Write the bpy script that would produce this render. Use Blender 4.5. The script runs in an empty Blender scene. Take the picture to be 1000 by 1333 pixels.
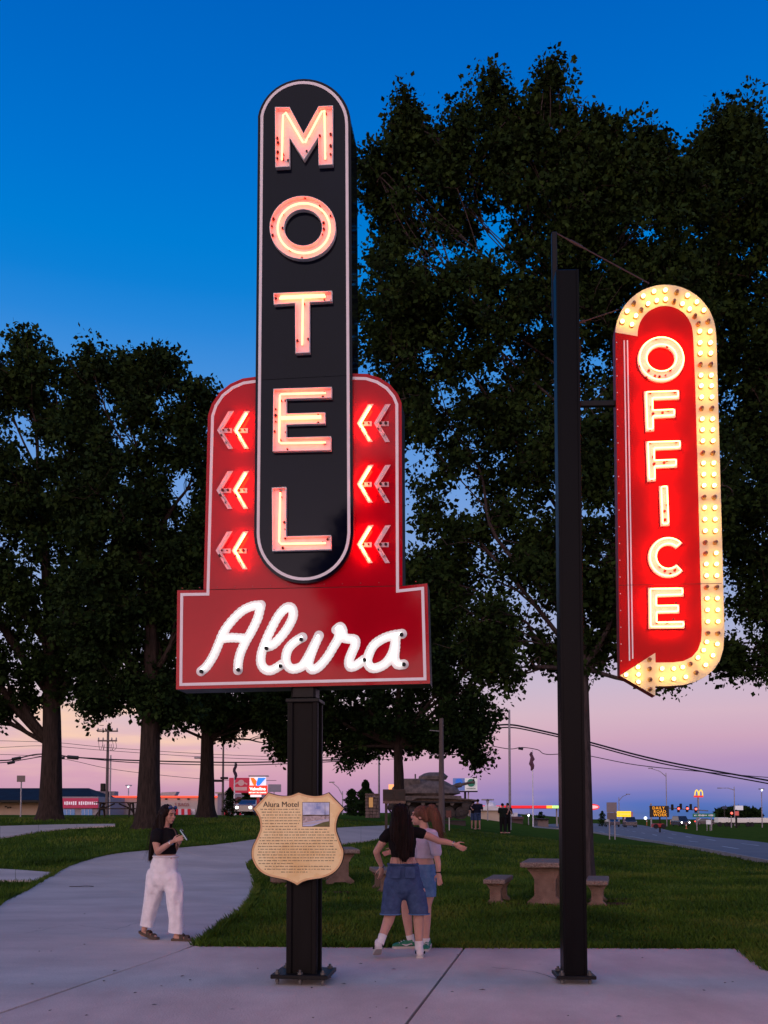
import bpy, bmesh, math, random
import numpy as np
from mathutils import Vector, Matrix
R = math.radians
random.seed(7); rng = np.random.default_rng(7)
scene = bpy.context.scene
COL = scene.collection

# ------------------------------------------------------------------ camera
F = 1250.0; HORIZON = 1058.0; PITCH = R(3.4); CAMZ = 1.5
PR = HORIZON - F*math.tan(PITCH)
cam = bpy.data.cameras.new('camera'); camo = bpy.data.objects.new('camera', cam); COL.objects.link(camo)
camo.location = (0, 0, CAMZ); camo.rotation_euler = (R(90)+PITCH, 0, 0)
cam.sensor_fit = 'VERTICAL'; cam.sensor_height = 36; cam.lens = F/1333*36
cam.shift_y = (PR-666.5)/1333; cam.clip_start = .1; cam.clip_end = 9000
scene.camera = camo

# ------------------------------------------------------------------ sky, afterglow, exposure
def s2l(c):
    return tuple(((v/255)/12.92 if v/255 <= .04045 else ((v/255+.055)/1.055)**2.4) for v in c)
world = bpy.data.worlds.new("World"); scene.world = world; world.use_nodes = True
wn = world.node_tree; wn.nodes.clear()
def N(t, **k):
    n = wn.nodes.new(t)
    for a, b in k.items(): setattr(n, a, b)
    return n
wl = wn.links.new
tc = N('ShaderNodeTexCoord'); sep = N('ShaderNodeSeparateXYZ'); wl(tc.outputs['Generated'], sep.inputs[0])
def M(op, a, b=None, c=None, nt=None):
    n = N('ShaderNodeMath', operation=op)
    for i, v in enumerate((a, b, c)):
        if v is None: continue
        if isinstance(v, (int, float)): n.inputs[i].default_value = v
        else: wl(v, n.inputs[i])
    return n.outputs[0]
el = M('ARCSINE', sep.outputs['Z'])
elf = M('DIVIDE', el, R(90)); elf = M('MAXIMUM', elf, 0.0)
elf = M('POWER', elf, .5)                      # more room for the stops near the horizon
def ramp(stops):
    n = N('ShaderNodeValToRGB'); wl(elf, n.inputs[0]); cr = n.color_ramp; cr.interpolation = 'B_SPLINE' if False else 'LINEAR'
    e = cr.elements
    while len(e) > 1: e.remove(e[-1])
    for i, (deg, c) in enumerate(stops):
        p = (deg/90)**.5
        x = e[0] if i == 0 else e.new(p)
        x.position = p; x.color = s2l(c)+(1,)
    return n.outputs[0]
upper = [(14, (140,168,218)), (20, (104,155,222)), (25, (64,142,220)), (27, (38,134,218)), (29, (12,128,214)), (31, (0,125,212)), (34, (0,116,208)), (38, (0,106,200)), (42, (0,98,192)), (60, (4,84,168)), (90, (14,76,150))]
right = ramp([(0, (70,106,172)), (.5, (80,112,187)), (1.15, (113,120,190)), (1.9, (150,134,190)), (3.0, (182,148,190)), (4.3, (206,166,190)), (5.8, (213,181,198)), (7.5, (202,184,206)), (10, (176,180,212))]+upper)
left = ramp([(0, (170,134,176)), (1.2, (198,148,180)), (2.2, (214,161,183)), (3.4, (223,176,188)), (4.2, (227,184,190)), (5.3, (223,191,197)), (6.6, (208,190,203)), (10, (176,182,213))]+upper)
back = ramp([(0, (250,178,160)), (3, (252,196,184)), (8, (248,208,214)), (14, (216,192,216)), (22, (150,152,200)), (32, (84,118,180)), (50, (36,94,166)), (90, (14,76,150))])
hyp = M('SQRT', M('ADD', M('MULTIPLY', sep.outputs['X'], sep.outputs['X']), M('MULTIPLY', sep.outputs['Y'], sep.outputs['Y'])))
ax = M('DIVIDE', sep.outputs['X'], M('MAXIMUM', hyp, .001)); ay = M('DIVIDE', sep.outputs['Y'], M('MAXIMUM', hyp, .001))
def smooth(v, a, b):
    n = N('ShaderNodeMapRange', interpolation_type='SMOOTHSTEP'); wl(v, n.inputs[0])
    n.inputs[1].default_value = a; n.inputs[2].default_value = b; return n.outputs[0]
def mixc(f, a, b):
    n = N('ShaderNodeMix', data_type='RGBA'); wl(f, n.inputs[0])
    for s, v in ((6, a), (7, b)):
        if isinstance(v, tuple): n.inputs[s].default_value = v+(1,)
        else: wl(v, n.inputs[s])
    return n.outputs[2]
sky = mixc(smooth(ax, -.16, .30), left, right)
bk = smooth(M('ADD', M('MULTIPLY', ay, -1.0), M('MULTIPLY', ax, -.35)), -.35, .75)
sky = mixc(bk, sky, back)
# thin peach cloud streaks low in the west (left) part of the sky
mp = N('ShaderNodeMapping'); wl(tc.outputs['Generated'], mp.inputs[0]); mp.inputs['Scale'].default_value = (3.2, 3.2, 26)
mp.inputs['Rotation'].default_value = (0, R(7), 0)
nz = N('ShaderNodeTexNoise'); wl(mp.outputs[0], nz.inputs[0]); nz.inputs['Scale'].default_value = 1.6; nz.inputs['Detail'].default_value = 5
cl = smooth(nz.outputs[0], .42, .62)
band = M('MULTIPLY', smooth(el, R(1.0), R(3.5)), smooth(el, R(10), R(5)))
lf = smooth(ax, .02, -.28)
clf = M('MULTIPLY', M('MULTIPLY', cl, band), lf); clf = M('MULTIPLY', clf, .85)
sky = mixc(clf, sky, s2l((255,212,180)))
# barely visible uneven thin veil so that the gradient is not a perfect one
nz2 = N('ShaderNodeTexNoise'); wl(mp.outputs[0], nz2.inputs[0]); nz2.inputs['Scale'].default_value = .8; nz2.inputs['Detail'].default_value = 4
v2 = M('MULTIPLY', M('MULTIPLY', smooth(nz2.outputs[0], .35, .75), .18), smooth(el, R(14), R(3)))
sky = mixc(v2, sky, s2l((230,186,196)))
bg = N('ShaderNodeBackground'); wl(sky, bg.inputs[0]); glow = M('MULTIPLY_ADD', M('MULTIPLY', bk, smooth(el, R(24), R(5))), 1.3, 1.0); wl(glow, bg.inputs[1])
wo = N('ShaderNodeOutputWorld'); wl(bg.outputs[0], wo.inputs[0])

sun = bpy.data.lights.new('afterglow', 'SUN'); sun.energy = .75; sun.angle = R(60); sun.color = (1, .76, .62)
suno = bpy.data.objects.new('afterglow', sun); COL.objects.link(suno)
suno.rotation_euler = (R(60), 0, R(-22))      # added wide lamp for the western sky, raised behind the camera, a little left

scene.render.engine = 'CYCLES'
scene.view_settings.view_transform = 'Standard'; scene.view_settings.look = 'None'
scene.view_settings.exposure = 0; scene.view_settings.gamma = 1; scene.view_settings.use_curve_mapping = False
cy = scene.cycles; cy.use_denoising = True; cy.max_bounces = 6; cy.diffuse_bounces = 3; cy.glossy_bounces = 3
cy.transmission_bounces = 4; cy.transparent_max_bounces = 8; cy.sample_clamp_indirect = 4; cy.use_light_tree = True
cy.caustics_reflective = False; cy.caustics_refractive = False

# ------------------------------------------------------------------ geometry of the view (used to place things at real depths)
def ray(px, py):
    u = (px-500)/F; v = (PR-py)/F
    return Vector((u, math.cos(PITCH)-v*math.sin(PITCH), math.sin(PITCH)+v*math.cos(PITCH)))
def at(px, py, Y):
    d = ray(px, py); return Vector((0, 0, CAMZ))+d*(Y/d.y)
def sst(a, b, x):
    t = np.clip((x-a)/(b-a), 0, 1); return t*t*(3-2*t)
def T(x, y):
    """height of the ground"""
    x = np.asarray(x, float); y = np.asarray(y, float)
    L = 1.25*sst(17, 38, y)
    Rr = -.0065*np.clip(y-15, 0, 6000)
    d = 12.6+.14*(y-33)-x
    w = sst(0, 20, d)
    base = L*w+Rr*(1-w)
    far_f = sst(9, 22, y)
    return base+.02*far_f*np.sin(x*.55+1.3)*np.sin(y*.31+.4)
def Tz(x, y): return float(T(x, y))
def gp(px, py, y0=2.5, y1=900):
    d = ray(px, py); Y = y0
    while Y < y1:
        p = Vector((0, 0, CAMZ))+d*(Y/d.y)
        if p.z <= Tz(p.x, p.y):
            lo, hi = Y/1.02, Y
            for _ in range(25):
                m = (lo+hi)/2; p = Vector((0, 0, CAMZ))+d*(m/d.y)
                if p.z <= Tz(p.x, p.y): hi = m
                else: lo = m
            return Vector((0, 0, CAMZ))+d*(hi/d.y)
        Y *= 1.02
    return Vector((0, 0, CAMZ))+d*(y1/d.y)
def gxy(px, Y):
    """ground point at depth Y under picture column px"""
    x = (px-500)/F*Y/math.cos(PITCH)*1.0
    x = (px-500)/F*Y*(math.cos(PITCH))      # at the horizon row
    return Vector((x, Y, Tz(x, Y)))

# ------------------------------------------------------------------ materials
MATS = {}
def pm(name, col, rough=.6, metal=0., var=.0, scale=4., bump=0., bscale=None, emit=None, es=0., coat=0., col2=None,
       stretch=None, spec=.5, detail=6, sub=None):
    if name in MATS: return MATS[name]
    m = bpy.data.materials.new(name); m.use_nodes = True; nt = m.node_tree; b = nt.nodes['Principled BSDF']
    b.inputs['Base Color'].default_value = tuple(col)+(1,); b.inputs['Roughness'].default_value = rough
    b.inputs['Metallic'].default_value = metal; b.inputs['Coat Weight'].default_value = coat
    b.inputs['Specular IOR Level'].default_value = spec; b.inputs['Coat Roughness'].default_value = .06
    L = nt.links.new
    if var or bump or col2:
        t = nt.nodes.new('ShaderNodeTexCoord'); mpp = nt.nodes.new('ShaderNodeMapping'); L(t.outputs['Object'], mpp.inputs[0])
        if stretch: mpp.inputs['Scale'].default_value = stretch
        if var or col2:
            n = nt.nodes.new('ShaderNodeTexNoise'); n.inputs['Scale'].default_value = scale; n.inputs['Detail'].default_value = detail
            n.inputs['Roughness'].default_value = .62
            L(mpp.outputs[0], n.inputs[0])
            mr = nt.nodes.new('ShaderNodeMapRange'); L(n.outputs[0], mr.inputs[0]); mr.inputs[1].default_value = .32; mr.inputs[2].default_value = .68
            mx = nt.nodes.new('ShaderNodeMix'); mx.data_type = 'RGBA'; L(mr.outputs[0], mx.inputs[0])
            c2 = col2 if col2 else tuple(min(1, c*(1+var)) for c in col)
            c1 = col if col2 else tuple(c*(1-var) for c in col)
            mx.inputs[6].default_value = tuple(c1)+(1,); mx.inputs[7].default_value = tuple(c2)+(1,)
            L(mx.outputs[2], b.inputs['Base Color'])
            r2 = nt.nodes.new('ShaderNodeMapRange'); L(n.outputs[0], r2.inputs[0]); r2.inputs[1].default_value = .3; r2.inputs[2].default_value = .7
            r2.inputs[3].default_value = max(.02, rough*.85); r2.inputs[4].default_value = min(1, rough*1.15); L(r2.outputs[0], b.inputs['Roughness'])
        if bump:
            n2 = nt.nodes.new('ShaderNodeTexNoise'); n2.inputs['Scale'].default_value = bscale or scale*6; n2.inputs['Detail'].default_value = 5
            L(mpp.outputs[0], n2.inputs[0]); bp = nt.nodes.new('ShaderNodeBump'); bp.inputs['Strength'].default_value = bump
            bp.inputs['Distance'].default_value = .02; L(n2.outputs[0], bp.inputs['Height']); L(bp.outputs[0], b.inputs['Normal'])
    if emit:
        b.inputs['Emission Color'].default_value = tuple(emit)+(1,); b.inputs['Emission Strength'].default_value = es
    MATS[name] = m; return m

# ------------------------------------------------------------------ object helpers
def link(name, me, mat=None, parent=None, loc=None, rot=None):
    o = bpy.data.objects.new(name, me); COL.objects.link(o)
    if me is not None and mat is not None and not me.materials:
        for mm in (mat if isinstance(mat, (list, tuple)) else [mat]): me.materials.append(mm)
    if parent is not None: o.parent = parent
    if loc is not None: o.location = loc
    if rot is not None: o.rotation_euler = rot
    return o
def tag(o, label=None, cat=None, group=None, kind=None):
    if label: o['label'] = label
    if cat: o['category'] = cat
    if group: o['group'] = group
    if kind: o['kind'] = kind
    return o
def thing(name, label, cat, loc=(0,0,0), rz=0., group=None):
    o = bpy.data.objects.new(name, None); COL.objects.link(o); o.location = loc; o.rotation_euler = (0, 0, rz)
    o.empty_display_size = .2
    return tag(o, label, cat, group)
def copy_tree(o, parent=None):
    c = o.copy(); COL.objects.link(c); c.parent = parent
    for ch in list(o.children): copy_tree(ch, c)
    return c

class MB:
    def __init__(s): s.v = []; s.f = []; s.mi = []; s.cm = 0
    def add(s, vs, fs):
        n = len(s.v); s.v += [tuple(p) for p in vs]; s.f += [tuple(i+n for i in f) for f in fs]; s.mi += [s.cm]*len(fs); return s
    def box(s, c, d, m=None):
        x, y, z = c; a, b, e = d[0]/2, d[1]/2, d[2]/2
        vs = [Vector((x+i*a, y+j*b, z+k*e)) for k in (-1, 1) for j in (-1, 1) for i in (-1, 1)]
        if m is not None:
            C = Vector(c); vs = [C+m@(p-C) for p in vs]
        return s.add(vs, [(0,2,3,1), (4,5,7,6), (0,1,5,4), (2,6,7,3), (0,4,6,2), (1,3,7,5)])
    def cbox(s, c, d, ch, m=None):
        """box with chamfered edges"""
        bm = bmesh.new(); bmesh.ops.create_cube(bm, size=1)
        for v in bm.verts: v.co = Vector((v.co.x*d[0], v.co.y*d[1], v.co.z*d[2]))
        bmesh.ops.bevel(bm, geom=bm.edges[:], offset=ch, segments=1, affect='EDGES', profile=.5)
        C = Vector(c); vs = [(m@v.co if m is not None else v.co)+C for v in bm.verts]
        bm.verts.index_update(); fs = [[v.index for v in f.verts] for f in bm.faces]; bm.free(); return s.add(vs, fs)
    def tube(s, pts, r, n=8, closed=False, cap=True):
        pts = [Vector(p) for p in pts]; K = len(pts)
        rs = r if isinstance(r, (list, tuple, np.ndarray)) else [r]*K
        up = None; vs = []; prev = None
        for i, p in enumerate(pts):
            if closed: t = pts[(i+1) % K]-pts[i-1]
            else: t = pts[min(i+1, K-1)]-pts[max(i-1, 0)]
            if t.length < 1e-9: t = Vector((0, 0, 1))
            t.normalize()
            if prev is None:
                a = Vector((0, 0, 1)) if abs(t.z) < .9 else Vector((0, 1, 0)); u = t.cross(a).normalized()
            else:
                u = prev-t*prev.dot(t)
                u = u.normalized() if u.length > 1e-6 else t.orthogonal().normalized()
            prev = u; w = t.cross(u)
            for k in range(n):
                a = 2*math.pi*k/n; vs.append(p+(u*math.cos(a)+w*math.sin(a))*rs[i])
        fs = []
        for i in range(K if closed else K-1):
            j = (i+1) % K
            for k in range(n): fs.append((i*n+k, i*n+(k+1) % n, j*n+(k+1) % n, j*n+k))
        if cap and not closed and n > 2: fs.append(tuple(range(n))[::-1]); fs.append(tuple((K-1)*n+k for k in range(n)))
        return s.add(vs, fs)
    def prism(s, poly, y0, y1, fn=None):
        """poly: list of (x,z); extruded along local y from y0 (front) to y1"""
        n = len(poly); f = fn or (lambda x, y, z: (x, y, z))
        vs = [f(x, y0, z) for x, z in poly]+[f(x, y1, z) for x, z in poly]
        tris = poly_tris(poly)
        fs = [t for t in tris]+[tuple(i+n for i in t[::-1]) for t in tris]
        for i in range(n): j = (i+1) % n; fs.append((i, j, j+n, i+n))
        return s.add(vs, fs)
    def lathe(s, prof, c=(0,0,0), n=12, axis='z'):
        vs = []; c = Vector(c)
        for r, h in prof:
            for k in range(n):
                a = 2*math.pi*k/n; q = (r*math.cos(a), r*math.sin(a), h)
                if axis == 'y': q = (q[0], h, q[1])
                if axis == 'x': q = (h, q[0], q[1])
                vs.append(c+Vector(q))
        fs = [(i*n+k, i*n+(k+1) % n, (i+1)*n+(k+1) % n, (i+1)*n+k) for i in range(len(prof)-1) for k in range(n)]
        fs.append(tuple(range(n))[::-1]); fs.append(tuple((len(prof)-1)*n+k for k in range(n)))
        return s.add(vs, fs)
    def sph(s, c, r, sub=2, sc=(1,1,1)):
        bm = bmesh.new(); bmesh.ops.create_icosphere(bm, subdivisions=sub, radius=1)
        C = Vector(c); vs = [C+Vector((v.co.x*sc[0]*r, v.co.y*sc[1]*r, v.co.z*sc[2]*r)) for v in bm.verts]
        bm.verts.index_update(); fs = [[v.index for v in f.verts] for f in bm.faces]; bm.free(); return s.add(vs, fs)
    def mesh(s, name='mesh', smooth=False, fix=True):
        me = bpy.data.meshes.new(name); me.from_pydata([tuple(v) for v in s.v], [], s.f)
        if fix:
            bm = bmesh.new(); bm.from_mesh(me); bmesh.ops.recalc_face_normals(bm, faces=bm.faces); bm.to_mesh(me); bm.free()
        if any(s.mi): me.polygons.foreach_set('material_index', s.mi)
        if smooth:
            me.polygons.foreach_set('use_smooth', [True]*len(me.polygons))
            if smooth != 'all':
                try: me.set_sharp_from_angle(angle=R(35))
                except Exception: pass
        me.update(); return me
    def build(s, name, mat, parent=None, smooth=False, loc=None, rot=None, fix=True):
        return link(name, s.mesh(name, smooth, fix), mat, parent, loc, rot)

from mathutils.geometry import tessellate_polygon
def poly_tris(poly):
    return [tuple(t) for t in tessellate_polygon([[Vector((a, b, 0)) for a, b in poly]])]
def area2(poly):
    return sum(poly[i][0]*poly[(i+1) % len(poly)][1]-poly[(i+1) % len(poly)][0]*poly[i][1] for i in range(len(poly)))/2
def inset(poly, d):
    """move each vertex inwards by d (outwards when negative)"""
    n = len(poly); s = 1 if area2(poly) > 0 else -1; out = []
    for i in range(n):
        p0 = Vector(poly[i-1]); p1 = Vector(poly[i]); p2 = Vector(poly[(i+1) % n])
        a = (p1-p0).normalized(); b = (p2-p1).normalized()
        na = Vector((-a.y, a.x))*s; nb = Vector((-b.y, b.x))*s
        m = na+nb
        if m.length < 1e-6: m = na
        m.normalize(); k = max(.35, m.dot(na)); q = p1+m*(d/k); out.append((q.x, q.y))
    return out
def round_poly(poly, r, seg=4):
    out = []; n = len(poly)
    for i in range(n):
        p0 = Vector(poly[i-1]); p1 = Vector(poly[i]); p2 = Vector(poly[(i+1) % n])
        a = (p0-p1); b = (p2-p1); rr = min(r, a.length*.45, b.length*.45); A = p1+a.normalized()*rr; B = p1+b.normalized()*rr
        for k in range(seg+1):
            t = k/seg; q = A*(1-t)**2+p1*2*t*(1-t)+B*t*t; out.append((q.x, q.y))
    return out
def smooth_pts(pts, k=6, closed=False):
    """Catmull-Rom through points"""
    P = [Vector(p) for p in pts]; n = len(P); out = []
    rngi = range(n if closed else n-1)
    for i in rngi:
        g = (lambda j: P[j % n]) if closed else (lambda j: P[min(max(j, 0), n-1)])
        a, b, c, d = g(i-1), g(i), g(i+1), g(i+2)
        for t in range(k):
            t /= k; out.append(.5*((2*b)+(c-a)*t+(2*a-5*b+4*c-d)*t*t+(3*b-a-3*c+d)*t**3))
    if not closed: out.append(P[-1])
    return out
def in_poly(poly, x, y):
    x = np.asarray(x); y = np.asarray(y); c = np.zeros(x.shape, bool); n = len(poly)
    for i in range(n):
        x1, y1 = poly[i]; x2, y2 = poly[(i+1) % n]
        if y1 == y2: continue
        c ^= ((y1 > y) != (y2 > y)) & (x < (x2-x1)*(y-y1)/(y2-y1)+x1)
    return c
def text_mesh(txt, size, depth=.002, align='CENTER', shear=0., bold=0., spacing=1.):
    cu = bpy.data.curves.new('text', 'FONT'); cu.body = txt; cu.size = size; cu.extrude = depth; cu.align_x = align
    cu.shear = shear; cu.offset = bold; cu.space_character = spacing; cu.resolution_u = 3; cu.align_y = 'CENTER'
    o = bpy.data.objects.new('t', cu); COL.objects.link(o)
    dg = bpy.context.evaluated_depsgraph_get(); me = bpy.data.meshes.new_from_object(o.evaluated_get(dg))
    COL.objects.unlink(o); bpy.data.objects.remove(o); return me
def text_obj(name, txt, size, mat, parent, loc, rot=(R(90), 0, 0), **k):
    me = text_mesh(txt, size, **k); me.materials.clear()
    return link(name, me, mat, parent, loc, rot)
# ================================================================== GROUND
def structure(o): o['kind'] = 'structure'; return o
def axis_coords(segs):
    out = []
    for a, b, st in segs: out += list(np.arange(a, b, st))
    return np.array(sorted(set(np.round(out+[segs[-1][1]], 4))))
gxs = axis_coords([(-3000,-400,300), (-400,-100,30), (-100,-30,5), (-30,30,.5), (30,100,3), (100,400,30), (400,3000,300)])
gys = axis_coords([(-60,-10,10), (-10,4,2), (4,60,.5), (60,120,3), (120,400,20), (400,5000,400)])
X, Y = np.meshgrid(gxs, gys); Z = T(X, Y)-.02
nx, ny = len(gxs), len(gys)
me = bpy.data.meshes.new('lawn'); idx = np.arange(nx*ny).reshape(ny, nx)
q = np.stack([idx[:-1,:-1], idx[:-1,1:], idx[1:,1:], idx[1:,:-1]], -1).reshape(-1, 4)
def np_mesh(name, verts, quads, k=4):
    me = bpy.data.meshes.new(name); me.vertices.add(len(verts)); me.vertices.foreach_set('co', np.asarray(verts, np.float32).ravel())
    me.loops.add(len(quads)*k); me.loops.foreach_set('vertex_index', np.asarray(quads, np.int32).ravel())
    me.polygons.add(len(quads)); me.polygons.foreach_set('loop_start', np.arange(0, len(quads)*k, k, dtype=np.int32))
    me.update(calc_edges=True); return me
me = np_mesh('ground', np.stack([X, Y, Z], -1).reshape(-1, 3), q)
me.polygons.foreach_set('use_smooth', [True]*len(me.polygons))
mground = pm('turf_soil', (.040, .078, .010), rough=1., col2=(.080, .115, .020), scale=1.1, bump=.9, bscale=26, spec=0., detail=10)
structure(link('ground', me, mground))

M_conc = pm('concrete', (.48, .385, .335), rough=.8, col2=(.66, .55, .48), scale=1.3, bump=.25, bscale=60, spec=.25, stretch=(1, .55, 1), detail=9)
M_conc2 = pm('concrete_path', (.47, .39, .34), rough=.82, col2=(.64, .54, .475), scale=1.1, bump=.25, bscale=60, spec=.2, stretch=(.5, 1, 1), detail=9)
M_bed = pm('joint_bed', (.05, .045, .04), rough=1, var=.3)

def broom(m):
    """fine brushed lines and small dark stains on the concrete"""
    nt = m.node_tree; b = nt.nodes['Principled BSDF']; L = nt.links.new
    t = nt.nodes.new('ShaderNodeTexCoord'); v = nt.nodes.new('ShaderNodeTexVoronoi'); v.inputs['Scale'].default_value = 1.7
    L(t.outputs['Object'], v.inputs[0])
    n = nt.nodes.new('ShaderNodeTexNoise'); n.inputs['Scale'].default_value = 120; n.inputs['Detail'].default_value = 3; L(t.outputs['Object'], n.inputs[0])
    mr = nt.nodes.new('ShaderNodeMapRange'); L(v.outputs['Distance'], mr.inputs[0]); mr.inputs[1].default_value = .0; mr.inputs[2].default_value = .05
    mr.inputs[3].default_value = .40; mr.inputs[4].default_value = 1
    m2 = nt.nodes.new('ShaderNodeMapRange'); L(n.outputs[0], m2.inputs[0]); m2.inputs[1].default_value = .3; m2.inputs[2].default_value = .7
    m2.inputs[3].default_value = .86; m2.inputs[4].default_value = 1.1
    mu = nt.nodes.new('ShaderNodeMath'); mu.operation = 'MULTIPLY'; L(mr.outputs[0], mu.inputs[0]); L(m2.outputs[0], mu.inputs[1])
    src = b.inputs['Base Color'].links[0].from_socket
    vm = nt.nodes.new('ShaderNodeVectorMath'); vm.operation = 'SCALE'; L(src, vm.inputs[0]); L(mu.outputs[0], vm.inputs['Scale']); L(vm.outputs[0], b.inputs['Base Color'])
broom(M_conc); broom(M_conc2)

def g2(px, py): p = gp(px, py); return (p.x, p.y)
A0 = g2(252, 1233); A1 = g2(0, 1322)
B0 = g2(605, 1235); B1 = g2(531, 1333)
back_r = g2(966, 1236); corner = g2(1006, 1266)
def extend(p, q, y):
    t = (y-p[1])/(q[1]-p[1]); return (p[0]+(q[0]-p[0])*t, y)
FY = 3.0
A2 = extend(A0, A1, 6.4); A3 = (A2[0]-7, FY)
A2b = extend(A0, A1, FY)
B2 = extend(B0, B1, FY)
C2 = (corner[0]+.55, corner[1]-1.2)
def slab(name, poly, parent, mat, th=.12, top=.015, gap=.013):
    poly = inset(poly, gap); n = len(poly)
    zt = [Tz(x, y)+top for x, y in poly]
    vs = [(x, y, z) for (x, y), z in zip(poly, zt)]+[(x, y, z-th) for (x, y), z in zip(poly, zt)]
    tr = poly_tris(poly); fs = list(tr)+[tuple(i+n for i in t[::-1]) for t in tr]+[(i, (i+1) % n, (i+1) % n+n, i+n) for i in range(n)]
    m = MB(); m.add(vs, fs); return m.build(name, mat, parent)
bed = MB(); bx0, bx1 = -14, 12
bed.add([(bx0, -4, -.06), (bx1, -4, -.06), (bx1, 10.2, -.06), (bx0, 10.2, -.06)], [(0, 1, 2, 3)])
plaza = structure(bed.build('plaza', M_bed))
L0 = g2(-120, 1300)
edge_left = [g2(0, 1256), g2(-60, 1300)]
slab('slab', [A0, B0, B2, A2b], plaza, M_conc)
slab('slab', [B0, back_r, corner, C2, (C2[0]-.2, FY), B2], plaza, M_conc)
slab('slab', [A2b, B2, (B2[0], -3.5), (A2b[0], -3.5)], plaza, M_conc)
slab('slab', [B2, (C2[0]-.2, FY), (C2[0]-.2, -3.5), (B2[0], -3.5)], plaza, M_conc)

# curved path: slabs between successive cross joints
Lp = [(-130,1330), (-40,1280), (0,1256), (50,1232), (96,1200)]
Lp = [(-60,1225), (0,1177), (28,1163), (50,1150), (68,1140), (84,1131), (108,1122), (150,1112), (225,1105), (300,1098), (352,1090), (420,1080), (470,1076.5), (520,1074.5)]
Rp = [(0,1322), (120,1280), (252,1233), (290,1206), (318,1186), (331,1168), (334,1152), (331,1140), (322,1131), (324,1121), (345,1113), (400,1104), (470,1096), (520,1088)]
Lg = smooth_pts([Vector(g2(*p)+(0,)) for p in Lp], 8); Rg = smooth_pts([Vector(g2(*p)+(0,)) for p in Rp], 8)
Lg = [Vector((-9.5, 5.2, 0))]+Lg; Rg = [Vector((A2b[0]-.02, FY, 0))]+Rg
path = MB()
for i in range(len(Lg)):
    for p in (Lg[i], Rg[i]): path.v.append((p.x, p.y, Tz(p.x, p.y)-.16))
for i in range(len(Lg)-1): path.f.append((2*i, 2*i+1, 2*i+3, 2*i+2)); path.mi.append(0)
path_o = structure(path.build('path', M_bed))
def ribbon_slab(Ls, Rs, parent, mat, name='slab', top=.02, th=.1, nu=8):
    m = MB(); K = len(Ls); vs = []; fs = []
    for i in range(K):
        for k in range(nu+1):
            p = Ls[i].lerp(Rs[i], k/nu); vs.append((p.x, p.y, Tz(p.x, p.y)+top))
    n = len(vs); vs += [(x, y, z-th) for x, y, z in vs]
    for i in range(K-1):
        for k in range(nu):
            a = i*(nu+1)+k; fs.append((a, a+1, a+nu+2, a+nu+1)); fs.append(tuple(j+n for j in (a, a+nu+1, a+nu+2, a+1)))
        for k in (0, nu): a = i*(nu+1)+k; fs.append((a, a+nu+1, a+nu+1+n, a+n))
    for i in (0, K-1):
        for k in range(nu): a = i*(nu+1)+k; fs.append((a, a+1, a+1+n, a+n))
    m.add(vs, fs); o = m.build(name, mat, parent); return o
def pull(a, b, d):
    v = (b-a); return a+v*min(.4, d/max(v.length, 1e-6))
cuts = [0, 33, 41, 49, 57, 65, 73, 81, 89, 97, len(Lg)-1]
for a, b in zip(cuts[:-1], cuts[1:]):
    Ls = [v.copy() for v in Lg[a:b+1]]; Rs = [v.copy() for v in Rg[a:b+1]]
    if len(Ls) < 2: continue
    Ls[0] = pull(Ls[0], Ls[1], .008); Rs[0] = pull(Rs[0], Rs[1], .008); Ls[-1] = pull(Ls[-1], Ls[-2], .008); Rs[-1] = pull(Rs[-1], Rs[-2], .008)
    Rs = [r+(l-r).normalized()*.018 for l, r in zip(Ls, Rs)]
    ribbon_slab(Ls, Rs, path_o, M_conc2)
# side branches of the path
def side_path(pairs, name='footpath', nu=3, cut=3):
    Ls = smooth_pts([Vector(g2(*a)+(0,)) for a, b in pairs], 3); Rs = smooth_pts([Vector(g2(*b)+(0,)) for a, b in pairs], 3)
    b_ = MB()
    for l, r in zip(Ls, Rs):
        for p in (l, r): b_.v.append((p.x, p.y, Tz(p.x, p.y)-.16))
    for i in range(len(Ls)-1): b_.f.append((2*i, 2*i+1, 2*i+3, 2*i+2)); b_.mi.append(0)
    o = structure(b_.build(name, M_bed))
    for a in range(0, len(Ls)-1, cut):
        ls = [v.copy() for v in Ls[a:a+cut+1]]; rs = [v.copy() for v in Rs[a:a+cut+1]]
        if len(ls) < 2: continue
        ls[0] = pull(ls[0], ls[1], .01); rs[0] = pull(rs[0], rs[1], .01)
        ribbon_slab(ls, rs, o, M_conc2, nu=nu)
    return Ls, Rs
S1 = side_path([((-90,1128), (-90,1146)), ((-30,1130.5), (-30,1146.5)), ((20,1133), (20,1147)), ((60,1136), (60,1147.5)), ((76,1136.5), (66,1146))])
S2 = side_path([((-60,1077), (-60,1095)), ((0,1076), (0,1091)), ((50,1074.5), (50,1083)), ((100,1073.5), (100,1078)), ((150,1073), (150,1075.5))])

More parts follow.
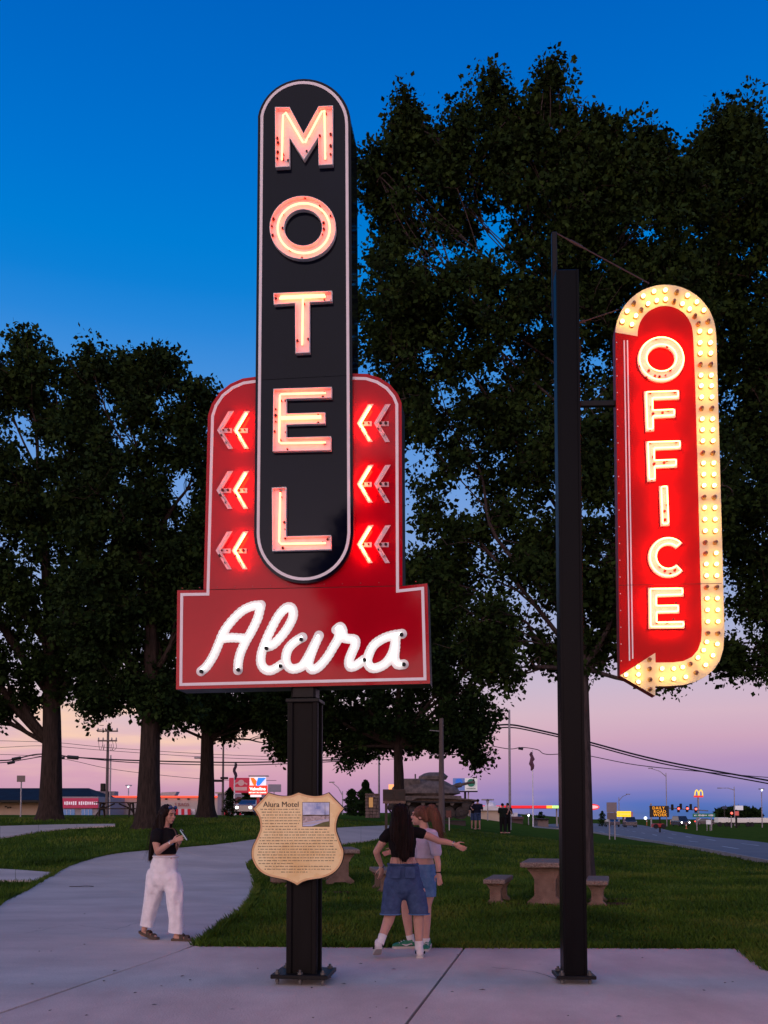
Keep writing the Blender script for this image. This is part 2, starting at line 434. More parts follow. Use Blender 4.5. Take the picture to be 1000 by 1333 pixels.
# road
RL = [(1120,1170), (1060,1143), (1000,1124), (930,1110), (860,1097.5), (800,1088.5), (765,1083), (730,1079.5), (695,1077)]
RR = [(1120,1122), (1060,1108), (1000,1098), (930,1090.5), (880,1083), (850,1077), (825,1073.5), (775,1072), (700,1072.3)]
rl = smooth_pts([Vector(g2(*p)+(0,)) for p in RL], 5); rr_ = smooth_pts([Vector(g2(*p)+(0,)) for p in RR], 5)
M_asph = pm('asphalt', (.14, .13, .132), rough=.85, col2=(.20, .185, .185), scale=.35, bump=.2, bscale=25, spec=.3)
M_curb = pm('kerb', (.30, .28, .27), rough=.85, var=.2, scale=2)
M_paint = pm('road_paint', (.5, .5, .47), rough=.7, var=.3, scale=3)
road_o = ribbon_slab(rl, rr_, None, M_asph, name='road', top=.03, th=.2, nu=6); structure(road_o)
def lane_strip(f, w, name, mat, top, dash=None, th=.003):
    m = MB(); K = len(rl); run = 0; P = [l.lerp(r, f) for l, r in zip(rl, rr_)]
    dense = smooth_pts(P, 8)
    for i in range(len(dense)-1):
        a, b = dense[i], dense[i+1]; L_ = (b-a).length; run += L_
        if dash and (run % 12) > 4: continue
        n = Vector((-(b-a).y, (b-a).x, 0)).normalized()*w/2
        vs = [(p.x, p.y, Tz(p.x, p.y)+top) for p in (a+n, a-n, b-n, b+n)]
        m.add(vs, [(0, 1, 2, 3)])
    return m.build(name, mat, road_o)
ll = ribbon_slab([p+(p-r).normalized()*.55 for p, r in zip(rl, rr_)], rl, None, M_curb, name='kerb', top=.13, th=.3, nu=1); structure(ll)
lane_strip(.33, .12, 'lane_marking', M_paint, .036, True); lane_strip(.66, .12, 'lane_marking', M_paint, .036, True)
lane_strip(.06, .12, 'edge_line', M_paint, .036)
# left background street
bl = MB()
M_far = pm('far_verge', (.05, .055, .025), rough=1, var=.3, scale=.1)

# ------------------------------------------------------------------ grass blades
excl = []
excl.append([(p.x, p.y) for p in Lg]+[(p.x, p.y) for p in reversed(Rg)])
excl.append([A0, back_r, corner, C2, (C2[0]-.2, -3), (-14, -3), (A2b[0], FY)])
for Ls, Rs in (S1, S2): excl.append([(p.x, p.y) for p in Ls]+[(p.x, p.y) for p in reversed(Rs)])
excl.append([(p.x, p.y) for p in rl]+[(p.x, p.y) for p in reversed(rr_)])
M_soil = pm('bare_soil', (.075, .035, .022), rough=1., col2=(.13, .07, .045), scale=5, bump=.8, bscale=30, spec=0)
tb_ = Vector(((712-500)/F*16.4*math.cos(PITCH), 16.4, 0)); pr = random.Random(4)
for cx_, cy_, ax_, ay_ in ((tb_.x+.85, 16.1, .62, .30), (tb_.x-.05, 16.0, .50, .22), (tb_.x-.8, 16.2, .40, .18), (tb_.x+1.2, 16.9, .5, .3), (-.9, 18.4, .5, .25)):
    pl_ = [(cx_+ax_*math.cos(a)*pr.uniform(.75, 1.15), cy_+ay_*math.sin(a)*pr.uniform(.7, 1.2)) for a in np.linspace(0, 6.283, 23)[:-1]]
    m = MB(); m.add([(x, y, Tz(x, y)-.006) for x, y in pl_], poly_tris(pl_)); o_ = m.build('bare_soil', M_soil, fix=False); structure(o_)
    excl.append([(cx_+(x-cx_)*.82, cy_+(y-cy_)*.8) for x, y in pl_])
def blades(n, y0, y1, h, w, hx=.46, pw=1.0):
    y = y0+(y1-y0)*rng.random(n)**pw; x = (rng.random(n)*2-1)*hx*y
    pn = np.sin(x*1.7+np.sin(y*2.3))*np.sin(y*1.3+np.cos(x*1.1))*.5+.5
    keep = rng.random(n) < .55+.45*pn
    x, y, pn = x[keep], y[keep], pn[keep]
    for pl in excl:
        k = ~in_poly(pl, x, y); x, y, pn = x[k], y[k], pn[k]
    z = T(x, y)-.025; n = len(x); a = rng.random(n)*6.283; ln = h*(.55+.75*rng.random(n))*(.7+.6*pn)
    ta = rng.random(n)*6.283; tl = ln*(.15+.5*rng.random(n)); wx = np.cos(a)*w/2; wy = np.sin(a)*w/2
    v = np.empty((n, 4, 3)); v[:,0] = np.stack([x-wx, y-wy, z], -1); v[:,1] = np.stack([x+wx, y+wy, z], -1)
    mx, my = x+np.cos(ta)*tl*.35, y+np.sin(ta)*tl*.35
    v[:,2] = np.stack([mx+wx*.7, my+wy*.7, z+ln*.6], -1); v[:,3] = np.stack([x+np.cos(ta)*tl, y+np.sin(ta)*tl, z+ln], -1)
    return v.reshape(-1, 3)
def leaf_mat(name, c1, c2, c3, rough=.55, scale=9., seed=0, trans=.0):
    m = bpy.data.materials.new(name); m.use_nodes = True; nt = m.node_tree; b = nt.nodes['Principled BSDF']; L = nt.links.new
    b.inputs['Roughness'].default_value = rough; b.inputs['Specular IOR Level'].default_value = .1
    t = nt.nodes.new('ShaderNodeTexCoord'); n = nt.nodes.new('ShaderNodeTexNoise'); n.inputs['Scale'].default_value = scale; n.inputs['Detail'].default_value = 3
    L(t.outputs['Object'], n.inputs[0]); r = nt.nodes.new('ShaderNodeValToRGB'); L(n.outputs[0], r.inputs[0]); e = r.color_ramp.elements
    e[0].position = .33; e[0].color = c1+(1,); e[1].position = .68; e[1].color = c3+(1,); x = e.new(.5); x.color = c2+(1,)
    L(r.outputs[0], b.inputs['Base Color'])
    if trans:
        b.inputs['Transmission Weight'].default_value = 0
    return m
M_blade = leaf_mat('grass_blade', (.020, .048, .004), (.050, .102, .009), (.105, .138, .020), scale=.55)
V = np.concatenate([blades(120000, 9.4, 14.5, .07, .010, .50), blades(120000, 14, 24, .075, .014, .52), blades(110000, 23, 50, .085, .030, .55, 1.2)])
gq = np.arange(len(V)).reshape(-1, 4)
gm = np_mesh('grass', V, gq); tag(link('grass', gm, M_blade), 'short mown lawn grass around the paths and tables', 'grass', kind='stuff')
# fallen leaves, twigs and grit on the concrete
def litter():
    m = MB(); rd = random.Random(31)
    for k in range(70):
        px_, py_ = rd.uniform(20, 960), rd.uniform(1100, 1330); p = gp(px_, py_)
        if not (in_poly(excl[0], p.x, p.y) or in_poly(excl[1], p.x, p.y)): continue
        z = Tz(p.x, p.y)+.024; a = rd.uniform(0, 6.28); s = rd.uniform(.012, .035); u = Vector((math.cos(a), math.sin(a), 0)); v = Vector((-u.y, u.x, 0)); c = Vector((p.x, p.y, z))
        m.add([c-u*s, c+v*s*.4+Vector((0, 0, .006)), c+u*s, c-v*s*.45+Vector((0, 0, .004))], [(0, 1, 2, 3)])
    p = gp(105, 1156); c = Vector((p.x, p.y, Tz(p.x, p.y)+.03)); m.tube(smooth_pts([c-Vector((.22, 0, 0)), c+Vector((-.05, .03, 0)), c+Vector((.1, -.01, .01)), c+Vector((.24, .05, 0))], 3), .007, 5)
    tag(m.build('leaf_litter', pm('dry_leaf', (.05, .032, .018), rough=.9, var=.5, scale=8), fix=False), 'dry leaves and a twig scattered on the concrete', 'leaves', kind='stuff')
litter()
def crack(pts, w=.0035):
    rd = random.Random(len(pts)); P_ = []
    for a, b in zip(pts[:-1], pts[1:]):
        a, b = Vector(g2(*a)+(0,)), Vector(g2(*b)+(0,))
        for k in range(8): P_.append(a.lerp(b, k/8)+Vector((rd.gauss(0, .012), rd.gauss(0, .012), 0)))
    m = MB(); n = len(P_)
    for i in range(n-1):
        d = (P_[i+1]-P_[i]).normalized(); q = Vector((-d.y, d.x, 0)); w0 = w*(.4+rd.random()); w1 = w*(.4+rd.random())
        vs = [P_[i]+q*w0, P_[i]-q*w0, P_[i+1]-q*w1, P_[i+1]+q*w1]; m.add([(v.x, v.y, Tz(v.x, v.y)+.0205) for v in vs], [(0, 1, 2, 3)])
    structure(m.build('crack', M_bed, fix=False))
crack([(640,1262), (700,1268), (742,1284)]); crack([(30,1218), (90,1205), (150,1212), (190,1200)], .003)
# thicker fringe and stray tufts along the slab edges
def fringe(pts, n, h=.08, spread=.05):
    out = []
    seg = [(Vector(pts[i]), Vector(pts[i+1])) for i in range(len(pts)-1)]; L_ = [max((b-a).length, 1e-3) for a, b in seg]; tot = sum(L_)
    for (a, b), l in zip(seg, L_):
        k = int(n*l/tot); t = rng.random(k); off = rng.normal(0, spread, k)
        d = (b-a).normalized(); nx_, ny_ = -d.y, d.x
        x = a.x+(b.x-a.x)*t+nx_*off; y = a.y+(b.y-a.y)*t+ny_*off; z = T(x, y)-.02
        an = rng.random(k)*6.28; ln = h*(.4+rng.random(k)); w = .005
        v = np.empty((k, 4, 3)); v[:,0] = np.stack([x-np.cos(an)*w, y-np.sin(an)*w, z], -1); v[:,1] = np.stack([x+np.cos(an)*w, y+np.sin(an)*w, z], -1)
        ta = rng.random(k)*6.28; tl = ln*(.2+.6*rng.random(k))
        v[:,2] = np.stack([x+np.cos(ta)*tl*.4+np.cos(an)*w*.7, y+np.sin(ta)*tl*.4+np.sin(an)*w*.7, z+ln*.6], -1); v[:,3] = np.stack([x+np.cos(ta)*tl, y+np.sin(ta)*tl, z+ln], -1)
        out.append(v.reshape(-1, 3))
    return np.concatenate(out)
VF = [fringe([(A0[0]+.08, A0[1]), B0, back_r, corner, C2], 14000, .085, .036)]
VF.append(fringe([(p.x, p.y) for p in Rg[17:60]], 6000, .09, .025)); VF.append(fringe([(p.x, p.y) for p in Lg[1:72]], 8000, .09, .03))
a = g2(262, 1228); VF.append(fringe([(a[0]-.04, a[1]), (a[0]+.2, a[1]+.03)], 400, .07, .03))
VF = np.concatenate(VF)
tag(link('grass_fringe', np_mesh('grass_fringe', VF, np.arange(len(VF)).reshape(-1, 4)), M_blade), 'longer untrimmed grass along the concrete edges', 'grass', kind='stuff')
# ================================================================== SIGNS
M_navy = pm('navy_enamel', (.0025, .0035, .011), rough=.045, var=.25, scale=1.2, spec=.17, coat=0, bump=.015, bscale=3)
M_red = pm('red_enamel', (.42, .002, .012), rough=.06, var=.10, scale=1.4, spec=.20, coat=0, bump=.015, bscale=3)
M_rededge = pm('red_edge', (.30, .006, .014), rough=.4, var=.2, scale=5)
M_dark = pm('black_steel', (.006, .0055, .006), rough=.42, var=.35, scale=6, spec=.2, bump=.05, bscale=30)
M_white = pm('white_enamel', (.78, .72, .72), rough=.35, var=.06, scale=8)
M_stripe = pm('white_stripe', (.80, .74, .76), rough=.35, var=.06, scale=5)
M_letter = pm('letter_white', (.80, .74, .72), rough=.45, var=.08, scale=14)
M_dull = pm('unlit_white', (.80, .64, .68), rough=.5, var=.15, scale=20)
M_glassoff = pm('unlit_glass', (.55, .50, .50), rough=.08, coat=.6)
M_rust = pm('rusty_fitting', (.045, .012, .010), rough=.7, var=.5, scale=30)
M_cream = pm('cream_enamel', (.84, .70, .44), rough=.4, var=.07, scale=9)
def emis(name, col, st):
    return pm(name, (.05, .05, .05), rough=.3, emit=col, es=st)
M_neon = emis('neon_red_orange', (1., .080, .034), 20.0)
M_neonf = emis('neon_office', (1., .064, .020), 56.0)
M_neonr = emis('neon_arrow', (1., .075, .018), 60.0)
M_neonw = emis('neon_white', (.93, 1., .98), 3.6)
M_bulb = emis('bulb_lit', (1., .60, .12), 16.0)
M_bulboff = pm('bulb_unlit', (.16, .05, .04), rough=.12, coat=.8)
M_socket = pm('socket_bulb_shading', (.42, .22, .05), rough=.5, var=.2, scale=30)  # socket ring; its golden brown also paints the shading under each bulb

class Frame:
    def __init__(s, root, loc, yaw):
        s.root = root; s.o = Vector(loc); s.r = Vector((math.cos(yaw), -math.sin(yaw), 0)); s.b = Vector((math.sin(yaw), math.cos(yaw), 0))
    def p(s, px, py, yl=0.):
        d = ray(px, py); c = Vector((0, 0, CAMZ)); t = ((s.o-c).dot(s.b)+yl)/d.dot(s.b); q = c+d*t-s.o
        return (q.dot(s.r), q.z)
    def poly(s, pts, yl=0.): return [s.p(x, y, yl) for x, y in pts]
    def pts(s, pts, yl): return [(a[0], yl, a[1]) for a in s.poly(pts, yl)]

def band(mb, outer, inner, y0, y1):
    """closed strip between two outlines with the same vertex count"""
    n = len(outer); vs = [(x, y0, z) for x, z in outer]+[(x, y0, z) for x, z in inner]+[(x, y1, z) for x, z in outer]+[(x, y1, z) for x, z in inner]
    fs = []
    for i in range(n):
        j = (i+1) % n; fs += [(i, j, j+n, i+n), (i+2*n, i+3*n, j+3*n, j+2*n), (i, i+2*n, j+2*n, j), (i+n, j+n, j+3*n, i+3*n)]
    mb.add(vs, fs)
def stripe(fr, pts, off, w, yl, closed=True):
    o = fr.poly(pts, yl); o = inset(o, off); i = inset(o, w); m = MB(); band(m, o, i, yl-.003, yl); return m
def channel(fr, outlines, holes, depth, yl, root, mat, wall=.006, name='letter', label=None):
    """open faced channel letter: back plate and the returns standing out from it"""
    m = MB()
    for k, o in enumerate(outlines):
        P = fr.poly(o, yl)
        h = holes[k] if holes and k < len(holes) and holes[k] else None
        if h:
            H = fr.poly(h, yl); n = len(P)
            vs = [(x, yl-.004, z) for x, z in P]+[(x, yl-.004, z) for x, z in H]
            fs = [(i, (i+1) % n, (i+1) % n+n, i+n) for i in range(n)]; m.add(vs, fs)
            band(m, H, inset(H, -wall), yl-depth, yl-.001)
        else:
            m.add([(x, yl-.004, z) for x, z in P], poly_tris(P))
        band(m, P, inset(P, wall), yl-depth, yl-.001)
    o = m.build(name, mat, root, fix=True)
    if label: o['label'] = label
    return o
def circ(cx, cy_, rx, ry=None, n=40, a0=0., a1=360.):
    ry = ry or rx; full = abs(a1-a0) >= 360
    k = n if full else n+1
    return [(cx+rx*math.cos(R(a0+(a1-a0)*i/n)), cy_-ry*math.sin(R(a0+(a1-a0)*i/n))) for i in range(k)]
def fittings(fr, pts, yl, letter, r=.010, seed=0):
    """electrode caps and tube stand-offs"""
    rd = random.Random(seed); m = MB()
    for x, y in pts:
        s, z = fr.p(x, y, yl); rr = r*rd.uniform(.7, 1.3)
        m.lathe([(rr*.6, -.034), (rr, -.030), (rr, -.014), (rr*.5, -.004)], (s, yl, z), 7, 'y')
    o = m.build('electrode_housings', M_rust, letter); o['kind'] = 'stuff'; return o

# ---------------------------------------------------------------- motel sign
base = gp(396, 1280); YAW = R(6.6)
ms = thing('motel_sign', 'tall red and black neon sign reading MOTEL and Alura on a single steel post', 'neon sign', (base.x, base.y, .015), -YAW)
fr = Frame(ms, (base.x, base.y, .015), YAW)
YP = -.19; YB = -.145                       # faces of the pylon and of the red body
# red body
def arc(cx, cy_, rx, ry, a0, a1, n=12): return [(cx+rx*math.cos(R(a0+(a1-a0)*i/n)), cy_-ry*math.sin(R(a0+(a1-a0)*i/n))) for i in range(n+1)]
red_px = [(231,768), (265,767.5), (271,541), (276,526), (286,511), (300,500), (316,493), (334,490.5)]+[(458,486.5), (478,487), (494,492), (508,501), (518,513), (523,525)]+[(524,762.5), (556.5,759), (560,890), (229.5,897.5)]
P = fr.poly(red_px, YB); m = MB(); m.prism(P, YB, .145); body = m.build('sign_body', M_dark, ms)
seam = 769.5
up_px = [p for p in red_px[1:15]]; 
upper_face = [(265.3,767.5)]+red_px[2:14]+[(524,762.3)]
m = MB(); m.prism(inset(fr.poly(upper_face, YB), -.0005), YB-.004, YB); m.build('red_panel', M_red, ms)
lower_face = [(231,768.6), (265,768.4), (524,763.2), (556.5,759.6), (560,890), (229.5,897.5)]
m = MB(); m.prism(fr.poly(lower_face, YB), YB-.004, YB); m.build('red_panel', M_red, ms)
st_px = red_px
m = MB(); o_ = inset(fr.poly(red_px, YB-.004), .030); i_ = inset(o_, .026); band(m, o_, i_, YB-.009, YB-.004); m.build('border_stripe', M_stripe, ms)
# trim with rivets round the red body
m = MB(); P0 = fr.poly(red_px, YB)
for i in range(len(P0)):
    a, b = Vector(P0[i]), Vector(P0[(i+1) % len(P0)]); k = max(1, int((b-a).length/.16))
    for j in range(k):
        q = a.lerp(b, (j+.5)/k)
        mid = Vector((0, 0)); nrm = Vector((-(b-a).y, (b-a).x)).normalized()*(1 if area2(P0) > 0 else -1); q += nrm*.014
        m.lathe([(.0045, -.0035), (.006, -.001), (.006, 0)], (q.x, YB-.004, q.y), 6, 'y')
for k in range(14):
    a = Vector(fr.p(233, 766.0)); b = Vector(fr.p(555, 757)); q = a.lerp(b, (k+.5)/14); q.y -= .035
    m.lathe([(.0045, -.0035), (.006, -.001), (.006, 0)], (q.x, YB-.004, q.y), 6, 'y')
o = m.build('rivet_heads', M_rededge, ms); o['kind'] = 'stuff'
# pylon
pyl = arc(395.5, 166, 60.5, 63, 180, 0, 24)+[(457,172), (459.5,690)]+arc(396, 695, 63.7, 67, 0, -180, 24)
pyl = [(336,160)]+arc(396, 162, 61, 59, 170, 10, 22)+[(457,162), (460,694)]+arc(395.3, 696, 64.2, 63.5, -4, -176, 24)+[(331,694)]
PP = fr.poly(pyl, YP); m = MB(); m.prism(PP, YP+.002, .19); pylon = m.build('pylon', M_navy, ms)
mid_z = fr.p(395, 492, YP)[1]
def clip_z(poly, z, above):
    out = []; n = len(poly)
    for i in range(n):
        a, b = poly[i], poly[(i+1) % n]; ia = (a[1] >= z) == above; ib = (b[1] >= z) == above
        if ia: out.append(a)
        if ia != ib: t = (z-a[1])/(b[1]-a[1]); out.append((a[0]+(b[0]-a[0])*t, z))
    return out
for ab in (True, False):
    q = clip_z(PP, mid_z+(.002 if ab else -.002), ab); m = MB(); m.prism(q, YP-.003, YP+.002); m.build('pylon_panel', M_navy, pylon)
m = MB(); o_ = inset(PP, .025); i_ = inset(o_, .026); band(m, o_, i_, YP-.008, YP-.003); m.build('border_stripe', M_stripe, ms)
# channel letters of MOTEL
D = .046; YL = YP-.003
def motel_letter(outl, holes, tubes, spots, label):
    L_ = channel(fr, outl, holes, D, YL, ms, M_letter, label=label)
    m = MB()
    for t, r, c in tubes: m.tube([Vector(p) for p in fr.pts(t, YL-.034)], r, 8, closed=c)
    m.build('neon_tube', M_neon, L_, smooth=True)
    fittings(fr, spots, YL, L_, seed=len(spots))
    return L_
rT = .0085
Mo = [(359.5,144), (378.5,144), (396.5,178), (416,143), (434.5,142), (434.5,218.5), (416,219.5), (415.5,183), (397,212.5), (378.5,184), (378.5,221), (360,222)]
motel_letter([Mo], None, [([(367,208), (368.5,150), (372,146.5), (394.5,185), (397.5,185), (419,145), (422.5,144), (423.5,207)], rT, False)],
    [(362,182),(363,188),(362.5,200),(362,208),(369,209),(369,203),(376,211),(393,171),(402,181),(400,199),(417,179),(425,150),(424,201),(424,208),(431,177),(431,192),(431,203)], 'white channel letter M lit red-orange')
motel_letter([circ(395.5, 300, 43, 41)], [circ(396, 300, 24.5, 23.5)], [(circ(395.5, 297, 34, 32.5), rT, True)],
    [(398,259),(417,270),(421,277),(369,280),(357,287),(355,296),(369,299),(356,308),(422,292),(422,300),(420,307),(378,327),(394,338),(438,296),(431,283)], 'white channel letter O lit red-orange')
To = [(357.5,385), (433.5,382), (433.5,395.5), (404.5,397), (404.5,462), (386,463), (385.5,398), (358,400)]
motel_letter([To], None, [([(364,388.5), (424,386)], rT, False), ([(365,386.2), (423,383.7)], rT, False), ([(394.5,388), (393.5,449)], rT, False)],
    [(360,390),(416,387),(423,387),(423,392),(396,397),(388,445),(402,443),(394,449),(431,381),(432,393)], 'white channel letter T lit red-orange')
Eo = [(357.5,509), (433,506.5), (433,520.5), (374.5,522), (374.5,541), (424.5,539.5), (424.5,554), (374.5,555.5), (374.5,572), (432,570.5), (432,588.5), (356.5,590)]
motel_letter([Eo], None, [([(424,511.5), (366,513), (364.5,515), (363.5,575), (366,577), (424,576)], rT, False), ([(366,545.5), (418,544)], rT, False), ([(366,543), (418,541.5)], rT, False)],
    [(378,507),(423,512),(421,518),(360,534),(360,542),(360,550),(358,563),(415,540),(415,552),(373,523),(373,564),(366,574),(423,578),(375,586),(367,523)], 'white channel letter E lit red-orange')
Lo = [(355.5,637), (374,636), (374,700), (432,698.5), (432,717), (356,719)]
motel_letter([Lo], None, [([(365,641), (363.5,705), (366,708), (424,707)], rT, False)],
    [(366,634),(366,641),(367,648),(371,681),(372,690),(372,702),(369,714),(421,707),(427,703)], 'white channel letter L lit red-orange')
# chevrons
YR = YB-.004
def chevron(ax_, ay_, lit, side):
    k = 1
    up, lo = (17.5, -25), (16.5, 24.5)
    w = 5.4
    o = [(ax_, ay_), (ax_+14.5, ay_-24.5), (ax_+21.5, ay_-25), (ax_+6.6, ay_), (ax_+7.5, ay_-2.2), (ax_+19, ay_-2.6), (ax_+19, ay_+3.4), (ax_+8, ay_+3.4), (ax_+20.5, ay_+24), (ax_+14.5, ay_+24.3)]
    o = [(ax_, ay_), (ax_+14.5, ay_-24.5), (ax_+21.5, ay_-25), (ax_+7.6, ay_-2.2), (ax_+19, ay_-2.6), (ax_+19, ay_+3.4), (ax_+8.2, ay_+3.4), (ax_+20.5, ay_+24), (ax_+14.5, ay_+24.3)]
    c = channel(fr, [o], None, .010, YR, ms, M_letter if lit else M_dull, wall=.003, name='chevron', label='lit red neon arrow chevron' if lit else 'unlit white arrow chevron')
    m = MB(); P_ = fr.pts([(ax_+17, ay_-22.5), (ax_+3.6, ay_+.2), (ax_+9, ay_+9)], YR-.048)
    m.tube(P_, .011 if lit else .007, 8)
    m.tube(fr.pts([(ax_+9, ay_+9), (ax_+16, ay_+21)], YR-.045), .0055 if lit else .005, 6)
    m.build('neon_tube', M_neonr if lit else M_glassoff, c, smooth=True)
    fittings(fr, [(ax_+15.5, ay_+.4), (ax_+8.5, ay_+.4), (ax_+13, ay_+16), (ax_+6, ay_+7)], YR, c, r=.011, seed=int(ax_))
for ya in (560.5, 638.5, 717): chevron(283.2-(ya-560)*.012, ya, False, 0); chevron(304-(ya-560)*.012, ya, True, 0)
for ya in (551.5, 630.5, 709): chevron(465, ya, True, 1); chevron(487.2, ya, False, 1)
# Alura script
def zp(x, y, reg): return (reg[0]+x*.15, reg[1]+y*.15)
Z1 = (250, 775); Z2 = (390, 775)
scr = [
 [zp(*p, Z1) for p in [(80,660), (130,615), (185,530), (225,440), (270,330), (340,230), (430,140), (520,95), (600,85)]],
 [zp(*p, Z1) for p in [(600,85), (575,190), (530,290), (480,380), (430,480), (405,570), (400,650)]],
 [zp(*p, Z1) for p in [(265,375), (350,368), (450,375)]],
 [zp(*p, Z1) for p in [(645,450), (710,425), (790,340), (850,250), (880,170), (865,110), (815,110), (750,180), (690,290), (640,400), (605,500), (600,590), (640,645), (700,648), (780,600)]],
 [zp(*p, Z1) for p in [(960,365), (900,400), (840,460), (815,540), (830,610), (880,640), (950,620)]]+[zp(*p, Z2) for p in [(50,580), (95,500), (130,430), (170,350)]],
 [zp(*p, Z2) for p in [(170,350), (130,440), (95,530), (80,600), (110,645), (170,620), (240,540), (300,440), (340,370), (345,310)]],
 [zp(*p, Z2) for p in [(320,300), (355,275), (375,310), (380,365), (430,378), (480,385), (485,430), (455,500), (430,570), (440,620), (490,610), (560,560)]],
 [zp(*p, Z2) for p in [(890,335), (800,350), (710,385), (640,440), (600,520), (590,580), (625,630), (690,625), (760,580), (810,500), (830,420), (835,360)]],
 [zp(*p, Z2) for p in [(835,360), (833,450), (825,540), (850,600), (905,600)]],
]
lab = ['script letter A in white neon', 'script letter l in white neon', 'script letter u in white neon', 'script letter r in white neon', 'script letter a in white neon']
grp = {0: [0, 1, 2], 1: [3], 2: [4, 5], 3: [6], 4: [7, 8]}
YS = YR
for gi, ids in grp.items():
    mp_ = MB(); mt = MB(); W = .044
    for q, si in enumerate(ids):
        c = smooth_pts([Vector((a, 0, b)) for a, b in fr.poly(scr[si], YS)], 6)
        n = len(c); dy = -.0045*(1+q*.35)-.001*gi
        Lf, Rt = [], []
        for i in range(n):
            t = (c[min(i+1, n-1)]-c[max(i-1, 0)]).normalized(); nn = Vector((-t.z, 0, t.x)); Lf.append(c[i]+nn*W); Rt.append(c[i]-nn*W)
        # stroke plate with shallow returns; rounded joins come from discs along the stroke
        for i in range(0, n, 2): 
            d_ = YS+dy-.0003*i/n
            mp_.lathe([(W, d_), (W, d_+.004)], (c[i].x, 0, c[i].z), 20, 'y')
        tubey = YS-.032
        offs = (0,) 
        for of in offs:
            mt.tube([Vector((p.x, tubey, p.z)) for p in c], .0085, 8)
    L_ = mp_.build('script_letter', M_letter, ms); L_['label'] = lab[gi]
    mt.build('neon_tube', M_neonw, L_, smooth=True)
    ends = {0: [zp(80,660,Z1), zp(400,645,Z1)], 1: [zp(645,458,Z1), zp(765,612,Z1)], 2: [zp(945,380,Z1)], 3: [zp(565,560,Z2)], 4: [zp(885,340,Z2), zp(905,598,Z2)]}[gi]
    m = MB()
    for e in ends:
        s_, z_ = fr.p(*e, YS-.05); m.lathe([(.013, -.012), (.018, -.008), (.018, .012), (.010, .03)], (s_, YS-.045, z_), 10, 'y')
    m.build('electrode_housings', M_dark, L_, smooth=True)['kind'] = 'stuff'
# the same letters face the other way on the back of the sign
def mirror_back(root, names):
    for o_ in list(root.children):
        if o_.name.split('.')[0] in names:
            c_ = o_.copy(); COL.objects.link(c_); c_.parent = root; c_.rotation_euler = (0, 0, math.pi)
            if 'label' in c_.keys(): c_['label'] = c_['label']+', on the rear face'
            for g_ in o_.children: h_ = g_.copy(); COL.objects.link(h_); h_.parent = c_
mirror_back(ms, ('letter', 'script_letter', 'chevron'))
# post
pw = .27
m = MB(); ztop = fr.p(395, 915, 0)[1]
m.cbox((0, 0, (ztop+.05)/2), (pw-.05, pw-.05, ztop-.05), .01)
for sx in (-1, 1):
    for sy in (-1, 1): m.cbox((sx*(pw/2-.025), sy*(pw/2-.025), (ztop+.05)/2), (.05, .05, ztop-.05), .008)
m.build('post', pm('post_paint', (.006, .005, .005), rough=.45, var=.35, scale=3, stretch=(6, 6, .6), spec=.10, bump=.08, bscale=40), ms)
m = MB(); m.cbox((0, 0, ztop+.008), (pw+.03, pw+.03, .035), .006); m.build('cap_plate', M_dark, ms)
m = MB(); m.cbox((0, 0, ztop+.1), (pw-.05, pw-.05, .16), .02); m.build('neck', M_dark, ms)
def base_plate(root, w, d, th, z, nb, parent_mat):
    m = MB(); m.cbox((0, 0, z), (w, d, th), .004); bp = m.build('base_plate', parent_mat, root)
    for sx, sy in nb:
        m = MB(); x, y = sx*(w/2-.05), sy*(d/2-.05)
        m.lathe([(.012, -.07), (.012, .055)], (x, y, z), 8); m.lathe([(.024, .012), (.024, .036)], (x, y, z), 6)
        m.lathe([(.034, .009), (.034, .013)], (x, y, z), 10); m.lathe([(.020, -.05), (.020, -.03)], (x, y, z), 6)
        m.build('anchor_bolt', pm('galvanised', (.12, .115, .11), rough=.5, metal=.6, var=.3, scale=40), bp)
base_plate(ms, .50, .46, .035, .075, [(-1,-1), (1,-1), (-1,1), (1,1), (0,-1), (0,1)], M_dark)

# ---------------------------------------------------------------- history plaque on the post
pq = thing('history_plaque', 'tan shield shaped plaque with brown text and a small photo, fixed to the sign post', 'plaque', (base.x, base.y, .015), -YAW)
shp = [(495,130),(430,155),(370,161),(310,152),(245,133),(182,202),(118,268),(150,310),(170,350),(178,395),(175,440),(150,505),(122,560),(108,610),(110,665),(130,715),(155,755),(190,788),(240,815),(310,834),(380,848),(440,870),(483,895),
       (530,865),(590,848),(670,837),(740,815),(795,780),(835,730),(858,670),(862,610),(848,570),(825,510),(805,450),(803,400),(815,345),(835,305),(868,265),(805,200),(740,133),(680,155),(620,160),(555,150)]
YQ = -.20
shp = [(310+x/6.25, 1010+y/6.25) for x, y in shp]
Pq = fr.poly(shp, YQ)
def dense_poly(poly, keep=35):
    """smooth outline but keep the sharp corners"""
    n = len(poly); out = []
    V_ = [Vector((a, b, 0)) for a, b in poly]
    for i in range(n):
        a, b, c, d = V_[i-1], V_[i], V_[(i+1) % n], V_[(i+2) % n]
        def sharp(p, q, r): return (q-p).angle(r-q, 0) > R(keep)
        if sharp(a, b, c): a = b*2-c if False else b
        if sharp(b, c, d): d = c
        for t in (0, .25, .5, .75):
            q = .5*((2*b)+(c-a)*t+(2*a-5*b+4*c-d)*t*t+(3*b-a-3*c+d)*t**3); out.append((q.x, q.y))
    return out
Pq = dense_poly(Pq)
m = MB(); m.prism(Pq, YQ, YQ+.02); m.build('backing', M_dark, pq)
def plaque_mat():
    m = pm('plaque_tan', (.78, .50, .19), rough=.28, col2=(.95, .78, .42), scale=2.6, spec=.6, coat=.3)
    return m
m = MB(); m.prism(inset(Pq, .006), YQ-.004, YQ); m.build('face', plaque_mat(), pq)
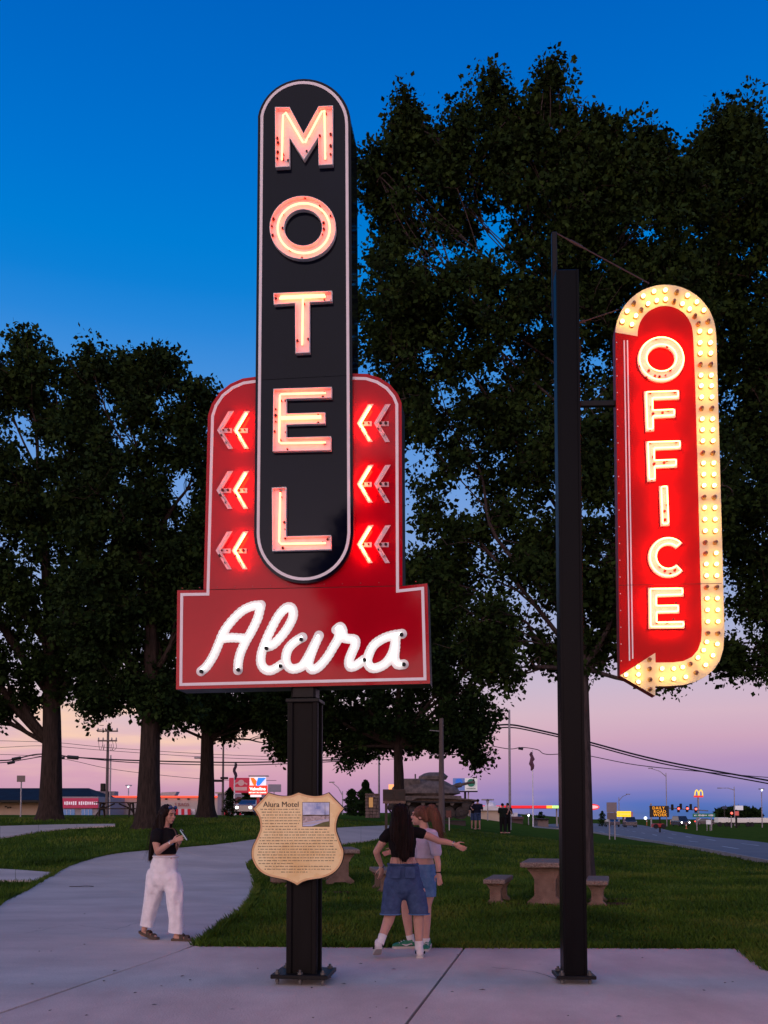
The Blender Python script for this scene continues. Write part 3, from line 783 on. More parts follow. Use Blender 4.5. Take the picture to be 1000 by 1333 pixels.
m = MB(); band(m, inset(Pq, .006), inset(Pq, .022), YQ-.007, YQ-.004); m.build('border', pm('plaque_rim', (.62, .34, .13), rough=.35, col2=(.80, .52, .26), scale=6), pq)
M_ink = pm('brown_ink', (.045, .022, .012), rough=.6)
s0, z0 = fr.p(366, 1047.5, YQ)
tl_ = text_obj('title_lettering', 'Alura Motel', .0655, M_ink, pq, (s0, YQ-.0045, z0), depth=.0008)
for dx_, dy_, dz_ in ((.0014, .0003, 0), (.0007, .0005, .0008)):
    bm_ = bmesh.new(); bm_.from_mesh(tl_.data); q_ = tl_.data.copy(); b2_ = bmesh.new(); b2_.from_mesh(q_)
    for v_ in b2_.verts: v_.co += Vector((dx_, dz_, -dy_))
    b2_.to_mesh(q_); b2_.free(); bm_.from_mesh(q_); bm_.to_mesh(tl_.data); bm_.free(); bpy.data.meshes.remove(q_)
tl_['kind'] = 'stuff'
m = MB(); rd = random.Random(3); y = 272
while y < 800:
    lx = 190 if y < 420 else (215 if y < 500 else 160+max(0, (600-y))*.25)
    rx = 505 if y < 425 else (750 if y < 480 else 800)
    if y > 640: lx = 165+(y-640)*.15
    if 705 < y < 725: rx = 470
    if y > 730: lx, rx = 215, 765
    if y > 775: lx, rx = 345, 580
    lx += rd.uniform(-12, 12); rx += rd.uniform(-22, 12); x = lx
    while x < rx:
        w = rd.uniform(9, 40); w = min(w, rx-x)
        if w > 5:
            a = fr.p(310+x/6.25, 1010+y/6.25, YQ-.004); b = fr.p(310+(x+w)/6.25, 1010+y/6.25, YQ-.004)
            k = max(1, int(w/6))
            for j in range(k):   # letters as short strokes of uneven height
                u0 = a[0]+(b[0]-a[0])*j/k; u1 = a[0]+(b[0]-a[0])*(j+.62)/k; h = rd.choice((.0032, .0032, .0045))
                m.box(((u0+u1)/2, YQ-.0045, a[1]), (u1-u0, .001, h*2))
        x += w+rd.uniform(5, 9)
    y += 23.2
o = m.build('text_lines', M_ink, pq); o['kind'] = 'stuff'
# framed photo on the plaque
def ppx(x, y): return fr.p(310+x/6.25, 1010+y/6.25, YQ-.005)
ph = MB(); c0 = ppx(522, 414); c1 = ppx(746, 213); ph.box(((c0[0]+c1[0])/2, YQ-.005, (c0[1]+c1[1])/2), (c1[0]-c0[0], .002, c1[1]-c0[1])); photo = ph.build('photo_print', M_ink, pq)
def quadpx(pts, mat, name, yy=-.0065):
    m = MB(); P_ = [ppx(*p) for p in pts]; m.add([(a, YQ+yy, b) for a, b in P_], poly_tris(P_)); return m.build(name, mat, photo, fix=False)
def skyprint():
    m = pm('print_sky', (.20, .28, .55), rough=.3, col2=(.75, .78, .9), scale=9); return m
quadpx([(526,410),(742,410),(742,217),(526,217)], skyprint(), 'printed_sky')
quadpx([(526,318),(600,314),(742,320),(742,350),(640,362),(526,386)], pm('print_wall', (.42, .33, .33), rough=.4, var=.5, scale=60), 'printed_motel', -.0070)
quadpx([(526,390),(640,368),(742,352),(742,372),(600,392),(526,402)], pm('print_road', (.50, .44, .48), rough=.4), 'printed_drive', -.0073)
quadpx([(600,411),(742,411),(742,368),(690,378)], pm('print_grass', (.10, .10, .02), rough=.4, var=.3, scale=30), 'printed_grass', -.0076)
quadpx([(706,352),(711,352),(709,240),(707,240)], M_ink, 'printed_mast', -.0079)
quadpx([(528,320),(560,316),(640,319),(742,316),(742,324),(528,327)], M_ink, 'printed_roof', -.0079)

# ---------------------------------------------------------------- office sign
b2 = gp(747, 1280)
YAW2 = R(4.5)
os_ = thing('office_sign', 'red neon sign reading OFFICE framed by a curved arrow of marquee bulbs', 'neon sign', (2.52, b2.y-.02, 0), -YAW2)
f2 = Frame(os_, (2.52, b2.y-.02, 0), YAW2)
OT = .07   # half thickness
YO = -OT
outer = [(800.8,433)]+arc(866.3, 437, 65.6, 66, 176, 8, 26)+[(932.5,440), (937,600), (943,822), (941.5,845), (937,860), (929,872), (918,881), (904,888), (888,892), (870,893.2), (853,893.4), (853,906), (807,879.5)]
Po = f2.poly(outer, YO)
m = MB(); m.prism(Po, YO+.002, OT); m.build('sign_body', pm('sign_side_red', (.20, .008, .012), rough=.45, var=.25, scale=4), os_)
redf = [(801,433.5), (830,438)]+arc(866, 435.5, 36, 37, 175, 5, 18)+[(902.5,440), (905,500), (909,640), (912,760), (913.5,820), (912.5,835), (908.5,846), (901,855), (890,860.5), (876,862.4), (853.3,862.6), (853,850), (807,878.7)]
M_redo = pm('red_enamel_office', (.44, .002, .003), rough=.4, var=.10, scale=2.2, spec=.12)
m = MB(); m.prism(f2.poly(redf, YO), YO-.002, YO+.002); m.build('red_panel', M_redo, os_)
# cream marquee band with the arrow head: raised sheet
rim_out = [outer[0]]+outer[1:-1]+[outer[-1]]
bandpoly = outer+[(853,850), (853.3,862.6), (876,862.4), (890,860.5), (901,855), (908.5,846), (912.5,835), (913.5,820), (912,760), (909,640), (905,500), (902.5,440)]+arc(866, 435.5, 36, 37, 5, 175, 18)+[(830,438)]
Pb = f2.poly(bandpoly, YO)
m = MB(); m.prism(Pb, YO-.006, YO-.0022); m.build('marquee_band', M_cream, os_)
# double pinstripe, seam, rivets
for dx in (0, 4.2):
    m = MB(); a = f2.p(812.6+dx, 443, YO-.002); b = f2.p(819.6+dx, 860-dx*.6, YO-.002)
    m.add([(a[0]-.006, YO-.004, a[1]), (a[0]+.006, YO-.004, a[1]), (b[0]+.006, YO-.004, b[1]), (b[0]-.006, YO-.004, b[1])], [(0, 1, 2, 3)]); m.build('pinstripe', M_stripe, os_, fix=False)
m = MB(); a = f2.p(806, 761.5, YO-.006); b = f2.p(939.5, 759.8, YO-.006); m.box(((a[0]+b[0])/2, YO-.0066, (a[1]+b[1])/2), (b[0]-a[0], .0012, .004)); m.build('panel_seam', M_rust, os_)
m = MB()
for k in range(20):
    a = f2.p(802.6+k*.33, 446+k*21.8, YO); m.sph((a[0], YO-.003, a[1]), .0055, 1, (1, .5, 1))
for k in range(14):
    a = f2.p(931.5+k*.78, 452+k*28, YO); m.sph((a[0], YO-.007, a[1]), .0045, 1, (1, .5, 1))
o = m.build('rivet_heads', M_stripe, os_); o['kind'] = 'stuff'
bulbs = []
for yv, d in [(431.5,0),(446.4,0),(460,0),(474,3),(488.8,0),(502.4,0),(517,0),(531,3),(545.6,0),(559.5,0),(574,0),(589,3),(603,0),(617.6,0),(632,0),(646.7,3),(661,0),(676,0),(691,0),(705.6,3),(720,1),(734.4,0),(749.3,0),(764,3),(779,0),(794,0),(809,0),(824,3)]:
    bulbs.append((911+(yv-431)*.0278, yv, d & 1)); bulbs.append((924.4+(yv-431)*.0272, yv, d >> 1))
for x, y, d in [(127,365,0),(166,283,0),(222,215,1),(297,160,0),(384,122,0),(476,112,0),(571,124,1),(657,155,0),(732,208,0),(790,275,0),(826,361,1),(205,390,0),(236,320,0),(281,268,1),(336,222,0),(406,196,0),(478,186,0),(549,200,1),(616,222,0),(674,265,0),(718,318,1),(747,380,1)]:
    bulbs.append((790+x/6.25, 360+y/6.25, d))
for x, y, d in [(898,490,0),(863,582,0),(804,660,0),(730,720,1),(642,757,0),(545,773,0),(447,775,0),(814,473,0),(788,540,0),(741,600,0),(683,650,1),(617,678,0),(545,690,0),(450,690,0),(350,615,1),(352,690,1),(355,776,1),(355,855,1),(253,678,0),(257,738,0),(257,797,0),(157,740,0)]:
    bulbs.append((790+x/6.25, 760+y/6.25, d))
mb = MB(); mb.lathe([(.004, -.052), (.011, -.049), (.0165, -.040), (.018, -.031), (.0155, -.020), (.010, -.010), (.0095, 0)], (0, 0, 0), 10, 'y')
bulb_on = mb.mesh('bulb', 'all'); bulb_on.materials.append(M_bulb)
bulb_off = bulb_on.copy(); bulb_off.materials.clear(); bulb_off.materials.append(M_bulboff)
sk = MB(); sk.lathe([(.015, -.018), (.0195, -.014), (.021, -.002), (.0215, 0)], (0, 0, 0), 12, 'y'); sock = sk.mesh('socket'); sock.materials.append(M_socket)
for x, y, d in bulbs:
    s_, z_ = f2.p(x, y, YO-.030)
    b_ = link('bulb', bulb_off if d else bulb_on, None, os_, (s_, YO-.006, z_))
    if d: b_['label'] = 'unlit brown bulb'
    link('socket', sock, None, b_)
DO = .024
def office_letter(outl, hole, label, spots, tube_closed=True):
    L_ = channel(f2, [outl], [hole] if hole else None, DO, YO-.002, os_, M_letter, wall=.004, label=label)
    m = MB()
    for k, o in enumerate([outl]+([hole] if hole else [])):
        Pn = inset(f2.poly(o, YO-.002), .014 if k == 0 else -.014)
        if len(Pn) < 16: Pn = round_poly(Pn, .014, 3)
        m.tube([Vector((a, YO-.046, b)) for a, b in Pn], .0062, 6, closed=True)
    m.build('neon_tube', M_neonf, L_, smooth=True)
    fittings(f2, spots, YO-.004, L_, r=.010, seed=5)
office_letter(circ(860, 469.5, 30.5, 29.5), circ(860, 468.5, 17.5, 15.5), 'white channel letter O with red neon outline', [(854,441.5),(868,453),(833,478),(844,484),(852,491),(858,492),(866,490),(841,493),(872,483)])
def sh(pts, dx, dy): return [(x+dx, y+dy) for x, y in pts]
Fo = [(838,511), (883.5,509.5), (883.5,521), (850.2,522.3), (850.2,534.5), (878.5,533.5), (878.5,544.6), (850.8,546), (851,562.3), (840,563)]
office_letter(Fo, None, 'upper white channel letter F with red neon outline', [(846,512.5),(878,511.5),(848,531),(849.5,540),(862,538.5),(870,535),(846,561)])
office_letter(sh(Fo, 2.2, 65), None, 'lower white channel letter F with red neon outline', [(846,577),(880,576),(850,596),(851,605),(864,603.5),(868,600),(848,626)])
Io = [(857.5,634), (869,633), (871,685), (859.5,685.8)]
office_letter(Io, None, 'white channel letter I with red neon outline', [(862,635),(868,658),(864.5,666.5),(865,677.5)])
Co = [(887.5,706)]+circ(869, 726.5, 26, 26.5, 26, 46, 316)+[(888.8,744)]+[(882,737)]+circ(869, 725.5, 14.2, 14.5, 18, -44, -318)+[(882.5,716)]
Co = circ(869, 726.5, 26, 26.5, 26, 44, 318)+circ(869, 725.5, 14.2, 14.5, 18, -42, -316)
office_letter(Co, None, 'white channel letter C with red neon outline', [(882,703),(859,738),(865,744),(878,743),(882,737),(872,748)])
Eo2 = [(843.3,766), (889,765.5), (889,777), (855,778), (855,788), (883.5,787.5), (883.5,799), (855.5,799.6), (855.5,809.5), (890.3,808.8), (890.3,818.5), (844,819)]
office_letter(Eo2, None, 'white channel letter E with red neon outline', [(849,767),(884,766.5),(879,786),(855,811),(868,811),(876,807),(850,816)])
mirror_back(os_, ('letter',))
# post of the office sign
op = thing('office_sign_post', 'slim black steel post with bolted foot carrying the office sign', 'post', (b2.x, b2.y, .015), -R(2))
fp = Frame(op, (b2.x, b2.y, .015), R(2))
zt = fp.p(740, 350, -.1)[1]; wp = .205
m = MB(); 
m.cbox((0, 0, (zt+.06)/2), (wp, wp, zt-.06), .012)
for sx in (-1, 1): m.cbox((sx*(wp/2-.012), -wp/2-.004, (zt+.06)/2), (.024, .012, zt-.08), .002)
m.build('column', pm('post_black', (.002, .002, .003), rough=.35, var=.3, scale=3, spec=.09, stretch=(5, 5, .5)), op)
zt2 = fp.p(722, 302, .1)[1]
m = MB(); m.cbox((-.085, .115, (zt-.35+zt2)/2), (.05, .05, zt2-zt+.35), .005); m.build('mast_extension', M_dark, op)
base_plate(op, .34, .34, .03, .06, [(-1,-1), (1,-1), (-1,1), (1,1)], M_dark)
def wire(name, a, b, r, parent, mat, sag=0., n=10):
    m = MB(); P_ = [a.lerp(b, t/n)-Vector((0, 0, sag*4*(t/n)*(1-t/n))) for t in range(n+1)]; m.tube(P_, r, 6); return m.build(name, mat, parent, smooth=True)
M_cable = pm('guy_cable', (.10, .055, .05), rough=.45, metal=.5)
def loc2(px, py, yl): a = fp.p(px, py, yl); return Vector((a[0], yl, a[1]))
a = loc2(723, 303, .11); b = loc2(845, 369, .02)
wire('guy_cable', a, b, .0065, op, M_cable)
m = MB(); u = (b-a).normalized(); m.tube([a+u*.12, a+u*.16, a+u*.17, a+u*.29, a+u*.30, a+u*.34], [.009, .009, .014, .014, .009, .009], 6); m.build('turnbuckle', M_cable, op)
a = loc2(752, 421, -.02); b = loc2(806, 403, .0); wire('guy_rod', a, b, .006, op, M_cable)
m = MB(); u = (b-a).normalized(); m.tube([a, a+u*.07], .015, 6); m.build('turnbuckle', M_cable, op)
a = loc2(755, 526, .02); b = loc2(808, 526, .02)
m = MB(); m.cbox((a+b)/2, ((b-a).length, .05, .05), .004); m.build('support_arm', M_dark, op)
# ================================================================== TREES
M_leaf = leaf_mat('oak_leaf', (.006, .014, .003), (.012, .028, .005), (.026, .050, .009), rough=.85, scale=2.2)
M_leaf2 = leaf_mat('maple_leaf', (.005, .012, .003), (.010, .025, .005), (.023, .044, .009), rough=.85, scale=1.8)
M_bark = pm('bark', (.018, .013, .011), rough=.95, col2=(.052, .038, .033), scale=3.5, stretch=(5, 5, .7), bump=1., bscale=9, spec=.1)
M_bark2 = pm('bark_grey', (.03, .024, .024), rough=.95, col2=(.075, .06, .06), scale=4, stretch=(5, 5, .9), bump=1., bscale=10, spec=.1)

GAPS = [(635,310,10),(655,345,9),(600,330,8),(570,322,8),(545,345,6),(480,370,8),(541,590,14),(600,640,9),(588,660,8),(680,782,14),(652,705,9),(630,770,9),(556,470,7),(700,420,7),(775,345,6),(840,300,8),(905,300,7),(960,330,7),(870,165,6),(575,520,8),(700,560,7),(850,640,8),(770,480,6),
    (135,532,8),(155,571,12),(36,585,9),(87,585,7),(157,621,7),(241,628,16),(30,548,7),(211,522,7),(4,700,8),(28,722,6),(142,707,5),(64,585,5),(300,800,7),(60,640,6),(200,700,5),(110,790,6),(230,830,5),(20,860,7),(470,905,8),(560,925,7),(430,870,7),(600,870,7),(505,890,5),(640,905,5),(975,620,8),(990,700,8),(950,520,6)]
def make_tree(name, label, px, Yd, r0, lobes, n_clump, per, leaf, seed, fork=(1070, 950), mat=None, bark=None, group=None, droop=0., lean=0., clump_r=.46, cat='tree', base=None):
    g = np.random.default_rng(seed); rd = random.Random(seed)
    b = base if base is not None else gxy(px, Yd)
    root = thing(name, label, cat, (b.x, b.y, b.z-.05), 0, group)
    O = Vector((b.x, b.y, b.z-.05)); sc = Yd/F
    L = []
    for l in lobes:
        cx, cy_, rx, ry = l[:4]; dy = l[4] if len(l) > 4 else g.uniform(-.5, .5)*rx*sc
        c = at(cx, cy_, Yd+dy)-O; L.append((c, rx*sc, max(rx, ry)*sc*.85, ry*sc))
    ztop = max(c.z+rz*.6 for c, _, _, rz in L)
    zf = at(px, fork[1], Yd).z-O.z
    tm = MB()
    # trunk with flared foot and a slightly wandering leader
    tp = []; n = 16
    cxm = sum(c.x*rz for c, _, _, rz in L)/sum(l[3] for l in L); cym = sum(c.y*rz for c, _, _, rz in L)/sum(l[3] for l in L)
    for i in range(n+1):
        t = i/n; z = ztop*.82*t; w = max(0, z-zf)/max(.1, ztop-zf)
        tp.append(Vector((cxm*.55*w+lean*z+math.sin(t*7+seed)*.12*t, cym*.5*w+math.cos(t*5+seed)*.12*t, z)))
    rr = [r0*(1+.35*math.exp(-p.z*3.2))*max(.10, (1-(p.z/(ztop*.86))**1.15)) for p in tp]
    # lumpy bark ridges
    n_s = 18; vs = []; fs = []
    dense = [tp[0].lerp(tp[1], t/5) for t in range(5)]+tp[1:]; dr = [r0*(1+.32*math.exp(-p.z*3.0))*max(.10, (1-(p.z/(ztop*.86))**1.15)) for p in dense]
    for i, (p, r) in enumerate(zip(dense, dr)):
        fl = math.exp(-p.z*2.2)
        for k in range(n_s):
            a = 6.2832*k/n_s; q = r*(1+.05*math.sin(a*5+seed)+.28*fl*max(0, math.sin(a*2.5+seed))+g.normal(0, .018)); vs.append((p.x+math.cos(a)*q, p.y+math.sin(a)*q, p.z))
    for i in range(len(dense)-1):
        for k in range(n_s): fs.append((i*n_s+k, i*n_s+(k+1) % n_s, (i+1)*n_s+(k+1) % n_s, (i+1)*n_s+k))
    tm.add(vs, fs)
    samples = []; srad = []
    for p, r in zip(dense, dr):
        if p.z > zf: samples.append(p); srad.append(r)
    limb = MB()
    for c, rx, ry, rz in L:
        # leave the trunk well below the lobe
        want = max(zf, c.z-abs(c.x)*.9-rz*.7); i0 = min(range(len(dense)), key=lambda i: abs(dense[i].z-min(want, ztop*.7)))
        s0 = dense[i0]; r_ = min(dr[i0]*.62, .03+.035*rx*2)
        tip = c+Vector((0, 0, rz*.45)); mid = s0.lerp(tip, .45)+Vector((rd.uniform(-.4, .4), rd.uniform(-.4, .4), -.10*(tip-s0).length*.5+rd.uniform(-.2, .3)))
        mid2 = s0.lerp(tip, .75)+Vector((rd.uniform(-.4, .4), rd.uniform(-.4, .4), rd.uniform(-.2, .3)))
        P_ = smooth_pts([s0, mid, mid2, tip], 5); rl_ = [r_*(1-.85*i/(len(P_)-1)) for i in range(len(P_))]
        limb.tube(P_, rl_, 7)
        for i, p in enumerate(P_):
            if i > 2: samples.append(p); srad.append(rl_[i])
        # side branches
        for _ in range(5):
            i = rd.randrange(4, len(P_)-2); dirv = Vector((rd.gauss(0, 1), rd.gauss(0, 1), rd.gauss(.15, .6))).normalized()
            e = c+Vector((dirv.x*rx*.8, dirv.y*ry*.8, dirv.z*rz*.8)); q = smooth_pts([P_[i], P_[i].lerp(e, .5)+Vector((rd.uniform(-.25, .25), rd.uniform(-.25, .25), rd.uniform(-.1, .3))), e], 4)
            r2 = [max(.012, rl_[i]*.55*(1-.8*k/(len(q)-1))) for k in range(len(q))]; limb.tube(q, r2, 5)
            for k, p in enumerate(q):
                if k > 1: samples.append(p); srad.append(r2[k])
    S = np.array([tuple(p) for p in samples]); SR = np.array(srad)
    # clumps
    vol = np.array([(l[1]*l[2]*l[3])**.62 for l in L]); cnt = g.multinomial(n_clump, vol/vol.sum())
    CL = []
    for (c, rx, ry, rz), k in zip(L, cnt):
        d = g.normal(size=(k, 3)); d /= np.linalg.norm(d, axis=1)[:, None]; q = g.random(k)**.42
        d[:, 2] -= droop*(np.abs(d[:, 0])**2)
        CL.append(np.array(tuple(c))+d*q[:, None]*np.array((rx, ry, rz)))
    CL = np.concatenate(CL)
    W_ = CL+np.array(tuple(O)); fw = W_[:, 1]*math.cos(PITCH)+(W_[:, 2]-CAMZ)*math.sin(PITCH); upc = -W_[:, 1]*math.sin(PITCH)+(W_[:, 2]-CAMZ)*math.cos(PITCH)
    qx = 500+F*W_[:, 0]/fw; qy = PR-F*upc/fw; keep = np.ones(len(CL), bool)
    for hx_, hy_, hr_ in GAPS: keep &= (qx-hx_)**2+((qy-hy_)*.85)**2 > (hr_*1.15+g.normal(0, 3, len(CL))+clump_r*F/Yd*.42)**2
    CL = CL[keep]
    for c in CL:
        j = np.argmin(((S-c)**2).sum(1)+(np.maximum(0, S[:, 2]-c[2])**2)*1.5+(SR < .012)*4)
        a = Vector(S[j]); e = Vector(c); dl_ = (e-a).length; mid = a.lerp(e, .4)+Vector((rd.uniform(-.2, .2), rd.uniform(-.2, .2), rd.uniform(-.18, .22)))*max(.7, dl_); mid2_ = a.lerp(e, .75)+Vector((rd.uniform(-.12, .12), rd.uniform(-.12, .12), rd.uniform(-.1, .14)))*max(.7, dl_)
        r2 = min(SR[j]*.5, .02); r2 = max(r2, .009); limb.tube([a, mid, mid2_, e], [r2, r2*.75, r2*.5, r2*.3], 3, cap=False)
        for _ in range(2):
            w_ = Vector((rd.gauss(0, 1), rd.gauss(0, 1), rd.gauss(.5, .8))).normalized()*clump_r*rd.uniform(.7, 1.35); limb.tube([e, e+w_*.5+Vector((0, 0, -.03)), e+w_], [r2*.4, r2*.3, r2*.12], 3, cap=False)
    tv = len(tm.v); o = tm.build('trunk', bark or M_bark, root, smooth=True)
    limb.build('branches', bark or M_bark, root, smooth=True, fix=False)
    # leaves: little bent blades around each clump, clumps stretched outwards and upwards
    K = len(CL); sizes = clump_r*(.7+.75*g.random(K)); m_ = (per*(.5+g.random(K))*(sizes/clump_r)**1.3).astype(int)+14
    ci = np.repeat(np.arange(K), m_); n = len(ci)
    sub = g.normal(size=(n, 3)); sub /= np.linalg.norm(sub, axis=1)[:, None]
    rad = g.random(n)**.85; stretch = np.stack([.8+.5*g.random(K), .8+.5*g.random(K), .7+.75*g.random(K)], -1)
    pos = CL[ci]+sub*rad[:, None]*sizes[ci][:, None]*stretch[ci]
    ld = g.normal(size=(n, 3)); ld[:, 2] -= .25; ld += sub*.7; ld /= np.linalg.norm(ld, axis=1)[:, None]
    ax_ = g.normal(size=(n, 3)); sd = np.cross(ld, ax_); sd /= np.linalg.norm(sd, axis=1)[:, None]
    ln = leaf*(.42+1.05*g.random(n)**1.4)[:, None]; w = ln*.36
    v = np.empty((n, 4, 3)); v[:, 0] = pos; v[:, 1] = pos+ld*ln*.45+sd*w; v[:, 2] = pos+ld*ln; v[:, 3] = pos+ld*ln*.5-sd*w
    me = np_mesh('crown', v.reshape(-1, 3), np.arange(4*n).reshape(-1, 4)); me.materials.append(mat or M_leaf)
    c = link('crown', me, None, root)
    return root, n

tot = 0
# three trees left
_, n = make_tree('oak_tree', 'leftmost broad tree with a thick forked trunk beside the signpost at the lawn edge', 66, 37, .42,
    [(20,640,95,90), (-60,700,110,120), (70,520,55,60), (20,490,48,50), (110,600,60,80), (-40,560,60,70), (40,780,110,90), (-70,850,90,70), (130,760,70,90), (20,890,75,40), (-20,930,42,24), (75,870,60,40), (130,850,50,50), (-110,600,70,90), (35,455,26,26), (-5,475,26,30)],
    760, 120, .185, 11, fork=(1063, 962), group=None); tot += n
_, n = make_tree('oak_tree', 'tall broad tree with a straight grey trunk right behind the woman in white trousers', 193, 32, .38,
    [(190,600,75,75), (135,540,50,60), (190,500,45,45), (240,540,40,45), (255,620,40,60), (150,680,75,80), (230,730,70,80), (130,800,55,70), (200,830,75,60), (165,480,36,36), (110,475,28,26), (215,480,24,26), (262,505,20,24), (150,900,40,30), (215,910,36,30), (280,700,40,70), (255,800,45,60), (232,925,24,26), (120,920,22,22), (105,580,36,40)],
    760, 120, .165, 12, fork=(1070, 930), mat=M_leaf2); tot += n
_, n = make_tree('oak_tree', 'smaller dark tree between the tall left tree and the motel sign, limbs spreading low', 268, 43, .36,
    [(270,830,75,60), (330,870,60,45), (300,930,50,30), (220,900,40,35), (345,925,32,24), (240,770,55,60), (320,780,60,60), (262,915,50,30), (215,945,18,14), (360,900,26,30), (300,700,50,60), (365,975,12,16), (357,950,14,14)],
    520, 110, .20, 13, fork=(1066, 962)); tot += n
# centre tree over the tank
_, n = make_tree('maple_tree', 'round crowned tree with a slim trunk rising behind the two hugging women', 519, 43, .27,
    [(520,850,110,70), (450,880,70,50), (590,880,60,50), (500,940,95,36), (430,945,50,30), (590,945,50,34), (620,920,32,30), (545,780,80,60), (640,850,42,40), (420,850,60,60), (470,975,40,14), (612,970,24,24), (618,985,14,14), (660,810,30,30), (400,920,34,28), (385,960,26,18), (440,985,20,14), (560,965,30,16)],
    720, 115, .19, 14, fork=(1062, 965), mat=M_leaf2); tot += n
# the big tree behind both signs
_, n = make_tree('pin_oak_tree', 'very tall tree with a grey trunk behind the concrete table, crown above both signs', 763.5, 21.5, .14,
    [(700,300,110,120), (560,290,80,95), (640,205,50,60), (722,205,36,50), (545,205,36,50), (600,400,95,90), (740,420,90,100), (520,420,60,110), (820,330,80,110), (800,230,40,60), (860,240,30,55), (760,250,50,60), (560,560,70,90), (660,560,80,95), (760,600,90,90), (600,700,75,80), (700,730,85,80), (640,820,50,60), (790,760,70,90), (850,500,70,110), (870,400,60,80), (560,780,45,60), (650,880,30,26), (710,850,24,26), (760,850,40,36), (860,850,40,40), (640,132,20,40), (716,122,14,42), (528,152,14,38), (668,160,13,28), (610,168,14,28), (560,178,14,24), (742,160,11,26), (585,190,40,45), (680,180,42,50), (745,215,35,50), (790,228,40,45), (835,240,35,45), (895,255,30,40), (500,215,26,34), (480,250,26,50), (830,800,60,50), (884,880,22,18), (930,640,30,90), (770,180,17,36), (806,185,11,32), (838,195,12,32), (866,208,11,26), (788,205,14,24)],
    2300, 92, .118, 15, fork=(1150, 860), bark=M_bark2, clump_r=.33); tot += n
# tree whose trunk stands outside the frame on the right
_, n = make_tree('pin_oak_tree', 'tall tree at the right picture edge reaching over the office sign from outside', 1105, 23, .22,
    [(950,230,60,70), (940,180,32,44), (1000,300,70,90), (930,340,60,80), (960,450,70,90), (1040,240,60,80), (1050,420,80,120), (975,560,50,80), (1000,660,60,80), (1060,650,80,110), (990,740,45,50), (1040,800,70,60), (985,790,34,34), (1010,850,34,24), (940,850,20,22), (965,865,16,14), (1100,500,90,130), (905,420,40,60), (943,155,14,32), (903,232,20,30), (975,172,14,34), (960,185,16,30), (925,195,14,30), (965,690,30,40), (990,870,22,12)],
    1250, 92, .125, 16, fork=(1150, 880), clump_r=.35); tot += n
# tree across the road behind the viewer, mirrored in the enamel of the motel sign
bt = Vector((-6.6, -17.5, 1.5)); 
_, n = make_tree('street_tree', 'tree standing behind the viewer, seen only mirrored in the dark glossy sign', 500, 22, .2,
    [(500,700,90,90), (440,640,60,60), (560,630,50,60), (500,560,70,70), (470,780,60,50), (560,760,60,50), (520,480,40,50)], 420, 50, .22, 17, fork=(1100, 880), base=Vector((0, 22, 0))); tot += n
_.location = bt
print('leaves', tot)

def bush(name, label, px, Yd, w, h, seed, cat='shrub', n=2600, leaf=None, mat=None, conical=.5):
    g = np.random.default_rng(seed); b = gxy(px, Yd); root = thing(name, label, cat, (b.x, b.y, b.z-.03))
    W = w/F*Yd/2; H = h/F*Yd; lf_ = leaf or W*.16
    z = g.random(n)**.9; rr = W*(1-z*conical)*(1-(2*abs(z-.4))**4*.4)*g.random(n)**.5*(.8+.25*np.sin(z*19+seed)); a = g.random(n)*6.283
    pos = np.stack([np.cos(a)*rr, np.sin(a)*rr, H*(.04+.96*z)], -1)
    ld = g.normal(size=(n, 3)); ld /= np.linalg.norm(ld, axis=1)[:, None]; sd = np.cross(ld, g.normal(size=(n, 3))); sd /= np.linalg.norm(sd, axis=1)[:, None]
    v = np.empty((n, 4, 3)); v[:, 0] = pos; v[:, 1] = pos+ld*lf_*.5+sd*lf_*.35; v[:, 2] = pos+ld*lf_; v[:, 3] = pos+ld*lf_*.5-sd*lf_*.35
    link('foliage', np_mesh('foliage', v.reshape(-1, 3), np.arange(4*n).reshape(-1, 4)), mat or M_leaf2, root)
    m = MB(); m.tube([(0, 0, 0), (0, 0, H*.8)], [W*.06, W*.02], 6); m.build('stem', M_bark, root); return root
bush('conifer', 'small dark pointed evergreen left of the stone monument', 476, 75, 38, 46, 21, 'tree', 6500, conical=.75)
bush('shrub', 'low bush beside the dark evergreen behind the plaque', 458, 90, 26, 34, 22, 'shrub', 4000, conical=.3)
bush('conifer', 'narrow dark evergreen shrub beside the right foot of the third left tree', 299, 60, 24, 38, 23, 'shrub')
bush('young_tree', 'young green tree under the red and orange pole signs', 328, 95, 38, 38, 24, 'tree', 5000, conical=.15)
bush('street_tree', 'small round tree behind the grey backs of the road sign', 784, 180, 14, 20, 25, 'tree', 1600, conical=.4)
bush('street_tree', 'dark round tree just right of the far flagpole', 704, 170, 16, 18, 26, 'tree', 1600, conical=.2)
# ================================================================== BACKGROUND AND FURNITURE
M_wood = pm('weathered_wood', (.055, .038, .03), rough=.85, var=.4, scale=4, stretch=(1, 6, 6), bump=.3)
M_polew = pm('pole_wood', (.12, .095, .09), rough=.9, var=.3, scale=5, stretch=(8, 8, .6), bump=.4)
M_galv = pm('galvanised_steel', (.30, .29, .31), rough=.45, metal=.5, var=.2, scale=5)
M_whitep = pm('white_paint', (.72, .70, .72), rough=.5, var=.1, scale=2)
M_stone = pm('exposed_concrete', (.13, .085, .065), rough=.95, col2=(.23, .155, .12), scale=6, bump=.8, bscale=70, spec=.2)
M_stonet = pm('pebbled_top', (.12, .085, .07), rough=.9, col2=(.32, .25, .21), scale=42, bump=1., bscale=70, spec=.25, detail=3)
M_wire = pm('black_cable', (.012, .012, .014), rough=.6)
M_glass = pm('dark_glass', (.02, .025, .035), rough=.06, spec=.7, coat=.5)
M_tyre = pm('tyre_rubber', (.012, .012, .012), rough=.85)

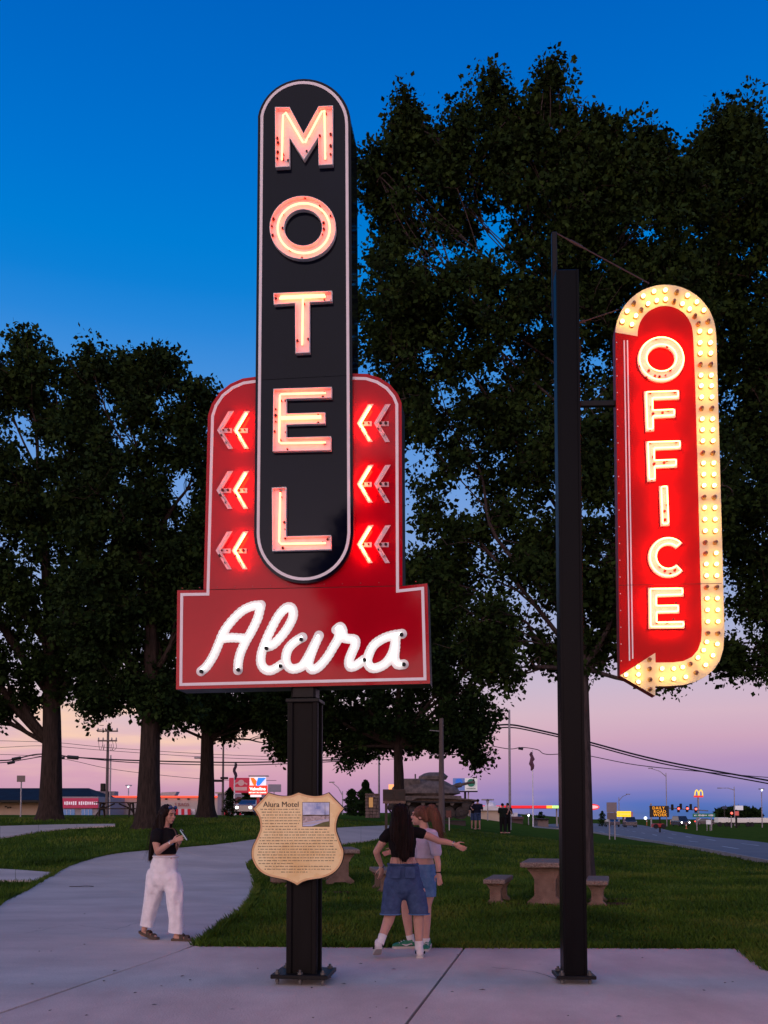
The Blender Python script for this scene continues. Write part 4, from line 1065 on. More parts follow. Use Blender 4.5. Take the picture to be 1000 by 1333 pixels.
# ---- concrete picnic sets
def pedestal(mb, cx, cy_, w, h, th, yrot=0.):
    """waisted slab leg: wide foot, narrow middle, wide head (profile in x-z, thickness in y)"""
    p = [(-.5,0), (.5,0), (.5,.10), (.40,.18), (.30,.26), (.30,.70), (.38,.82), (.5,.96), (.5,1), (-.5,1), (-.5,.96), (-.38,.82), (-.30,.70), (-.30,.26), (-.40,.18), (-.5,.10)]
    p = [(-.5,0), (-.28,0), (-.2,.06), (.2,.06), (.28,0)]+p[1:]
    mb.prism([(a*w, b*h) for a, b in p], cy_-th/2, cy_+th/2, lambda x, y, z: (x+cx, y, z))
def stone_table(px, Yd, rz, name='concrete_table', label='', w=.78, l=1.5, h=.72):
    b = gxy(px, Yd); t = thing(name, label, 'table', (b.x, b.y, b.z-.02), rz)
    m = MB(); m.cbox((0, 0, h-.045), (w, l, .09), .018); m.build('table_top', M_stonet, t)
    for s in (-1, 1): m = MB(); pedestal(m, 0, s*l*.34, .58, h-.092, .13); m.build('leg', M_stone, t)
    return t
def stone_bench(b, rz, label, w=.36, l=1.25, h=.43):
    t = thing('concrete_bench', label, 'bench', (b.x, b.y, b.z-.02), rz)
    m = MB(); m.cbox((0, 0, h-.04), (w, l, .08), .014); m.build('seat', M_stonet, t)
    for s in (-1, 1): m = MB(); pedestal(m, 0, s*l*.33, .30, h-.082, .12); m.build('leg', M_stone, t)
    return t
RZ = R(-14)
t1 = stone_table(712, 16.4, RZ, label='concrete table with pebbled top on the lawn, partly behind the office sign post', l=1.45)
c = Vector(t1.location); r_ = Vector((math.cos(RZ), math.sin(RZ), 0))
for s, lb in ((-.83, 'low concrete bench left of the pebbled concrete table'), (.83, 'low concrete bench right of the table, half hidden by the black post')):
    p = c+r_*s; p.z = Tz(p.x, p.y); stone_bench(p, RZ, lb)
RZ2 = R(8)
t2 = stone_table(440, 20.5, RZ2, label='concrete table seen past the right edge of the shield plaque')
c = Vector(t2.location)
for dx, dy, lb in ((.95, -1.6, 'concrete bench just left of the hugging women'), (-.9, -.8, 'concrete bench mostly hidden behind the shield plaque')):
    p = c+Vector((dx, dy, 0)); p.z = Tz(p.x, p.y); stone_bench(p, RZ2, lb)
p = gp(363, 1150); st = thing('concrete_bollard', 'pale round concrete foot peeping out under the left side of the plaque', 'bollard', (p.x, p.y+.1, p.z))
m = MB(); m.lathe([(.16, 0), (.19, .03), (.19, .12), (.15, .17), (.12, .34), (.14, .38), (.13, .42)], (0, 0, 0), 16); m.build('foot', M_stone, st, smooth=True)

# ---- wooden A-frame picnic table on the left
b = gxy(152, 48); pt = thing('picnic_table', 'dark wooden picnic table between the two big left trunks', 'picnic table', (b.x, b.y, b.z), R(8))
for k in range(5): m = MB(); m.box((0, -.30+k*.15, .75), (2.1, .135, .045)); m.build('plank', M_wood, pt)
for s in (-1, 1):
    for k in range(2): m = MB(); m.box((0, s*(.62+k*.15), .45), (2.1, .135, .045)); m.build('seat_plank', M_wood, pt)
for sx in (-.72, .72):
    m = MB(); m.box((sx, 0, .41), (.05, 1.5, .09)); m.build('cross_beam', M_wood, pt)
    m = MB(); m.box((sx, 0, .705), (.05, .7, .07)); m.build('cross_beam', M_wood, pt)
    for s in (-1, 1):
        m = MB(); m.tube([(sx+.04*s, s*.72, 0), (sx+.04*s, s*.22, .72)], .05, 4); m.build('leg', M_wood, pt)
# side braces that read as an X from the front
for s in (-1, 1): m = MB(); m.tube([(s*.72, 0, .43), (s*.10, 0, .70)], .035, 4); m.build('brace', M_wood, pt)
for s in (-1, 1): m = MB(); m.tube([(s*1.0, -.5, .0), (s*.55, -.12, .72)], .045, 4); m.build('leg', M_wood, pt)

# ---- poles, wires
def pole(name, label, cat, px, Yd, ytop, r0, r1, mat, n=10):
    b = gxy(px, Yd); h = at(px, ytop, Yd).z-b.z
    t = thing(name, label, cat, (b.x, b.y, b.z-.1)); m = MB(); m.tube([(0, 0, 0), (0, 0, h+.1)], [r0, r1], n); m.build('pole', mat, t, smooth=True); t['h'] = h; return t, h
def px_w(px_width, Yd): return px_width/F*Yd/2
up, h = pole('utility_pole', 'wooden utility pole with two crossarms above the dark picnic table', 'utility pole', 139, 110, 944, px_w(4.6, 110), px_w(3, 110), M_polew)
for yy, w in ((952, 27), (964.5, 25)):
    z = at(139, yy, 110).z-up.location.z; wm = w/F*110
    m = MB(); m.box((0, -.2, z), (wm, .14, .16)); m.build('crossarm', M_polew, up)
    for s in (-.92, -.45, .45, .92): m = MB(); m.lathe([(.05, 0), (.09, .12), (.05, .3)], (s*wm/2, -.2, z+.08), 6); m.build('insulator', M_galv, up)
for s in (-.9, -.5, .5, .8):
    x0 = s*1.15; z = at(139, 964.5, 110).z-up.location.z
    m = MB(); m.tube(smooth_pts([(x0, -.2, z), (x0+.15, -.3, z-.8), (x0*.7, -.3, z-1.1), (x0*.5, -.2, z-.4)], 4), .025, 4); m.build('jumper_wire', M_wire, up)
z = at(139, 1025, 110).z-up.location.z
m = MB(); m.cbox((-.45, -.1, z), (.5, .4, .9), .05); m.build('switch_box', M_dark, up)
m = MB(); m.tube([(.35, 0, 0), (.35, 0, at(139, 983, 110).z-up.location.z)], .09, 6); m.build('conduit', M_galv, up)
p2_, h = pole('light_pole', 'thin dark pole with two small lamp boxes left of the red pole sign', 'light pole', 290, 95, 966, px_w(3.6, 95), px_w(2.2, 95), M_polew)
for yy, dx in ((1013, .15), (1016.5, -.45)):
    z = at(290, yy, 95).z-p2_.location.z; m = MB(); m.cbox((dx, -.15, z), (.75, .3, .22), .03); m.build('lamp_box', M_dark, p2_)
p3_, h = pole('flagpole', 'slim pale pole with a furled dark flag in front of the red pole sign', 'flagpole', 305, 90, 992, px_w(2.4, 90), px_w(1.4, 90), M_whitep)
zt_ = at(305, 992, 90).z-p3_.location.z; zb_ = at(305, 1016, 90).z-p3_.location.z
m = MB(); m.tube([(.05+.10*math.sin(i*1.3), 0, zt_-(zt_-zb_)*i/8) for i in range(9)], [.06, .1, .13, .15, .14, .16, .13, .1, .04], 7); m.build('flag', pm('flag_cloth', (.04, .02, .035), rough=.9, var=.4, scale=3), p3_, smooth=True)
p4_, h = pole('flagpole', 'tall thin grey pole beside the stone monument, reaching into the tree crown', 'flagpole', 493.5, 66, 946, px_w(3, 66), px_w(2, 66), M_galv)
m = MB(); m.sph((0, 0, h+.15), .12); m.build('finial', M_galv, p4_)
p5_, h = pole('utility_pole', 'thick brown wooden pole on the lawn in front of the tank', 'utility pole', 575, 40, 935, px_w(8.6, 40), px_w(5.4, 40), M_polew)
for yy in (952, 983): 
    z = at(575, yy, 40).z-p5_.location.z; m = MB(); m.tube([(0, 0, z), (-.5, -.1, z+.03)], .02, 5); m.build('bracket', M_galv, p5_)
p6_, h = pole('utility_pole', 'bare grey wooden pole carrying the thick cables right of the tree', 'utility pole', 664, 70, 924, px_w(3.6, 70), px_w(2.8, 70), M_galv)
p7_, h = pole('flagpole', 'white flagpole with a limp striped flag left of the office sign post', 'flagpole', 694, 120, 976, px_w(1.7, 120), px_w(1.0, 120), M_whitep)
zt_ = at(694, 979, 120).z-p7_.location.z; zb_ = at(694, 1003, 120).z-p7_.location.z
m = MB(); m.tube([(-.1-.10*math.sin(i*1.7), 0, zt_-(zt_-zb_)*i/8) for i in range(9)], [.12, .22, .2, .3, .22, .3, .26, .22, .08], 7); m.build('flag', pm('flag_red', (.16, .05, .07), rough=.9, col2=(.05, .03, .06), scale=2.5), p7_, smooth=True)
def power_line(pts, Yd, r, label, boxes=()):
    P_ = [at(x, y, Yd+(d[0] if d else 0)) for x, y, *d in pts]; o_ = P_[0].copy()
    t = thing('overhead_cable', label, 'cable', o_); Q = smooth_pts([p-o_ for p in P_], 6)
    m = MB(); m.tube(Q, r, 5); m.build('cable', M_wire, t, smooth=True)
    for x0, y0, x1, y1, rr in boxes:
        m = MB(); m.tube([at(x0, y0, Yd)-o_, at(x1, y1, Yd)-o_], rr, 8); m.build('splice_case', M_wire, t, smooth=True)
power_line([(-80,990), (0,990), (20,988), (48,982), (75,983), (100,986), (180,990), (300,992.5), (380,991), (460,988)], 70, .05, 'upper thick cable with splice cases running behind the left trunks', [(16,988.5,27,986.5,.12), (88,985.5,102,986.5,.14), (76,986.5,84,986.8,.10)])
power_line([(-80,996), (0,993), (30,989), (55,985), (80,984), (110,987), (180,993), (300,996), (380,994), (460,990)], 71, .035, 'lower thick cable just beneath the spliced one at left', [(10,993.5,19,991.8,.11)])
power_line([(-80,963), (60,966), (139,973), (260,981), (400,986), (520,984)], 109, .028, 'topmost thin wire at left passing the utility pole')
power_line([(-80,975), (0,973), (60,971), (139,977), (260,985), (400,990), (520,988)], 109.5, .028, 'second thin wire at left under the topmost one')
power_line([(-80,980), (60,985), (139,1000), (200,1008), (280,1015), (360,1016)], 111, .028, 'low sagging wire crossing behind the second trunk')
power_line([(560,962), (610,950), (640,945), (664,943.5), (690,948), (755,963), (860,990), (1000,1016), (1090,1032)], 70, .065, 'upper heavy cable sagging right across the sunset sky')
power_line([(560,968), (610,955), (640,949), (664,947), (690,951), (755,966), (860,993.5), (1000,1020), (1090,1037)], 70.3, .05, 'lower heavy cable close under the upper one at right')
power_line([(640,971), (664,975), (680,973), (700,976), (712,982), (755,982), (830,996), (930,1006), (1000,1012), (1090,1018)], 72, .03, 'thin wavy wire under the two heavy cables', [(675,974,681,975,.10)])

# ---- signpost left, street lights
b = gxy(27, 60); t = thing('sign_post', 'small blank square sign on a thin post left of the first trunk', 'sign', (b.x, b.y, b.z))
h = at(27, 1010, 60).z-b.z
m = MB(); m.tube([(0, 0, 0), (0, 0, h)], .045, 6); m.build('post', M_galv, t); m = MB(); m.cbox((0, -.06, h-.18), (.52, .03, .40), .008); m.build('sign_plate', pm('sign_back', (.16, .13, .13), rough=.5, metal=.3), t)
def street_light(px, Yd, ytop, arm_px, label, lamp=None, arm_rise=.6, double=False):
    t, h = pole('street_light', label, 'street light', px, Yd, ytop, px_w(1.6, Yd), px_w(1.0, Yd), M_galv, 6)
    L_ = arm_px/F*Yd
    for s in ((1, -1) if double else (1,)):
        e = Vector((s*L_, 0, h+arm_rise)); m = MB(); m.tube([(0, 0, h-.6), (s*L_*.4, 0, h-.1+arm_rise*.5), e], [.09, .07, .05], 5); m.build('arm', M_galv, t)
        m = MB(); m.cbox(e, (.9, .35, .18), .04); hd = m.build('lamp_head', M_galv, t)
        if lamp: m = MB(); m.sph(e-Vector((0, .2, .2)), lamp, 2); m.build('lamp_lens', M_lamp, t)
    return t
M_lamp = pm('lamp_white', (.8, .8, .8), rough=.3, emit=(.80, .92, 1.), es=9)
M_warm = pm('lamp_warm', (.8, .8, .8), rough=.3, emit=(1., .72, .38), es=6)
street_light(868, 190, 1006, -20, 'tall street light rising behind the message board, arm to the left', arm_rise=1.0)
street_light(806, 210, 1038, 12, 'faint street light behind the grey road sign, arm to the right', arm_rise=.8)
street_light(956.5, 200, 1024, -19, 'street light near the white trailers, long arm to the left', arm_rise=-.2)
street_light(992, 160, 1031, 0, 'lit street lamp at the far right edge', lamp=.12)
street_light(446, 160, 1030, -14, 'curved street light left of the dark evergreen', arm_rise=1.6)
street_light(167, 140, 1027, 0, 'small lit lamp on the roofline left of the woman', lamp=.09)
street_light(270, 100, 989, -12, 'street light arm beside the third trunk', arm_rise=.3)
street_light(635, 120, 1040, 3.5, 'double lamp post in front of the white domed building', double=True, arm_rise=0)
street_light(459, 120, 1039, 0, 'lit lamp between the street light and the dark evergreen', lamp=.08)
street_light(688, 150, 1064, 0, 'bluish lit lamp low by the road', lamp=.12)

# ---- left buildings
M_wall = pm('tan_wall', (.50, .40, .31), rough=.85, var=.08, scale=1)
M_roofb = pm('blue_metal_roof', (.012, .014, .022), rough=.7, var=.15, scale=.6, spec=.08)
M_signr = pm('lit_red_panel', (.3, .01, .05), rough=.5, emit=(.30, .015, .06), es=.5)
M_txt = pm('lit_white_letters', (.8, .8, .8), rough=.5, emit=(.7, .45, .6), es=.4)
def face(P0, P1):   # px (x0,ybottom),(x1,ytop) at depth
    pass
def bpx(px, py, Yd, root): q = at(px, py, Yd); return q.x-root.location.x, q.z-root.location.z
def bx(name, root, x0, x1, y0, y1, Yd, depth, mat, parent=None, cham=0):
    a = bpx(x0, y1, Yd, root); c = bpx(x1, y0, Yd, root); m = MB()
    if name in ('leg', 'pole', 'post', 'column', 'wall', 'legs_panel', 'stake', 'mast') and a[1] > -.3: a = (a[0], -.3)
    d = ((a[0]+c[0])/2, Yd-root.location.y+depth/2, (a[1]+c[1])/2); s = (abs(c[0]-a[0]), depth, abs(c[1]-a[1]))
    (m.cbox(d, s, cham) if cham else m.box(d, s)); return m.build(name, mat, parent or root)
b = gxy(40, 120); q1 = thing('shop_building', 'low tan shop with a dark blue hipped roof and a red sign band', 'building', (b.x, b.y, b.z-.3))
bx('wall', q1, -60, 82, 1043, 1066, 120, 14, M_wall)
bx('wall', q1, 79, 128, 1037, 1066, 117, 12, pm('grey_wall', (.30, .28, .30), rough=.8, var=.1))
def roof(root, pts0, Yd, depth, zlow, zhigh, name, mat):
    x0, x1 = pts0; a = bpx(x0, zlow, Yd, root); c = bpx(x1, zlow, Yd, root); hgt = bpx(x0, zhigh, Yd, root)[1]; y0 = Yd-root.location.y-.8; y1 = y0+depth
    k = (hgt-a[1])*1.9
    vs = [(a[0], y0, a[1]), (c[0], y0, a[1]), (c[0], y1, a[1]), (a[0], y1, a[1]), (a[0]+k, (y0+y1)/2, hgt), (c[0]-k, (y0+y1)/2, hgt)]
    m = MB(); m.add(vs, [(0, 1, 5, 4), (1, 2, 5), (2, 3, 4, 5), (3, 0, 4), (0, 3, 2, 1)]); m.build(name, mat, root)
roof(q1, (-75, 128), 118, 16, 1043, 1024, 'roof', M_roofb)
bx('fascia', q1, -75, 128, 1041.6, 1044.5, 117, .4, M_dark)
sb = bx('sign_band', q1, 81, 127.5, 1039, 1052, 116.6, .3, M_signr)
s_, z_ = bpx(106, 1045.5, 116.4, q1); text_obj('sign_lettering', 'SERVICE CENTER', .62, M_txt, sb, (s_, 116.4-q1.location.y, z_), depth=.02) if False else None
for k in range(2):
    xx = s_-1.15+k*2.3; m = MB(); rd = random.Random(k+4)
    for j in range(6 if k == 0 else 9): m.box((s_-2.0+j*.26+(0 if k == 0 else 1.75), 116.45-q1.location.y, z_), (.17, .03, rd.choice((.36, .44, .36))))
    o = m.build('sign_lettering', M_txt, sb); o['kind'] = 'stuff'
for x0, x1 in ((82.5,97), (106,120)):
    w = bx('window', q1, x0, x1, 1053.5, 1063, 116.9, .1, pm('window_blue', (.03, .07, .16), rough=.15, emit=(.05, .14, .34), es=.6))
    for f in (.33, .66): bx('mullion', q1, x0+(x1-x0)*f-.3, x0+(x1-x0)*f+.3, 1053.5, 1063, 116.8, .06, M_whitep, w)
m = MB(); 
for xx, yy in ((8,1050), (11,1051.5), (14,1051)):
    a = bpx(xx, yy, 119.9, q1); m.box((a[0], 119.8-q1.location.y, a[1]), (.22, .1, .16))
m.build('wall_lamp', M_dark, q1)
b = gxy(230, 130); q2 = thing('diner_building', 'long cream building with a glowing red roof edge and red striped awnings', 'building', (b.x, b.y, b.z-.3))
M_creamw = pm('cream_wall', (.52, .46, .42), rough=.85, var=.07, scale=.8)
bx('wall', q2, 118, 300, 1037, 1066, 130, 16, M_creamw)
bx('roof_edge', q2, 117, 301, 1036, 1038, 129.6, .5, pm('neon_edge', (.5, .02, .01), rough=.4, emit=(1., .09, .04), es=1.3))
for x0, x1, y0, y1 in ((122,137,1029.5,1036), (137,149,1030,1036), (141,145,1031,1035)): bx('rooftop_unit', q2, x0, x1, y0, y1, 131.5, 2, pm('rooftop_metal', (.16, .15, .17), rough=.5, var=.3))
m = MB(); a = bpx(210, 1034, 132, q2); m.add([(a[0], 1.2, a[1]-.2), (a[0]+2.0, 1.2, a[1]-.2), (a[0]+2.3, 1.2, a[1]+.35), (a[0]+.2, 1.2, a[1]+.25), (a[0], 3.2, a[1]-.2), (a[0]+2.0, 3.2, a[1]-.2), (a[0]+2.3, 3.2, a[1]+.35), (a[0]+.2, 3.2, a[1]+.25)], [(0,1,2,3), (4,7,6,5), (3,2,6,7), (0,4,5,1), (1,5,6,2), (0,3,7,4)]); m.build('rooftop_cover', M_galv, q2)
for i, xx in enumerate((215, 231, 244, 180, 262)): bx('wall_vent', q2, xx, xx+3, 1039.2, 1041, 129.9, .15, M_dark)
s_, z_ = bpx(237, 1047.5, 129.9, q2); text_obj('wall_lettering', 'S BAGS', .62, pm('faded_red', (.30, .05, .05), rough=.7), q2, (s_, 129.85-q2.location.y, z_), depth=.01)
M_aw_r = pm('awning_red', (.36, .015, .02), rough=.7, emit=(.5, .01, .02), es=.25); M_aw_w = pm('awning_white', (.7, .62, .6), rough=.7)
def awning(x0, x1, y0, y1, Yd, root, n=6, dark=False):
    for k in range(n):
        xa = x0+(x1-x0)*k/n; xb = x0+(x1-x0)*(k+1)/n; a = bpx(xa, y0, Yd, root); c = bpx(xb, y1, Yd, root); Y0 = Yd-root.location.y; sh_ = (c[0]-a[0])*.7
        m = MB(); m.add([(a[0]+sh_*0, Y0, a[1]), (c[0], Y0, a[1]), (c[0]+sh_, Y0-1.3, c[1]), (a[0]+sh_, Y0-1.3, c[1]), (a[0], Y0, c[1]), (c[0], Y0, c[1])], [(0, 1, 2, 3), (0, 3, 4), (1, 5, 2), (4, 3, 2, 5), (0, 4, 5, 1)]); m.build('awning_panel', M_aw_r if k % 2 == 0 else M_aw_w, root)
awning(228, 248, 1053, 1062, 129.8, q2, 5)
bx('door', q2, 249, 254, 1053, 1066, 129.85, .1, M_whitep)
b = gxy(315, 115); q3 = thing('striped_awning_shop', 'grey wall with dim red striped awnings behind the two thin poles', 'building', (b.x, b.y, b.z-.3))
bx('wall', q3, 283, 345, 1033, 1066, 115, 10, pm('mauve_wall', (.26, .23, .30), rough=.8, var=.1))
bx('roof_edge', q3, 280, 304, 1031, 1033, 114.6, .5, M_wall)
m = MB(); a = bpx(311, 1044, 114.9, q3); m.lathe([(0.01, -.1), (.62, -.1), (.62, 0), (.01, 0)], (a[0], 114.9-q3.location.y, a[1]), 14, 'y'); m.build('round_emblem', pm('dark_red', (.10, .02, .03), rough=.7), q3)
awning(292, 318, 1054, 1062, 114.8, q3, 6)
# pole signs
b = gxy(300, 88); s1 = thing('pole_sign', 'plain dark red rectangular pole sign with faint pale ornament', 'sign', (b.x+.9, b.y+3, b.z))
M_sred = pm('sign_dark_red', (.28, .012, .03), rough=.5, emit=(.42, .015, .05), es=.55)
bx('panel', s1, 298, 325, 1012.5, 1032, 91, .6, M_sred, cham=.05)
M_pale = pm('pale_print', (.5, .33, .33), rough=.6, emit=(.5, .25, .26), es=.3)
m = MB(); 
for k in range(9):
    a = bpx(306+k*1.9, 1017.5+abs(k-4)*.75, 90.9, s1); m.box((a[0], 90.9-s1.location.y, a[1]), (.11, .05, .16))
a = bpx(314, 1019, 90.9, s1); m.lathe([(.3, -.03), (.3, .02)], (a[0], 90.9-s1.location.y, a[1]), 10, 'y')
m.build('ornament', M_pale, s1)['kind'] = 'stuff'
bx('caption_strip', s1, 304.5, 321.5, 1024.5, 1029, 90.95, .1, M_pale)
bx('leg', s1, 302, 303.6, 1032, 1066, 91.2, .2, M_dark)
b = gxy(335, 92); s2 = thing('pole_sign', 'bright white and red lit pole sign with an orange and blue V emblem', 'sign', (b.x, b.y, b.z))
bx('cap', s2, 323.5, 349, 1009.3, 1010.8, 89, .7, M_galv)
M_lw = pm('lit_white', (.8, .8, .8), rough=.5, emit=(.95, .80, .86), es=.75)
bx('emblem_panel', s2, 325, 346, 1011.5, 1023, 89.1, .4, M_lw)
def vpoly(pts, mat, name, yy=88.95):
    m = MB(); P_ = [bpx(x, y, yy, s2) for x, y in pts]; m.prism(P_, yy-s2.location.y-.03, yy-s2.location.y); return m.build(name, mat, s2)
vpoly([(326,1012.5), (330.5,1012.5), (334.5,1017), (333,1023), (331,1023), (328.5,1019)], pm('lit_orange', (.5, .1, .01), emit=(1., .13, .01), es=1.2), 'emblem_orange')
vpoly([(336,1012.5), (346.5,1012.5), (337.5,1023), (334.5,1023), (333.8,1020)], pm('lit_blue', (.02, .1, .5), emit=(.02, .22, .95), es=1.1), 'emblem_blue')
rp = bx('red_panel', s2, 324, 347.5, 1022.5, 1034, 89, .5, pm('lit_red', (.5, .02, .01), emit=(1., .035, .01), es=1.2))
s_, z_ = bpx(335.5, 1027, 88.9, s2); text_obj('lettering', 'Valvoline', .40, pm('lit_letters', (.8, .8, .8), emit=(1, .9, .8), es=1.4), rp, (s_, 88.85-s2.location.y, z_), depth=.02, bold=.012)
s_, z_ = bpx(335.5, 1031.8, 88.9, s2); text_obj('lettering', 'INSTANT OIL CHANGE', .155, MATS['lit_letters'], rp, (s_, 88.85-s2.location.y, z_), depth=.02, bold=.006)
bx('white_strip', s2, 326, 340, 1034.5, 1037.5, 89, .3, M_lw)
bx('leg', s2, 334, 337.5, 1037.5, 1066, 89.2, .4, pm('leg_red', (.30, .01, .01), rough=.5, emit=(.5, .01, .01), es=.2))
b = gxy(358, 100); t = thing('road_sign', 'back of a plain grey sign peeking out between plaque and pole sign', 'sign', (b.x, b.y, b.z)); bx('plate', t, 349, 366, 1021, 1031, 100, .1, pm('grey_plate', (.30, .28, .33), rough=.5)); bx('leg', t, 356, 357.4, 1031, 1066, 100.1, .1, M_galv)

# ---- stone monument, framed board, tank
M_mason = pm('fieldstone', (.13, .09, .075), rough=.95, col2=(.26, .19, .16), scale=3, bump=.6)
b = gxy(485, 62); mo = thing('stone_monument', 'square fieldstone pillar with a small lit plaque left of the women', 'monument', (b.x, b.y, b.z))
W_ = 17/F*62; H_ = at(485, 1035, 62).z-b.z
m = MB(); m.box((0, 0, H_/2-.05), (W_-.06, W_-.06, H_-.1)); m.build('core', M_bed, mo)
rd = random.Random(9); rows = 7
for rw in range(rows):
    x = -W_/2
    while x < W_/2-.05:
        w = min(rd.uniform(.16, .34), W_/2-x); 
        if W_/2-x-w < .08: w = W_/2-x
        m = MB(); m.cbox((x+w/2, -W_/2+rd.uniform(-.015, .02), H_*(rw+.5)/rows-.03), (w-.02, .14, H_/rows-.02), .018); m.build('stone', M_mason, mo); x += w
for sx in (-1, 1):
    for rw in range(rows): m = MB(); m.cbox((sx*(W_/2-.02), .05, H_*(rw+.5)/rows-.03), (.12, W_-.12, H_/rows-.02), .018); m.build('stone', M_mason, mo)
m = MB(); m.cbox((0, 0, H_+.03), (W_+.1, W_+.1, .12), .02); m.build('capstone', M_stone, mo)
a = bpx(483, 1050, 62-W_/2-.05, mo); m = MB(); m.box((a[0]-.0, -W_/2-.075, bpx(484, 1044.5, 61.5, mo)[1]), (.26, .03, .62)); m.build('plaque', pm('lit_plaque', (.5, .3, .12), rough=.4, emit=(.55, .26, .08), es=.45), mo)
b = gxy(513, 36); bd = thing('notice_board', 'brown framed wooden notice board low behind the dark haired woman', 'board', (b.x, b.y, b.z))
x0, z0_ = bpx(498.5, 1042.5, 36, bd); x1, z1_ = bpx(528, 1027.5, 36, bd)
m = MB(); m.cbox(((x0+x1)/2, 0, (z0_+z1_)/2), (x1-x0, .1, z1_-z0_), .01); fb = m.build('frame', M_wood, bd)
for s in (-.25, .25): m = MB(); m.box(((x0+x1)/2+s*(x1-x0)*.92, -.055, (z0_+z1_)/2), ((x1-x0)*.42, .02, (z1_-z0_)*.74)); m.build('panel', pm('board_brown', (.035, .012, .008), rough=.6, col2=(.015, .015, .01), scale=4), bd)
m = MB(); m.box(((x0+x1)/2, 0, z0_-.05), ((x1-x0)*1.0, .14, .1)); m.build('ledge', M_stone, bd)
for s in (-.3, .3): m = MB(); m.box(((x0+x1)/2+s, 0, z0_/2-.05), (.1, .1, z0_)); m.build('leg', M_wood, bd)
b = gxy(565, 64); tk = thing('army_tank', 'old tan army tank on display, gun pointing right, behind the hugging women', 'tank', (b.x, b.y, b.z))
M_tank = pm('tank_paint', (.07, .055, .045), rough=.85, col2=(.21, .165, .14), scale=3.2, bump=.5); M_trk = pm('track_steel', (.014, .012, .011), rough=.7, var=.4, scale=6)
def TP(pts): return [bpx(x, y, 64, tk) for x, y in pts]
m = MB(); m.box((bpx(552, 1060, 64, tk)[0], 1.8, -.35), (5.6, 3.0, .9)); m.build('plinth', pm('plinth_dark', (.06, .05, .045), rough=.95, var=.3, scale=3), tk)
m = MB(); m.prism(TP([(505,1041), (520,1036), (585,1035), (601,1036), (602,1040), (623,1041), (622,1043.5), (505,1043.5)]), .35, 2.9); hull = m.build('hull', M_tank, tk)
m = MB(); m.prism(TP([(508,1043.6), (618,1043.6), (600,1056), (520,1056)]), .62, 2.6); m.build('lower_hull', M_trk, tk)
m = MB(); m.prism(TP([(500,1040), (540,1036.5), (548,1036), (580,1037), (622,1041), (622,1042.5), (580,1039.5), (544,1039), (536,1042), (500,1042)]), -.05, .6); m.build('fender', M_tank, tk)
m = MB(); m.prism(TP([(500,1040), (540,1036.5), (548,1036), (580,1037), (622,1041), (622,1042.5), (580,1039.5), (544,1039), (536,1042), (500,1042)]), 2.65, 3.3); m.build('fender', M_tank, tk)
for yy0, yy1 in ((0, .55), (2.7, 3.25)):
    o1 = smooth_pts([Vector((a, 0, c)) for a, c in TP([(503,1049), (506,1043), (520,1042), (560,1043), (600,1043.5), (612,1044), (616,1048), (612,1055), (603,1063), (560,1064.5), (517,1064), (508,1057)])], 5, True)
    P_ = [(p.x, p.z) for p in o1]; m = MB(); band(m, P_, inset(P_, .10), yy0, yy1); tr = m.build('track', M_trk, tk)
    for k in range(0, len(P_), 1):
        m_ = MB(); 
    for k in range(6):
        a = bpx(519+k*16.4, 1058.3, 64, tk); m = MB(); m.lathe([(.10, -.06), (.16, -.06), (.20, .02), (.36, .02), (.38, -.02), (.42, -.02), (.42, .3), (.1, .3)], (a[0], yy0+.05, a[1]), 18, 'y'); m.build('road_wheel', pm('wheel_paint', (.06, .048, .042), rough=.85, var=.3, scale=4), tk, smooth=True)
    for x_, y_ in ((512, 1048.5), (608, 1049)):
        a = bpx(x_, y_, 64, tk); m = MB(); m.lathe([(.08, -.05), (.30, 0), (.34, 0), (.34, .3), (.1, .3)], (a[0], yy0+.05, a[1]), 14, 'y'); m.build('end_wheel', MATS['wheel_paint'], tk, smooth=True)
    for k in range(4):
        a = bpx(532+k*19, 1046, 64, tk); m = MB(); m.lathe([(.13, 0), (.13, .3)], (a[0], yy0+.05, a[1]), 10, 'y'); m.build('return_roller', M_tank, tk)
# turret: lofted rounded form
def loft(mb, rings, n=20, cap=True):
    vs = []
    for cx, cy_, cz, rx, ry, *e in rings:
        pw_ = e[0] if e else 1.
        for k in range(n):
            a = 2*math.pi*k/n; c_, s_ = math.cos(a), math.sin(a); c_ = math.copysign(abs(c_)**pw_, c_); s_ = math.copysign(abs(s_)**pw_, s_); vs.append((cx+rx*c_, cy_+ry*s_, cz))
    fs = [(i*n+k, i*n+(k+1) % n, (i+1)*n+(k+1) % n, (i+1)*n+k) for i in range(len(rings)-1) for k in range(n)]
    if cap: fs += [tuple(range(n))[::-1], tuple((len(rings)-1)*n+k for k in range(n))]
    mb.add(vs, fs)
cxm_, zb = bpx(556, 1035.5, 65.5, tk); _, zt1 = bpx(556, 1014.5, 65.5, tk)
hh = zt1-zb
m = MB(); loft(m, [(cxm_+.1, 1.6, zb-.1, 1.35, 1.3), (cxm_, 1.6, zb+hh*.12, 2.3, 1.45, .8), (cxm_-.15, 1.6, zb+hh*.45, 2.25, 1.35, .8), (cxm_-.3, 1.6, zb+hh*.8, 1.75, 1.0, .8), (cxm_-.35, 1.6, zb+hh*.98, 1.4, .7, .8)]); tu = m.build('turret', M_tank, tk, smooth=True)
a = bpx(532, 1021, 65, tk); m = MB(); m.cbox((a[0], 1.6, a[1]), (1.6, 2.2, .75), .06); m.build('bustle_rack', M_tank, tk)
a = bpx(565, 1008, 65, tk); m = MB(); loft(m, [(a[0]-.1, 1.5, a[1]-.35, .95, .75), (a[0], 1.5, a[1]-.12, 1.0, .75), (a[0]+.05, 1.5, a[1]+.08, .70, .55), (a[0]+.15, 1.5, a[1]+.15, .5, .4)]); m.build('cupola', M_tank, tk, smooth=True)
